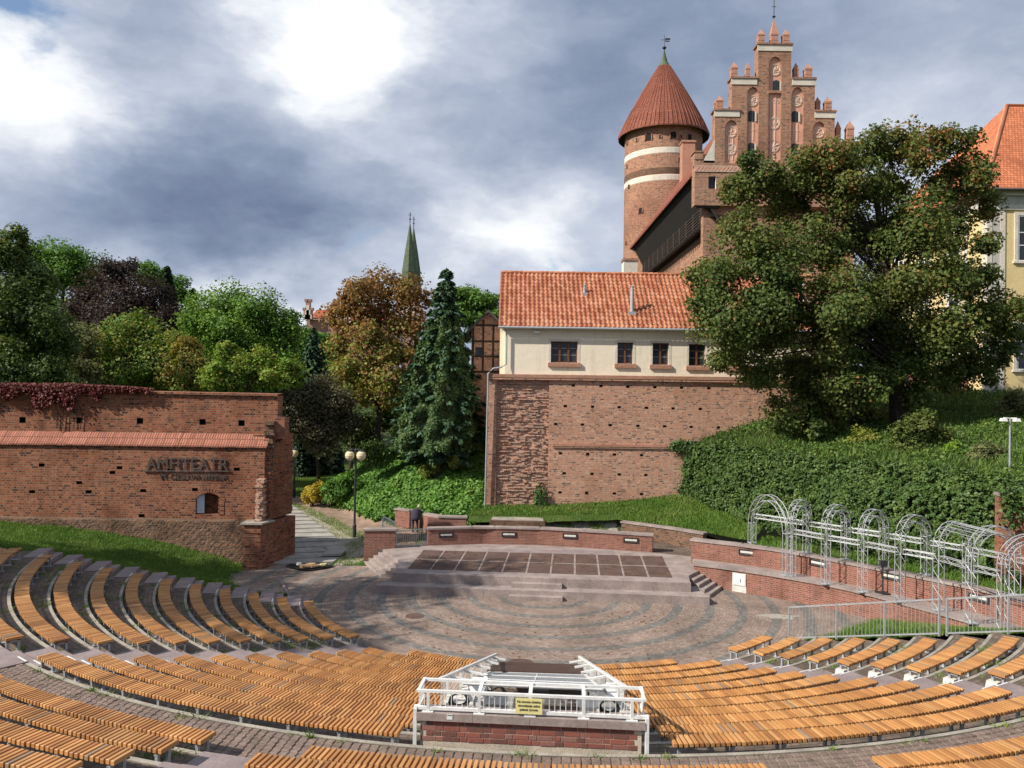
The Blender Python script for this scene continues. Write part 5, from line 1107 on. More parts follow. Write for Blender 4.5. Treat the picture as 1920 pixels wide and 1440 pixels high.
tmb = MB(); tile_faces(tmb, Matrix()); TILE = tmb.mesh('roof_tile', MT['tile'], uv=False); restt = MB(); nt_ = 0; rows_ = int(SLn/TL)
for r_ in range(rows_):
    for c_ in range(int((RX1-RX0)/TW)):
        x = RX0+.14+c_*TW; y = r_*TL; M = Matrix.Translation((x+random.uniform(-.01, .01), ry0+math.cos(sl)*y, rz0+math.sin(sl)*y+random.uniform(0, .012))) @ Matrix.Rotation(sl, 4, 'X') @ Matrix.Rotation(random.uniform(-.025, .025), 4, 'Z')
        if x < 11.3 and nt_ < 300 and (r_ < 8): link('roof_tile', TILE, roof, M); nt_ += 1
        else: tile_faces(restt, M)
o = link('roof_tiles', restt.mesh('roof_tiles', MT['tile'], uv=False), roof); o['kind'] = 'stuff'
mb = MB()
for k in range(60): x = RX0+k*.38; mb.tube([(x, HY+4.6, ridge.z-.02), (x+.4, HY+4.6, ridge.z+.02)], .13, 8)
o = mb.build('ridge_tiles', MT['tile'], roof); o['kind'] = 'stuff'
MB().bar((RX0-.02, ry0, rz0+.02), (RX0-.02, HY+4.6, ridge.z+.02), .1, .16).build('verge_board', MT['tile'], roof)
MB().tube([(RX0-.1, ry0-.07, rz0-.08), (RX1, ry0-.07, rz0-.1)], .085, 8).build('gutter', MT['galvanised'], roof)
dx_, dz_ = hx(946)-.2, hz(950, 690)
MB().tube([(hx(947), ry0-.05, rz0-.12), (hx(949), HY-.12, rz0-.5), (hx(949), HY-.12, hz(949, 683)), (hx(940), HY-.3, hz(940, 689)), (hx(925), HY-.3, hz(925, 691)), (hx(917)-.05, HY-.25, hz(917, 700)), (hx(913, 900)-.1, HY-.2, 2.2)], .055, 8).build('drainpipe', MT['galvanised'], house)
def flue(px, py0, py1, r, nm, lab):
    t_ = (rz0-0)*0; b = None
    for s_ in np.linspace(0, 1, 60):
        p = Vector((0, ry0+rdep*s_, rz0+rh*s_)); q = D(px, py0, p.y)
        if q.z <= p.z+.02: b = (q, p); break
    x, y, z = b[0].x, b[1].y, b[1].z; zt = D(px, py1, y).z; root = par(empty(nm, (x, y, z)), roof)
    MB().lathe([(r, z-.3), (r, zt-.35), (r*1.2, zt-.33), (r*1.2, zt-.28), (r*.8, zt-.26), (r*.8, zt-.1), (r*1.3, zt-.08), (0, zt+.03)], (x, y), 12).build('pipe', MT['aluminium'], root, smooth=True); MB().box(x-r*2, x+r*2, y-r*2.2, y+r*1.5, z-.25, z+.02, 0).build('flashing', MT['galvanised'], root)
flue(1096, 550, 533, .1, 'flue', ''); flue(1185, 586, 535, .13, 'flue', '')
xk = D(1180, 500, HY+6.2); chim = empty('chimney', (xk.x, HY+6.2, ridge.z)); par(chim, house)
MB().box(xk.x-.5, xk.x+.52, HY+5.6, HY+6.7, ridge.z-1.8, D(1180, 489, HY+5.6).z).build('stack', MT['plaster_white'], chim); MB().box(xk.x-.56, xk.x+.58, HY+5.54, HY+6.76, D(1180, 489, HY+5.6).z, D(1180, 484, HY+5.6).z).build('cap', MT['brick_castle'], chim)
MB().box(hx(1005)-.2, hx(1005)+.2, HY-.25, HY-.1, hz(1005, 625), hz(1005, 621)).bar((hx(1007), HY-.15, hz(1005, 623)), (hx(1007), HY+.1, hz(1005, 619)), .04).build('security_camera', MT['white_paint'], house)
# ------------------------------------------------------------------ half-timbered house between spruce and long house
TY = 58.0; tx = lambda px, py: D(px, py, TY).x; tz = lambda px, py: D(px, py, TY).z
th = empty('timber_house', (tx(908, 650), TY, 3), 'half-timbered brick gable behind the long house corner', 'house'); xl, xr, xm = tx(884, 640), tx(950, 640), tx(916, 580); zev, zpk, zb_ = tz(886, 612), tz(914, 588), tz(910, 800)
MB().plate([(xl, zb_), (xr, zb_), (xr, zev), (xm, zpk), (xl, zev)], [(rect(tx(891, 660), tx(904, 660), tz(897, 666), tz(897, 651)), .12, 1, 0)], TY, 4).build('wall', [MT['brick_house'], MT['glass']], th)
mb = MB()
for x in (887, 906, 925): mb.box(tx(x, 650)-.07, tx(x, 650)+.07, TY-.04, TY, tz(x, 697), tz(x, 612 if x < 893 or x > 920 else 600))
for y in (610, 640, 668, 697): mb.box(xl, xr, TY-.05, TY-.003, tz(905, y)-.07, tz(905, y)+.07)
mb.build('timber_frame', MT['timber_beam'], th)
mb = MB()
for s_, xe in ((1, xl-.5), (-1, xr+.5)):
    a, b = Vector((xe, 0, zev-.55)), Vector((xm, 0, zpk+.28)); up = Vector((0, 0, .16)); mb.poly([(a.x, TY-.4, a.z), (b.x, TY-.4, b.z), (b.x, TY+6, b.z), (a.x, TY+6, a.z)]); mb.poly([(a.x, TY-.4, a.z-.2), (b.x, TY-.4, b.z-.2), (b.x, TY-.4, b.z), (a.x, TY-.4, a.z)]); mb.poly([(a.x, TY-.4, a.z-.2), (a.x, TY+6, a.z-.2), (b.x, TY+6, b.z-.2), (b.x, TY-.4, b.z-.2)])
mb.build('roof', MT['slate'], th)
# ------------------------------------------------------------------ castle: gabled wing
GY = 68.0; K = GY/FPX
def gx(px): return (px-960)*K+.0
def gzc(py): return CH+(736-py)*K
wing = empty('castle_wing', (gx(1447), GY, 10), 'red brick castle wing with stepped gothic gable, pinnacles and white rosettes', 'castle')
holes = []
def niche(x0, x1, yb, ysp, yt): holes.append((arch_poly(gx(x0), gx(x1), gzc(yb), gzc(ysp), gzc(yt), 10, True), .2, 1, 0))
niche(1435, 1459, 168, 118, 104); holes.append((rect(gx(1435), gx(1459), gzc(302), gzc(173)), .2, 1, 0))
niche(1395, 1417, 302, 176, 162); niche(1478, 1501, 302, 176, 161); niche(1354, 1378, 306, 238, 225); niche(1519, 1543, 300, 238, 226)
holes.append((rect(gx(1324), gx(1338), gzc(355), gzc(331)), .3, 2, 3))
out = [(1298, 386), (1602, 386), (1602, 262), (1560, 262), (1560, 207), (1522, 207), (1522, 146), (1477, 146), (1477, 82), (1415, 82), (1415, 146), (1366, 146), (1366, 207), (1335, 207), (1335, 300), (1298, 300)]
MB().plate([(gx(x), gzc(y)) for x, y in out], holes, GY, 1.1).build('gable', [MT['brick_castle'], MT['plaster_pink'], MT['glass'], MT['plaster_white']], wing)
MB().plate([(gx(1318), 6), (gx(1602), 6), (gx(1602), gzc(386)), (gx(1318), gzc(386))], [(rect(gx(x-9), gx(x+9), gzc(y+26), gzc(y-22)), .3, 1, 2) for x, y in ((1420, 470), (1500, 540), (1560, 470), (1500, 690))], GY+.5, .9).build('lower_front', [MT['brick_castle'], MT['glass'], MT['plaster_white']], wing)
for a, b, y in ((1413, 1479, 83), (1364, 1413, 147), (1479, 1524, 147), (1333, 1381, 208), (1522, 1562, 208)): MB().box(gx(a), gx(b), GY-.06, GY+.0, gzc(y+11), gzc(y)).build('white_band', MT['plaster_white'], wing)
mb = MB()
for a, b, y in ((1412, 1480, 82), (1363, 1414, 146), (1478, 1525, 146), (1332, 1382, 207), (1521, 1563, 207)): mb.box(gx(a), gx(b), GY-.14, GY+1.2, gzc(y)-.02, gzc(y)+.12)
mb.build('coping', MT['brick_castle'], wing)
MB().box(gx(1298)-.03, gx(1602), GY-.05, GY-.0, gzc(323), gzc(312)).build('frieze', MT['plaster_pink'], wing); mb = MB()
for k in range(44): x = gx(1300)+k*.32; z = gzc(317.5); [mb.bar((x, GY-.06, z+s*.2), (x+.32, GY-.06, z-s*.2), .02, .05, up=(0, -1, 0)) for s in (1, -1)]
mb.box(gx(1298)-.03, gx(1602), GY-.07, GY-.051, gzc(312)-.05, gzc(312)).box(gx(1298)-.03, gx(1602), GY-.07, GY-.051, gzc(323), gzc(323)+.05); mb.build('frieze_tracery', MT['tracery'], wing)
def pinnacle(px, yb, yt, w, spire=False):
    x, z0, z1 = gx(px), gzc(yb), gzc(yt); h = w*K/2*.84; yc = GY+.5; mb = MB(); zs_ = z0+(z1-z0)*(.56 if not spire else .36)
    mb.box(x-h, x+h, yc-h, yc+h, z0, zs_); mb.box(x-h*1.1, x+h*1.1, yc-h*1.1, yc+h*1.1, zs_, zs_+.12); mb.box(x-h*1.06, x+h*1.06, yc-h*1.06, yc+h*1.06, z0+(zs_-z0)*.5, z0+(zs_-z0)*.5+.08)
    b = [(x-h*1.12, yc-h*1.12, zs_+.12), (x+h*1.12, yc-h*1.12, zs_+.12), (x+h*1.12, yc+h*1.12, zs_+.12), (x-h*1.12, yc+h*1.12, zs_+.12)]
    for i in range(4): mb.poly([b[i], b[(i+1) % 4], (x, yc, z1)])
    mb.build('pinnacle', MT['brick_pink'], wing)
for px, yb, yt, w in ((1422, 81, 48, 14), (1469, 81, 48, 14), (1372, 145, 111, 14), (1398, 145, 111, 10), (1489, 145, 111, 11), (1512, 145, 112, 15), (1345, 206, 175, 15), (1338, 206, 182, 8), (1531, 206, 175, 10), (1550, 206, 175, 14), (1570, 262, 220, 10), (1592, 262, 219, 15)): pinnacle(px, yb, yt, w)
pinnacle(1447, 81, 27, 15, True)
MB().tube([(gx(1447), GY+.5, gzc(30)), (gx(1447), GY+.5, gzc(-14))], .035, 6).lathe([(0, gzc(27)), (.16, gzc(24)), (0, gzc(21))], (gx(1447), GY+.5), 8).bar((gx(1443), GY+.5, gzc(5)), (gx(1451), GY+.5, gzc(5)), .04).build('finial', MT['dark_steel'], wing)
mb = MB()
def ring(cx, cy, r, n=4, kind='swirl'):
    x, z = gx(cx), gzc(cy); rr = r*K; y = GY+.19
    for q in (1, .86 if kind != 'cross' else 1): mb.tube([(x+rr*q*math.cos(t), y, z+rr*q*math.sin(t)) for t in [2*math.pi*k/20 for k in range(21)]], .042, 4, cap=False)
    for k in range(n):
        a = 2*math.pi*k/n+.4
        if kind == 'cross': mb.tube([(x, y, z), (x+rr*math.cos(a), y, z+rr*math.sin(a))], .042, 4)
        elif kind == 'swirl': mb.tube([(x+rr*.85*s*math.cos(a+1.5*s), y, z+rr*.85*s*math.sin(a+1.5*s)) for s in (0, .25, .5, .75, 1)], .042, 4)
        else: c = (x+rr*.5*math.cos(a), z+rr*.5*math.sin(a)); mb.tube([(c[0]+rr*.42*math.cos(t), y, c[1]+rr*.42*math.sin(t)) for t in [2*math.pi*i/10 for i in range(11)]], .038, 4, cap=False)
ring(1447, 128, 11, 6); ring(1447, 229, 11, 5); ring(1447, 272, 11, 6, 'cross'); ring(1406, 187, 10, 6, 'foil'); ring(1489, 186, 10.5, 6, 'foil'); ring(1366, 246, 10.5, 3); ring(1366, 279, 10.5, 5, 'foil'); ring(1531, 245, 10.5, 3, 'foil')
for xs_, y0, y1 in (((1440, 1449), 175, 298), ((1400, 1408), 228, 262), ((1483, 1491), 228, 262), ((1362, 1370), 257, 300)):
    for x in xs_: mb.bar((gx(x), GY+.185, gzc(y1)), (gx(x), GY+.185, gzc(y0)), .055)
for cx, y in ((1406, 245), (1489, 245)):
    for k in range(3): x = gx(cx-6+6*k); mb.tube([(x+.13*math.cos(t), GY+.185, gzc(y)+.13*math.sin(t)) for t in [math.pi*i/6 for i in range(7)]], .02, 4)
for k in (-1, 0, 1): x, z = gx(1447+7*k), gzc(187); mb.bar((x-.15, GY+.185, z), (x, GY+.185, z+.17), .03).bar((x, GY+.185, z+.17), (x+.15, GY+.185, z), .03).bar((x-.15, GY+.185, z), (x, GY+.185, z-.17), .03).bar((x, GY+.185, z-.17), (x+.15, GY+.185, z), .03)
mb.build('tracery', MT['tracery'], wing)
for x0, x1, y0, y1 in ((1444, 1457, 147, 168), (1398, 1411, 205, 226), (1398, 1411, 266, 290), (1480, 1493, 205, 226), (1480, 1493, 266, 290)):
    wn = par(empty('window', (gx(x0), GY, gzc(y1))), wing); P = arch_poly(gx(x0), gx(x1), gzc(y1), gzc(y0+4), gzc(y0), 6); MB().poly([(x, GY+.185, z) for x, z in P]).build('pane', MT['glass'], wn)
    MB().box(gx(x1)-.0, gx(x1)+.12, GY+.1, GY+.19, gzc(y1), gzc(y0+3)).build('reveal', MT['plaster_white'], wn); mb = MB()
    for t in (.33, .66): mb.box(gx(x0)+(gx(x1)-gx(x0))*t-.015, gx(x0)+(gx(x1)-gx(x0))*t+.015, GY+.15, GY+.183, gzc(y1), gzc(y0+2))
    for t in (.25, .5, .75): mb.box(gx(x0), gx(x1), GY+.15, GY+.182, gzc(y1)+(gzc(y0)-gzc(y1))*t-.012, gzc(y1)+(gzc(y0)-gzc(y1))*t+.012)
    mb.build('lattice', MT['slate'], wn)
MB().box(gx(1298)-.05, gx(1338), GY-.0+.02, GY+.6, gzc(312), gzc(290)).build('corner_block', MT['brick_castle'], wing)
MB().box(gx(1297), gx(1313), GY-.05, GY+1.2, gzc(300), gzc(287)).box(gx(1295), gx(1315), GY-.1, GY+1.25, gzc(287), gzc(284)).build('corner_pier', MT['brick_castle'], wing)
MB().poly([(gx(1314), GY-.01, gzc(302)), (gx(1335), GY-.01, gzc(302)), (gx(1335), GY-.01, gzc(262))]).box(gx(1314), gx(1335), GY+.0, GY+.4, gzc(306), gzc(302)).build('plaster_triangle', MT['plaster_white'], wing)
# long side: wall, timber gallery, roof
FYr = 106.0; XW = 18.3; XE = 15.85; ZE = gzc(318); ZR = gzc(110); XRd = gx(1447); ZG = 25.55
MB().poly([(XW, FYr, 6), (XW, GY+.5, 6), (XW, GY+.5, ZE+.5), (XW, FYr, ZE+.5)]).build('side_wall', MT['brick_castle'], wing)
mb = MB(); mb.poly([(XE, FYr, ZE), (XE, GY+.3, ZE), (XRd, GY+.3, ZR), (XRd, FYr, ZR)]); mb.poly([(XRd, FYr, ZR), (XRd, GY+.3, ZR), (2*XRd-XE, GY+.3, ZE), (2*XRd-XE, FYr, ZE)]); mb.box(XE-.04, XE+.1, GY+.05, FYr, ZE-.25, ZE+.03); mb.build('roof', MT['tile_cone'], wing)
mb = MB(); mb.poly([(XE+.05, GY+.2, ZE-.12), (XE+.05, FYr, ZE-.12), (XW, FYr, ZE-.1), (XW, GY+.2, ZE-.1)]); mb.box(17.3, 17.42, GY+.3, FYr, ZG, ZG+1.3); mb.box(17.55, 17.65, GY+.3, FYr, ZG+1.3, ZE-.1); mb.poly([(17.28, FYr, ZG+1.2), (17.28, GY+.3, ZG+1.2), (16.15, GY+.3, ZE-.16), (16.15, FYr, ZE-.16)]); mb.box(17.25, XW, GY+.2, FYr, ZG-.15, ZG); mb.build('gallery', MT['timber_and_shade'], wing)  # slanted near-black sheet added for the deep shade under the eave
mb = MB()
for k in range(5): mb.bar((17.24, GY+.3, ZG+.15+.28*k), (17.24, FYr, ZG+.15+.28*k), .06)
for k in range(13): y = GY+.6+k*3.0; mb.bar((17.2, y, ZG-.2), (17.2, y, ZG+1.8), .1)
mb.build('gallery_rail', MT['timber_rail'], wing)
for k in range(46): y = GY+.7+k*.82; MB().box(17.1, XW, y-.1, y+.1, ZG-.42, ZG-.16).build('joist', MT['plaster_grey'] if k % 1 else MT['timber_beam'], wing)
MB().bar((17.2, GY+.25, gzc(386)-.05), (18.2, GY+.25, gzc(420)), .2).bar((gx(1300), GY+.2, gzc(386)-.1), (gx(1345), GY+.2, gzc(386)-.1), .2).bar((gx(1325), GY+.3, gzc(388)), (gx(1342), GY+.55, gzc(410)), .22).build('bracket', MT['timber_beam'], wing)
mb = MB(); P = arch_poly(-1.0, 1.0, gzc(520), gzc(478), gzc(462), 8, True); yk = 74.0
mb.poly([(XW-.02, yk-p[0]*1.0, p[1]) for p in P]); mb.build('pale_niche', MT['plaster_white'], wing); mb = MB(); mb.poly([(XW-.03, yk-p[0]*.5, p[1]-.4) for p in P]); mb.build('niche_recess', MT['plaster_grey'], wing)
p = D(1289, 285, 92); MB().box(p.x-.75, p.x+.75, 91.3, 92.7, p.z-4, D(1289, 266, 92).z).box(p.x-.85, p.x+.85, 91.2, 92.8, D(1289, 270, 92).z, D(1289, 267, 92).z).build('chimney', MT['brick_pink'], wing)
# ------------------------------------------------------------------ round tower
TYc = 108.0; tc = D(1242, 400, TYc); TRd = 5.32; tcx = tc.x; tzv = lambda py: D(1242, py, TYc-3).z
tower = empty('round_tower', (tcx, TYc, 8), 'round brick castle tower with white bands and conical red tile roof', 'tower'); zev = tzv(252)
MB().lathe([(TRd+.3, 8), (TRd, 20), (TRd, zev+2.0)], (tcx, TYc), 64).build('shaft', MT['brick_castle'], tower, smooth=True)
for a, b, m, o_ in ((295, 286, 'plaster_white', .03), (345, 336, 'plaster_white', .03), (333, 323, 'brick_stone_base', .015)): MB().lathe([(TRd, tzv(a+1)), (TRd+o_, tzv(a)), (TRd+o_, tzv(b)), (TRd, tzv(b-1))], (tcx, TYc), 64).build('band', MT[m], tower, smooth=False)
UP_ = 1.35; _t0 = tzv; tzr = lambda py: _t0(py)+UP_
prof = [(6.25, tzr(262)-.35), (6.25, tzr(262)-.15), (5.5, tzr(240)), (4.5, tzr(214)), (3.2, tzr(182)), (1.75, tzr(148)), (.85, tzr(127))]
MB().lathe([(TRd-.3, tzr(256)), (6.22, tzr(262)-.36)], (tcx, TYc), 32).build('soffit', MT['timber_and_shade'], tower); MB().lathe(prof, (tcx, TYc), 20).build('roof', MT['tile_cone'], tower)
mb = MB()
for k in range(64):   # raised tile ribs
    a = 2*math.pi*k/64; mb.tube([(tcx+(r+.04)*math.cos(a), TYc+(r+.04)*math.sin(a), z+.03) for r, z in prof[1:]], [.04, .035, .03, .025, .02, .015], 4, cap=False)
o = mb.build('tile_ribs', MT['tile_castle'], tower)
MB().lathe([(.95, tzr(130)), (.5, tzr(118)), (.22, tzr(105)), (.1, tzr(96)), (0.05, tzr(94))], (tcx, TYc), 12).build('spike', MT['copper'], tower, smooth=True)
MB().lathe([(0, tzr(94)), (.22, tzr(91.5)), (.3, tzr(90)), (.22, tzr(88.5)), (0, tzr(86))], (tcx, TYc), 10).tube([(tcx, TYc, tzr(90)), (tcx, TYc, tzr(66))], .04, 6).build('ball', MT['dark_steel'], tower)
z = tzr(74); MB().box(tcx+.1, tcx+.8, TYc-.02, TYc+.02, z-.05, z+.2).box(tcx+.1, tcx+.7, TYc-.02, TYc+.02, z-.3, z-.15).bar((tcx-.5, TYc, z-.05), (tcx+.2, TYc, z-.05), .05).build('weather_vane', MT['dark_steel'], tower)
for px, py, w, h in ((1181, 268, 5, 9), (1216, 257, 12, 13), (1260, 253, 11, 13), (1292, 258, 9, 13), (1197, 263, 3, 7), (1236, 256, 3, 6), (1275, 256, 3, 6), (1178, 312, 3, 7), (1272, 299, 5, 8), (1185, 350, 4, 7), (1203, 395, 7, 10), (1170, 455, 4, 8)):
    u = D(px, py, TYc-4.5).x-tcx; u = max(-TRd*.97, min(TRd*.97, u)); yy = TYc-math.sqrt(TRd**2-u*u); a = math.atan2(u, -(yy-TYc)); p = D(px, py, yy); s_ = (TYc-4)/FPX
    M = Matrix.Translation((tcx+TRd*math.sin(a), TYc-TRd*math.cos(a), p.z)) @ Matrix.Rotation(a, 4, 'Z'); wn = par(empty('window', M.translation), tower)
    MB().poly([M @ Vector((x, -.05, z)) for x, z in arch_poly(-w*s_/2, w*s_/2, -h*s_/2, h*s_/2*.5, h*s_/2, 6)]).build('opening', MT['timber_and_shade'], wn)  # flat near-black face painted as the unlit opening
    mb = MB(); hw, hh = w*s_/2, h*s_/2; mb.box(hw, hw+.12, -.11, .02, -hh, hh*.6, 0, M).box(-hw-.12, -hw, -.11, .02, -hh, hh*.6, 0, M); Q = [(hw+.06)*math.cos(t) for t in [math.pi*i/6 for i in range(7)]]; mb.tube([M @ Vector((q_, -.04, hh*.55+(hh*.55)*math.sin(math.pi*i/6))) for i, q_ in enumerate(Q)], .07, 4); mb.build('surround', MT['brick_castle'], wn)
# ------------------------------------------------------------------ yellow building
YY = 56.0; yx = lambda px: (px-960)/FPX*YY; yz = lambda py: CH+(741-py)/FPX*YY; X0 = yx(1849)
yb = empty('yellow_building', (X0, YY, 10), 'yellow and white plastered building with hipped red tile roof behind the maple', 'building'); YD, XD = 17, 16; ze_ = yz(357)
MB().box(X0, X0+XD, YY, YY+YD, 8, ze_-1.35).build('wall', MT['plaster_yellow'], yb)
MB().box(X0-.12, X0+XD, YY-.12, YY+YD, ze_-1.35, ze_-1.0).box(X0-.3, X0+XD, YY-.3, YY+YD, ze_-.35, ze_).build('cornice', MT['plaster_white'], yb); MB().box(X0-.05, X0+XD, YY-.05, YY+YD, ze_-1.0, ze_-.35).build('frieze', MT['plaster_grey'], yb)
e = .6; rpx, rz_ = yx(1886)*1.12, 0; apex = D(1887, 198, YY+7.5); c_ = [(X0-e, YY-e), (X0+XD+e, YY-e), (X0+XD+e, YY+YD+e), (X0-e, YY+YD+e)]; ap1 = (apex.x, YY+7.5, apex.z); ap2 = (X0+XD-4, YY+7.5, apex.z)
z_ = ze_+.02; MB().poly([(*c_[0], z_), (*c_[1], z_), ap2, ap1]).poly([(*c_[3], z_), (*c_[0], z_), ap1]).poly([(*c_[2], z_), (*c_[3], z_), ap1, ap2]).poly([(*c_[1], z_), (*c_[2], z_), ap2]).build('roof', MT['tile_yellowhouse'], yb)
MB().tube([(c_[0][0], c_[0][1], z_), ap1, ap2], .16, 8).build('hip_tiles', MT['tile'], yb); MB().tube([(c_[0][0], c_[0][1]-.06, z_-.05), (c_[1][0], c_[1][1]-.06, z_-.05)], .1, 8).tube([(c_[0][0]-.06, c_[0][1], z_-.05), (c_[3][0]-.06, c_[3][1], z_-.05)], .1, 8).build('gutter', MT['slate'], yb)
MB().box(X0-.06, X0+.3, YY-.07, YY+.5, 8, ze_-1.35).box(X0+.9, X0+1.25, YY-.06, YY, 8, ze_-1.35).box(X0-.065, X0, YY+2.4, YY+2.9, 8, ze_-1.35).build('pilaster', MT['plaster_white'], yb); MB().box(X0+.3, X0+.9, YY-.04, YY, 8, ze_-1.35).build('pilaster_field', MT['plaster_grey'], yb)
def ywin(M, w, h):
    wn = par(empty('window', M.translation), yb)
    MB().box(-w/2-.25, -w/2, -.08, .02, -.1, h+.25, 0, M).box(w/2, w/2+.25, -.08, .02, -.1, h+.25, 0, M).box(-w/2, w/2, -.08, .02, h, h+.25, 0, M).box(-w/2-.35, w/2+.35, -.14, .02, -.25, -.1, 0, M).build('surround', MT['plaster_white'], wn)
    MB().box(-w/2, w/2, -.015, .02, -.1, h, 0, M).build('pane', MT['glass'], wn); mb = MB()
    for x in (-w/2+.05, 0, w/2-.05): mb.box(x-.05, x+.05, -.05, -.016, -.1, h, 0, M)
    for z in (-.05, h*.33, h*.62, h-.05): mb.box(-w/2, w/2, -.045, -.017, z-.035, z+.035, 0, M)
    mb.build('sash', MT['white_paint'], wn)
for py in (486, 690): ywin(Matrix.Translation((yx(1925), YY, yz(py))), 1.5, 3.2)
for yk, L in ((4.2, (470, 600, 720)), (8.5, (480, 600, 720)), (12.8, (490, 600, 720))):
    for py in L: ywin(Matrix.Translation((X0, YY+yk, yz(py-8))) @ Matrix.Rotation(-math.pi/2, 4, 'Z'), 1.5, 2.9)
# ------------------------------------------------------------------ church spires and stepped gables far off
SYc = 420.0; ch = empty('church', D(768, 700, SYc), 'distant church with two slim green copper spires', 'church'); sk = SYc/FPX
for px, tp, dy in ((767.5, 416, 0), (774.5, 424, 14)):
    p = D(px, 510, SYc+dy); t = D(px, tp, SYc+dy); wd = 14.5*(SYc+dy)/FPX; sp = par(empty('spire', (p.x, SYc+dy, p.z)), ch)
    MB().lathe([(wd*1.0, p.z-12), (wd*.98, p.z), (wd*.6, p.z+(t.z-p.z)*.42), (0.05, t.z)], (p.x, SYc+dy), 8).build('copper_roof', MT['copper'], sp); MB().tube([(p.x, SYc+dy, t.z-.5), (p.x, SYc+dy, D(px, tp-18, SYc+dy).z)], .22, 5).lathe([(0, t.z+.8), (.6, t.z+1.5), (0, t.z+2.2)], (p.x, SYc+dy), 8).bar((p.x-.8, SYc+dy, D(px, tp-13, SYc+dy).z), (p.x+.8, SYc+dy, D(px, tp-13, SYc+dy).z), .25).build('cross', MT['dark_steel'], sp)
    MB().box(p.x-wd*.85, p.x+wd*.85, SYc+dy-wd*.85, SYc+dy+wd*.85, 5, p.z-8).build('tower', MT['brick_far'], ch)
BYc = 190.0; bx2 = lambda px: D(px, 590, BYc).x; bz2 = lambda py: D(650, py, BYc).z
sb = empty('brick_hall', (bx2(640), BYc, 10), 'distant red brick building with stepped gables and red roof', 'building')
MB().box(bx2(575), bx2(735), BYc, BYc+14, 5, bz2(600)).build('wall', MT['brick_far'], sb); MB().poly([(bx2(580), BYc-.5, bz2(600)), (bx2(730), BYc-.5, bz2(600)), (bx2(730), BYc+7, bz2(576)), (bx2(580), BYc+7, bz2(576))]).poly([(bx2(580), BYc+14.5, bz2(600)), (bx2(580), BYc+7, bz2(576)), (bx2(730), BYc+7, bz2(576)), (bx2(730), BYc+14.5, bz2(600))]).build('roof', MT['tile_far'], sb)
def sgable(x0, x1, yb_, yt, steps, y):
    mb = MB(); cx = (x0+x1)/2; hw = (x1-x0)/2
    for s_ in range(steps):
        w = hw*(1-s_/steps); zt = yb_+(yt-yb_)*(s_+1)/steps; z0 = yb_+(yt-yb_)*s_/steps; mb.box(bx2(cx-w), bx2(cx+w), y-.5, y+.5, bz2(z0)-.1, bz2(zt)); [mb.box(bx2(cx+d*w)-.35, bx2(cx+d*w)+.35, y-.6, y+.6, bz2(zt), bz2(zt-5)) for d in (-.9, .9)]
    mb.build('stepped_gable', MT['brick_far'], sb); mb = MB()
    for s_ in range(-2, 3): mb.box(bx2(cx+s_*hw*.3)-.35, bx2(cx+s_*hw*.3)+.35, y-.62, y-.5, bz2(yb_), bz2(yb_+(yt-yb_)*(.8-.28*abs(s_))))
    mb.build('blind_arch', MT['plaster_white'], sb)
sgable(612, 672, 606, 555, 4, BYc-1); sgable(572, 588, 600, 568, 2, BYc-1); sgable(735, 800, 600, 552, 4, BYc-2)
SHADE = [(-30.5, 27.0, 3, 21, 4.6, 7000), (-33, 21, 5, 17, 4.2, 6000), (-38, 29, 4, 17, 4.2, 9000), (-33, 25.5, 4, 13, 3.2, 4000)]
# ------------------------------------------------------------------ ivy bank and hillside
def offs(pts, d):
    P = [Vector(p) for p in pts]; o = []
    for i in range(len(P)): t = (P[min(i+1, len(P)-1)]-P[max(i-1, 0)]).normalized(); o.append(P[i]+Vector((-t.y, t.x))*d)
    return o
up2 = up_pts[1:]+[(23, 24.5), (24.5, 21.5)]; upi = up_pts[1:8]
base = [(11.9, 51.9, 3.0), (12.8, 49.0, 2.8), (14.2, 45.0, 2.4)]+[(p.x, p.y, 2.15) for p in offs(upi, 2.0)][1:]+[(20.6, 32.9, 2.2)]
crest = [(12.2, 52.0, 6.3), (14.2, 49.8, 6.4), (16.2, 46.2, 6.35)]+[(p.x, p.y, 6.25) for p in offs(upi, 4.3)][1:]+[(22.5, 33.4, 6.2)]
crest_h = [(12.2, 52.0, 6.3), (14.2, 49.8, 6.4), (16.2, 46.2, 6.35)]+[(p.x, p.y, 6.25) for p in offs(upi, 4.3)][1:]+[(22.5, 33.4, 6.2), (25, 31.4, 6.2), (30, 30.5, 6.2)]
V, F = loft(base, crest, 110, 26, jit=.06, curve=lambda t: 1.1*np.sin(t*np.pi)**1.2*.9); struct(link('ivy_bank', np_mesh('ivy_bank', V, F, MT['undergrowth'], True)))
P, N = tri_sample(V, F, 145000); s_ = np.where((N[:, 0]+N[:, 1]) > 0, -1, 1)[:, None]; N = N*s_
lump = .46*(np.sin(P[:, 0]*3.1+P[:, 2]*2.3)*np.sin(P[:, 1]*2.7-P[:, 2]*1.9)+.6*np.sin(P[:, 0]*7.3+P[:, 1]*5)*np.sin(P[:, 2]*6.1)); P = P+N*(.06+np.maximum(lump*.8, -.06)+RNG.random(len(P))*.16)[:, None]
tag(link('ivy', leaf_mesh('ivy', P, N+RNG.normal(size=P.shape)*.65+np.array([0, 0, .35]), .12*(.6+.9*RNG.random(len(P))), MT['leaf_ivy'])), 'thick dark green ivy covering the retaining bank behind the arches', 'ivy', kind='stuff')
lowg = [(p.x, p.y, 2.0) for p in offs(up2, .4)]; lowb = [(p.x, p.y, 2.2) for p in offs(up2, 2.4)]; V, F = loft(lowg, lowb, 60, 6, jit=.02); struct(link('terrace_verge', np_mesh('terrace_verge', V, F, MT['lawn'], True))); P, _ = tri_sample(V, F, 16000)
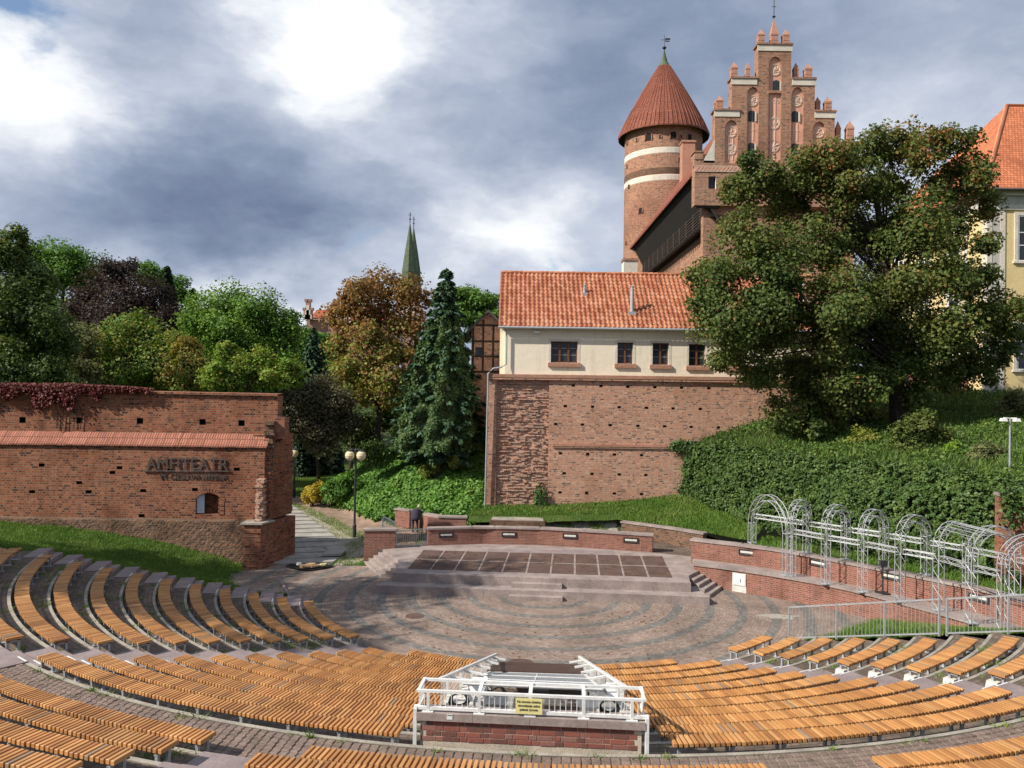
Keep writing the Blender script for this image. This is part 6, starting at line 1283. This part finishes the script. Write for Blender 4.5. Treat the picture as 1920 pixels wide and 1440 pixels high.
tag(link('grass', grass_mesh('grass', P, .2, MT['grass_blade'], .8, .022)), 'grass strip between the upper terrace wall and the ivy', 'grass', kind='stuff')
far_ = [(13.0, 52.2, 7.2), (19, 57.5, 10.0), (24, 57.8, 10.3), (28, 57.8, 10.3), (33, 57, 10.3), (40, 56, 10.3), (48, 54, 10.3), (56, 50, 10.3)]
V, F = loft(crest_h, far_, 90, 44, jit=.05, curve=lambda t: .15*np.sin(t*np.pi)); struct(link('hillside', np_mesh('hillside', V, F, MT['undergrowth'], True)))
P, N = tri_sample(V, F, 42000); tag(link('grass', grass_mesh('grass', P, .35, MT['leaf_hill'], .9, .03)), 'long grass on the hillside under the maple', 'grass', kind='stuff')
P, N = tri_sample(V, F, 42000); N = N*np.sign(N[:, 2:3]); q = np.sin(P[:, 0]*.9)*np.sin(P[:, 1]*1.1+1) > -.25; P, N = P[q], N[q]; P[:, 2] += RNG.random(len(P))*.35
tag(link('hillside_plants', leaf_mesh('hillside_plants', P, N+RNG.normal(size=P.shape)*.75, .14*(.6+.8*RNG.random(len(P))), MT['leaf_hill'])), 'leafy weeds and creepers spread over the hillside below the yellow building', 'ground cover', kind='stuff')
for k, (px_, py_, r_, dep_, m_, lb_) in enumerate(((1620, 822, 20, 44.5, 'leaf_yellowgreen', 'pale yellow-green weeds above the ivy below the maple crown'), (1850, 850, 22, 39.0, 'leaf_olive', 'low olive shrub on the slope beside the white street lamp'), (1790, 845, 16, 40.5, 'leaf_bright', 'small bright green shrub between the dark shrub and the street lamp'), (1560, 835, 16, 46.5, 'leaf_dark', 'small dark shrub at the top of the ivy near the house'))):
    zz = D(px_, py_+r_, dep_).z; bush('slope_shrub', lb_, dep_, [(px_, py_, r_), (px_-r_*.9, py_+r_*.3, r_*.7), (px_+r_*.9, py_+r_*.25, r_*.75)], m_, 3000, .13, zz-.3)
# walls on the hillside
brick_wall('garden_wall', [(18.6, 58.3), (26, 58.6), (36, 58.2), (50, 56.5)], .5, 9.0, 12.1, 'dark red brick garden wall in the shade behind the maple trunk', .15, mat='brick_new')
pR = D(1873, 1000, 32.3); brick_wall('buttress_wall', [(pR.x, 32.3), (pR.x+9, 29.5)], .6, 1.9, D(1900, 925, 32.5).z, 'brick wall with ivy on top at the far end of the terrace', .1, mat='brick_old')
P = []
for _ in range(5200): t = random.random(); P.append((pR.x+9*t+random.gauss(0, .1), 32.25-2.8*t-random.random()*.25, D(1900, 925, 32.5).z+.2-abs(random.gauss(0, .5))*(1.4 if t < .12 else .7)))
P = np.array(P); root = tag(link('ivy', leaf_mesh('ivy', P, np.tile([0, -.8, .4], (len(P), 1))+RNG.normal(size=P.shape)*.5, .15*(.6+.8*RNG.random(len(P))), MT['leaf_ivy'])), 'ivy trailing over the brick wall at the end of the terrace', 'ivy', kind='stuff')
# ivy tongue on the house wall
P = []
for cx, cy, rx, ry, k in ((1290, 838, 28, 9, 1500), (1325, 850, 30, 14, 1600), (1275, 835, 12, 7, 400), (1300, 880, 18, 28, 2200), (1290, 920, 14, 20, 1200), (1012, 935, 10, 22, 500), (1015, 955, 16, 10, 400)):
    for _ in range(k): x, y = random.gauss(cx, rx*.5), random.gauss(cy, ry*.5); P.append(tuple(D(x, y, HY-.08-random.random()*.25)))
P = np.array(P); root = empty('wall_ivy', (12, HY, 3), 'ivy climbing the house retaining wall beside the ivy bank', 'ivy'); link('foliage', leaf_mesh('foliage', P, np.tile([0, -.9, .4], (len(P), 1))+RNG.normal(size=P.shape)*.45, .15*(.6+.8*RNG.random(len(P))), MT['leaf_ivy']), root); MB().tube([D(1290, 930, HY-.05), D(1296, 880, HY-.05), D(1300, 840, HY-.05)], [.04, .03, .015], 5).build('stems', MT['bark'], root)
# ------------------------------------------------------------------ trees
mp = [(1360, 600, 52), (1345, 520, 50), (1400, 450, 55), (1330, 570, 35), (1385, 360, 40), (1430, 330, 42), (1480, 380, 55), (1440, 520, 60), (1520, 460, 65), (1510, 310, 45), (1565, 290, 42), (1600, 350, 58), (1630, 280, 40), (1690, 262, 36), (1740, 285, 42), (1790, 265, 35), (1690, 340, 50), (1770, 350, 45), (1830, 330, 38), (1845, 385, 32), (1610, 450, 65), (1700, 430, 60), (1780, 430, 45), (1580, 560, 65), (1480, 600, 58), (1390, 650, 40), (1420, 690, 38), (1500, 690, 55), (1560, 650, 55), (1660, 540, 62), (1740, 520, 58), (1810, 520, 48), (1850, 450, 25), (1640, 640, 52), (1720, 620, 58), (1800, 610, 55), (1870, 590, 45), (1885, 640, 34), (1815, 670, 42), (1750, 690, 45), (1540, 750, 50), (1480, 760, 42), (1590, 730, 45), (1520, 800, 32), (1640, 720, 35), (1790, 715, 30), (1850, 690, 32), (1405, 300, 18), (1345, 680, 24), (1450, 560, 50), (1680, 700, 34), (1620, 780, 30), (1570, 800, 30), (1720, 740, 30), (1690, 660, 34), (1660, 590, 40), (1600, 620, 40), (1440, 620, 40)]
tree('maple_tree', 'large spreading maple with reddening top in front of castle and yellow building', 47.0, mp, 'leaf_maple', 125000, .225, trunk=(1692, 765), zbase=7.7, thick=1.0, autumn=('leaf_maple_autumn', lambda P: np.clip((P[:, 2]-16)*.05+(P[:, 0]-25)*.025, 0.05, .7)*(.3+.7*(np.sin(P[:, 0]*.9+P[:, 2]*.7) > 0))), r0=.55, subs=16, spread=.27)
SPD = 57.0
conifer('spruce_tree', 'tall blue-green spruce with ivy skirts beside the house corner', (838, 506), (822, 840), SPD, 80, 'needle', 46000, .25, 4.5, droop=.5, profile=lambda f: min(1, .05+1.25*f**.9))
Pi = []; SPD = 57.0
while len(Pi) < 46000:
    y = random.triangular(570, 845, 810); x0 = 834-(y-600)*.06; w = (10+(y-506)*.22)
    if random.random() > min(1, (y-570)/110): continue
    ph = random.uniform(-1.75, 1.75); r = w*(.93+.1*math.sin(ph*7+1)+.07*math.sin(ph*13+y*.035)+.06*math.sin(y*.16+ph*5))*(.86+.2*random.random())
    px_ = x0+r*math.sin(ph); c = D(px_, y, SPD); Pi.append((c.x, SPD-r*SPD/FPX*math.cos(ph)*1.05, c.z+.0))
for _ in range(3000): x, y = random.gauss(705, 16), random.gauss(852, 11); Pi.append(tuple(D(x, y, 57+random.random())))
Pi = np.array(Pi); root = empty('ivy_mound', (-5.5, 54.5, 4), 'ivy hanging in curtains from the lower spruce over the bank', 'ivy'); link('foliage', leaf_mesh('foliage', Pi, (Pi-np.array([D(826, 720, SPD).x, SPD, 0]))*np.array([.25, .25, 0])+np.array([0, 0, .3])+RNG.normal(size=Pi.shape)*.5, .19*(.6+.8*RNG.random(len(Pi))), MT['leaf_ivy_spruce']), root)
mb = MB(); [mb.tube([D(x, 850, 55.2), D(x+8, 780, 55.6), D(825, 720, 56)], [.06, .05, .03], 5) for x in (780, 830, 860)]; mb.build('stems', MT['bark'], root)
G = 'trees beyond the ruined wall'
tree('chestnut_tree', 'rusty orange horse chestnut below the church spires', 62, [(720, 540, 40), (680, 545, 36), (770, 545, 36), (650, 590, 38), (710, 590, 45), (770, 600, 42), (640, 640, 34), (690, 640, 42), (745, 650, 45), (660, 690, 34), (720, 700, 42), (770, 680, 34), (740, 740, 30), (690, 735, 26), (655, 545, 22), (800, 560, 18)], 'leaf_chestnut', 17000, .27, (708, 826), autumn=('leaf_yellowgreen', lambda P: np.clip((16.5-P[:, 2])*.12, 0, .7)), spread=.27, group=G)
tree('dark_tree', 'tall dark tree at the picture edge behind the red creeper', 56, [(20, 470, 36), (60, 520, 40), (10, 540, 55), (75, 590, 48), (20, 620, 60), (90, 650, 45), (40, 690, 55), (100, 700, 35), (-30, 600, 60), (30, 440, 18), (-20, 480, 40)], 'leaf_dark', 22000, .27, (30, 730), zbase=4, autumn=('leaf_yellowgreen', lambda P: np.clip((P[:, 2]-18)*.08, 0, .3)), group=G)
tree('copper_beech', 'dark purple copper beech with a feathery top', 84, [(220, 525, 40), (190, 560, 45), (250, 560, 48), (290, 570, 40), (160, 580, 36), (215, 600, 50), (275, 610, 45), (320, 600, 30), (240, 500, 20), (205, 500, 16), (170, 620, 40)], 'leaf_copper', 20000, .3, (230, 700), zbase=8, group=G)
tree('green_tree', 'bright green rounded tree beside the copper beech on the hill', 98, [(95, 480, 30), (130, 485, 30), (165, 500, 28), (70, 475, 22), (110, 520, 32), (150, 530, 30)], 'leaf_green', 9000, .36, (110, 640), zbase=11, group=G)
tree('green_tree', 'mid green tree on the hill with its crown touching the sky right of the beech', 104, [(290, 520, 24), (320, 540, 26), (345, 560, 22), (270, 510, 20)], 'leaf_green', 6000, .36, (310, 660), zbase=11, group=G)
conifer('fir_tree', 'dark fir tip above the green trees at the upper edge of the hill', (42, 442), (42, 560), 90, 32, 'needle_dark', 7000, .32, 10, G)
conifer('fir_tree', 'slim dark fir rising beside the copper beech', (314, 500), (318, 620), 100, 22, 'needle_dark', 6000, .34, 11, G)
conifer('fir_tree', 'small dark fir between the beech and the bright lime-green tree', (362, 542), (362, 640), 98, 18, 'needle_dark', 4000, .34, 11, G)
tree('lime_tree', 'large bright green tree in the middle of the wooded hill', 76, [(400, 580, 38), (440, 570, 40), (480, 580, 40), (515, 600, 36), (540, 620, 30), (390, 620, 40), (440, 620, 48), (490, 640, 45), (530, 660, 34), (365, 600, 26), (420, 660, 36), (545, 600, 18)], 'leaf_green', 19000, .29, (450, 720), zbase=6, autumn=('leaf_bright', lambda P: np.full(len(P), .35)), group=G)
tree('yellow_tree', 'yellowing tree in front of the copper beech', 66, [(250, 615, 34), (220, 640, 36), (280, 640, 36), (200, 680, 36), (250, 685, 42), (300, 680, 34), (320, 640, 24), (230, 715, 30), (280, 715, 30)], 'leaf_yellowgreen', 15000, .27, (250, 740), zbase=5, autumn=('leaf_green', lambda P: np.full(len(P), .35)), group=G)
tree('olive_tree', 'thin grey-green tree next to the yellowing one', 63, [(155, 640, 30), (150, 680, 32), (170, 710, 30), (135, 660, 20)], 'leaf_olive', 6000, .25, (155, 740), zbase=5, group=G)
tree('rusty_tree', 'small tree with rust red leaves between yellow and lime-green trees', 64, [(345, 660, 26), (330, 690, 30), (365, 690, 28), (350, 715, 26), (310, 700, 24)], 'leaf_yellowgreen', 7000, .25, (345, 740), zbase=5, autumn=('leaf_chestnut', lambda P: np.full(len(P), .3)), group=G)
tree('lit_maple', 'sunlit yellow-green tree just above the end of the ruined wall', 58, [(440, 680, 32), (480, 690, 36), (520, 700, 34), (410, 705, 30), (460, 715, 34), (545, 705, 24), (430, 655, 18)], 'leaf_bright', 13000, .25, (470, 760), zbase=4, autumn=('leaf_yellowgreen', lambda P: np.full(len(P), .35)), group=G)
conifer('fir_tree', 'blue-grey fir behind the rusty chestnut', (588, 618), (588, 730), 86, 36, 'needle', 8000, .34, 5, G)
tree('green_tree', 'hazy green tree crown left of the stepped gables', 92, [(575, 640, 26), (605, 645, 24), (560, 660, 28), (610, 680, 26), (548, 620, 16)], 'leaf_green', 6000, .34, (580, 720), zbase=4, group=G)
tree('weeping_tree', 'grey-brown drooping shrub tree behind the ruined pier', 60, [(560, 750, 34), (600, 740, 36), (640, 760, 34), (580, 790, 38), (625, 800, 36), (550, 800, 28), (600, 830, 30), (655, 800, 24), (530, 760, 22)], 'leaf_greybrown', 15000, .22, (600, 880), zbase=1.2, group=G, spread=.3)
tree('yellow_tree', 'small golden tree between the drooping shrub and the chestnut trunk', 66, [(660, 720, 24), (640, 700, 20), (680, 740, 22), (650, 740, 22)], 'leaf_yellowgreen', 5000, .24, (660, 830), zbase=3, group=G)
tree('green_tree', 'rounded green tree behind the spruce and the tiled roof', 80, [(890, 560, 28), (915, 570, 24), (870, 585, 26), (900, 600, 26), (925, 590, 16), (860, 550, 16)], 'leaf_green', 8000, .3, (895, 700), zbase=5, group=G)
tree('dark_tree', 'dark tree in the shade behind the chestnut trunk', 70, [(700, 780, 34), (660, 800, 36), (740, 770, 30), (680, 830, 28), (640, 790, 26)], 'leaf_dark', 8000, .28, (690, 860), zbase=2, group=G)
for k, (px, y0, y1, w) in enumerate(((566, 790, 905, 13), (590, 820, 895, 10), (608, 815, 895, 11), (548, 800, 905, 12), (630, 830, 892, 12))):
    root = conifer('cypress_tree', ['dark column-shaped cypress at the back of the park lawn', 'slim cypress in the dark row'][k > 0]+', '+['beside the lamp globe', 'second in the row', 'third in the row', 'half hidden by the pier', 'last of the row'][k], (px, y0), (px, y1), 76+k, w, 'needle_dark', 3500, .24, 1.1, 'cypresses along the park lawn', droop=-.6, profile=lambda f: min(1, f*3.2)*(.75+.25*f))
# woodland mass filling the hill behind
Pw, Nw = [], []
for _ in range(60000):
    px = random.uniform(-80, 640); y0 = 560+max(0, px-100)*.13; py = random.uniform(y0, 745 if px < 520 else 860); p = D(px, py, random.uniform(104, 116)); Pw.append(tuple(p))
Pw = np.array(Pw); Pw += np.stack([np.sin(Pw[:, 0]*.8)*.8, np.sin(Pw[:, 2]*1.1)*1.2, np.zeros(len(Pw))], 1)
tag(link('woodland', leaf_mesh('woodland', Pw, RNG.normal(size=Pw.shape)*.6+np.array([-.2, -.7, .5]), .75, MT['leaf_green'])), 'dense woodland filling the hill behind the park trees', 'woodland', kind='stuff')
# shrubs
bush('rhododendron', 'large rounded dark shrub on the hillside below the maple trunk', 42.0, [(1725, 815, 40), (1700, 830, 30), (1755, 830, 32), (1730, 790, 24), (1700, 800, 20)], 'leaf_maple', 12000, .13, 6.5)
bush('yellow_bush', 'golden yellow flowering bush at the foot of the green bank', 59, [(590, 920, 17), (583, 930, 14), (600, 913, 12)], 'leaf_gold', 3500, .15, .9)
bush('yellow_bush', 'yellowish bush under the ivy curtains on the bank', 55.0, [(815, 872, 18), (800, 882, 14), (850, 864, 14)], 'leaf_yellowgreen', 3000, .16, 3.6)
bush('green_bush', 'dark green bush beside the golden one on the bank', 58, [(620, 915, 16), (635, 925, 18), (655, 905, 20)], 'leaf_green', 3000, .17, 1.2)
bush('green_bush', 'olive bush at the picture edge above the white street lamp', 48, [(1905, 760, 30), (1890, 790, 24), (1925, 780, 26), (1915, 820, 26)], 'leaf_olive', 5000, .18, 7)
bush('green_bush', 'row of low shrubs in the shade at the foot of the garden wall', 53, [(1560, 790, 26), (1610, 795, 24), (1660, 780, 24), (1800, 770, 26), (1840, 780, 22), (1770, 785, 20)], 'leaf_dark', 7000, .18, 8.3)
bush('green_bush', 'small bush between ivy bank and maple shade near the house', 50, [(1490, 815, 22), (1465, 825, 18), (1510, 825, 16)], 'leaf_olive', 3000, .16, 6.4)
bush('green_bush', 'light green elder bush below the white street lamp', 36, [(1905, 910, 16), (1890, 905, 10), (1920, 920, 12)], 'leaf_bright', 1500, .16, 5.4)
# trees outside the frame on the ruin side that shade the left benches and the stage front
def shade_tree(x, y, zb_, h, r, n, label):
    root = empty('shade_tree', (x, y, zb_), label, 'tree', 'trees beside the amphitheatre, outside the picture'); cl = [(x+random.uniform(-.7, .7)*r, y+random.uniform(-.7, .7)*r, zb_+h-r+random.uniform(-.8, .8)*r, r*.5) for _ in range(14)]
    branch_tubes(MB(), (x, y, zb_-.3), (x, y, zb_+h-r), cl, .4).build('trunk', MT['bark'], root, smooth=True); P, N = crown_points(cl, n); link('crown', leaf_mesh('crown', P, N, .32*(.6+.8*RNG.random(len(P))), MT['leaf_green']), root)
for k, (x, y, zb_, h, r, n) in enumerate(SHADE): shade_tree(x, y, zb_, h, r, n, ['tree beside the seating, out of view, shading the stage front', 'tree beside the seating, out of view, shading the upper curved benches', 'tree beside the seating, out of view, shading the grass bank', 'small tree out of view beside the stairs, dappling the curved benches'][k])
# ------------------------------------------------------------------ lamps
def globe_lamp(px, pyb, pyt, dep, zb_, label, two=True):
    b = D(px, pyb, dep); root = empty('street_lamp', (b.x, dep, zb_), label, 'street lamp'); zt = D(px, pyt, dep).z
    MB().lathe([(.12, zb_-.2), (.12, zb_+.9), (.075, zb_+1.0), (.06, zt+.3), (.08, zt+.35), (0, zt+.5)], (b.x, dep), 12).build('pole', MT['dark_steel'], root, smooth=True)
    for s in ((-1, 1) if two else (0,)):
        c = Vector((b.x+s*.36, dep, zt)); MB().tube([(b.x, dep, zt+.32), (b.x+s*.2, dep, zt+.42), (c.x, dep, zt+.36)], .025, 6).build('arm', MT['dark_steel'], root)
        MB().lathe([(0, c.z-.33), (.16, c.z-.28), (.27, c.z-.16), (.31, c.z), (.27, c.z+.16), (.16, c.z+.27)], (c.x, dep), 20).build('globe', MT['globe'], root, smooth=True); MB().lathe([(.17, c.z+.26), (.19, c.z+.3), (.07, c.z+.38), (0, c.z+.38)], (c.x, dep), 16).build('cap', MT['dark_steel'], root)
globe_lamp(664.5, 1005, 854, 49.5, .3, 'dark post with two cream globe lamps beside the path to the park')
globe_lamp(551, 960, 850, 62, .9, 'single cream globe lamp half hidden behind the ruined pier', False)
b = D(1893, 890, 36); root = empty('street_lamp', (b.x, 36, 6.0), 'grey pole with four flat white lamp heads above the ivy', 'street lamp'); zt = D(1893, 787, 36).z
MB().tube([(b.x, 36, 5.2), (b.x, 36, zt+.1)], .045, 8).build('pole', MT['galvanised'], root)
for k, (dx, dy) in enumerate(((-.3, 0), (.3, 0), (-.12, .3), (.12, -.3))):
    bev(MB().box(b.x+dx-.13, b.x+dx+.13, 36+dy-.12, 36+dy+.12, zt-.07, zt+.06, 0, None, .03).build('lamp_head', MT['white_paint'], root), .03); MB().bar((b.x, 36, zt+.08), (b.x+dx, 36+dy, zt+.08), .04).build('arm', MT['white_paint'], root)
# ------------------------------------------------------------------ tarpaulin with refuse by the pier
c = Zp(580, 1064, 0); root = empty('tarpaulin', (c.x, c.y, 0), 'black tarpaulin spread on the ground by the ruined pier', 'tarpaulin')
prof_ = [(1.25*math.cos(t)*(1+.12*math.sin(3*t)), .85*math.sin(t)*(1+.15*math.cos(4*t)), .03+.1*(random.random())) for t in [2*math.pi*k/20 for k in range(20)]]; mb = MB()
for k in range(20): a, b = prof_[k], prof_[(k+1) % 20]; mb.poly([(c.x, c.y, .02), (c.x+a[0]*.7, c.y+a[1]*.7, .03), (c.x+b[0]*.7, c.y+b[1]*.7, .03)]); mb.poly([(c.x+a[0]*.7, c.y+a[1]*.7, .03), (c.x+a[0], c.y+a[1], a[2]), (c.x+b[0], c.y+b[1], b[2]), (c.x+b[0]*.7, c.y+b[1]*.7, .03)])
mb.build('sheet', MT['black_plastic'], root)
for k, (dx, dy, a, w, d, h, m, lb, cat) in enumerate(((-.1, .05, .3, .55, .42, .06, 'cardboard', 'large flattened brown cardboard on the tarpaulin', 'cardboard'), (.3, -.08, -.4, .4, .3, .05, 'cardboard', 'smaller cardboard sheet overlapping the tarpaulin middle', 'cardboard'), (.72, .1, .5, .26, .16, .07, 'cream_foam', 'pale yellow foam piece on the tarpaulin edge nearest the stage', 'foam'), (-.62, .12, 1.0, .22, .14, .1, 'white_paint', 'crumpled white bag on the tarpaulin edge nearest the pier', 'bag'), (-.05, -.3, .1, .5, .12, .05, 'cardboard', 'narrow cardboard strip at the near edge of the tarpaulin', 'cardboard'))):
    M = Matrix.Translation((c.x+dx, c.y+dy, .07+.012*k)) @ Matrix.Rotation(a, 4, 'Z') @ Matrix.Rotation(.08*(k-2), 4, 'Y'); n = 7; mb = MB(); ri = [(.8*w*math.cos(t)*(1+random.uniform(-.15, .15)), d*math.sin(t)*(1+random.uniform(-.15, .15))) for t in [2*math.pi*(i+.5)/n for i in range(n)]]
    T_ = [M @ Vector((x, y, h+random.uniform(0, .05))) for x, y in ri]; B_ = [M @ Vector((x, y, 0)) for x, y in ri]; ctr = M @ Vector((0, 0, h+.05))
    for i in range(n): j = (i+1) % n; mb.poly([T_[i], T_[j], ctr]); mb.poly([B_[i], B_[j], T_[j], T_[i]])
    tag(mb.build('refuse', MT[m]), lb, cat, 'refuse on the tarpaulin')
# ------------------------------------------------------------------ person leaning on the wall, seen from behind
def skin_mesh(name, V, E, Rr, mat, parent, sub=2, root=0):
    me = bpy.data.meshes.new(name); me.from_pydata(V, E, []); o = bpy.data.objects.new(name, me); COL.objects.link(o); sk_ = o.modifiers.new('skin', 'SKIN'); sk_.use_smooth_shade = True; sb_ = o.modifiers.new('sub', 'SUBSURF'); sb_.levels = sub; sb_.render_levels = sub
    for i, v in enumerate(me.skin_vertices[0].data): v.radius = Rr[i] if isinstance(Rr[i], tuple) else (Rr[i], Rr[i]); v.use_root = i == root
    bpy.context.view_layer.update(); m2 = bpy.data.meshes.new_from_object(o.evaluated_get(bpy.context.evaluated_depsgraph_get())); bpy.data.objects.remove(o); m2.materials.clear(); m2.materials.append(MT[mat]); return link(name, m2, parent)
pp = D(778, 997, 49.4); X_, Y_, Z_ = pp.x, 49.4, .79
pers = empty('person', (X_, Y_, Z_), 'person in dark coat and trousers bending over the low wall, seen from behind', 'person')
def L_(v): return (X_+v[0]*1.15, Y_+v[1], Z_+v[2])
Vb = [(0, 0, .92), (0, .03, 1.1), (.02, .14, 1.3), (.05, .26, 1.42), (.1, .36, 1.46), (.13, .42, 1.5),
      (-.11, -.01, .86), (-.12, .03, .5), (-.12, -.03, .1), (-.13, .1, .04), (.11, -.01, .86), (.12, .04, .5), (.13, -.02, .1), (.14, .11, .04),
      (-.17, .24, 1.36), (-.27, .3, 1.12), (-.2, .5, 1.1), (.25, .28, 1.36), (.36, .36, 1.2), (.42, .56, 1.16)]
Eb = [(0, 1), (1, 2), (2, 3), (3, 4), (4, 5), (0, 6), (6, 7), (7, 8), (8, 9), (0, 10), (10, 11), (11, 12), (12, 13), (3, 14), (14, 15), (15, 16), (3, 17), (17, 18), (18, 19)]
Rb = [(.17, .13), (.17, .13), (.19, .13), (.17, .12), .07, .06, (.1, .11), .075, .055, (.05, .045), (.1, .11), .075, .055, (.05, .045), .075, .06, .045, .075, .06, .045]
skin_mesh('body', [L_(v) for v in Vb], Eb, Rb, 'cloth_dark', pers)
Vc = [(0, -.01, .72), (0, -.0, .95), (0, .05, 1.12), (.02, .16, 1.32), (.05, .27, 1.43)]; skin_mesh('coat', [L_(v) for v in Vc], [(0, 1), (1, 2), (2, 3), (3, 4)], [(.33, .22), (.31, .21), (.3, .2), (.3, .2), (.17, .14)], 'cloth_dark', pers)
skin_mesh('head', [L_((.13, .42, 1.5)), L_((.15, .47, 1.57)), L_((.16, .52, 1.62))], [(0, 1), (1, 2)], [.07, .105, .09], 'skin', pers); skin_mesh('hair', [L_((.14, .43, 1.57)), L_((.155, .47, 1.63)), L_((.16, .53, 1.67))], [(0, 1), (1, 2)], [.085, .1, .07], 'plaster_grey', pers)
for s, (hx_, hy_, hz_) in ((-1, (-.2, .5, 1.1)), (1, (.42, .56, 1.16))):
    for k in range(5): dx = (k-2)*.02; skin_mesh('finger', [L_((hx_+dx*.5, hy_, hz_)), L_((hx_+dx, hy_+.06, hz_+.005)), L_((hx_+dx*1.3, hy_+.11-(.05 if k == (4 if s < 0 else 0) else 0), hz_-.02))], [(0, 1), (1, 2)], [.016, .011, .009], 'skin', pers, 1)
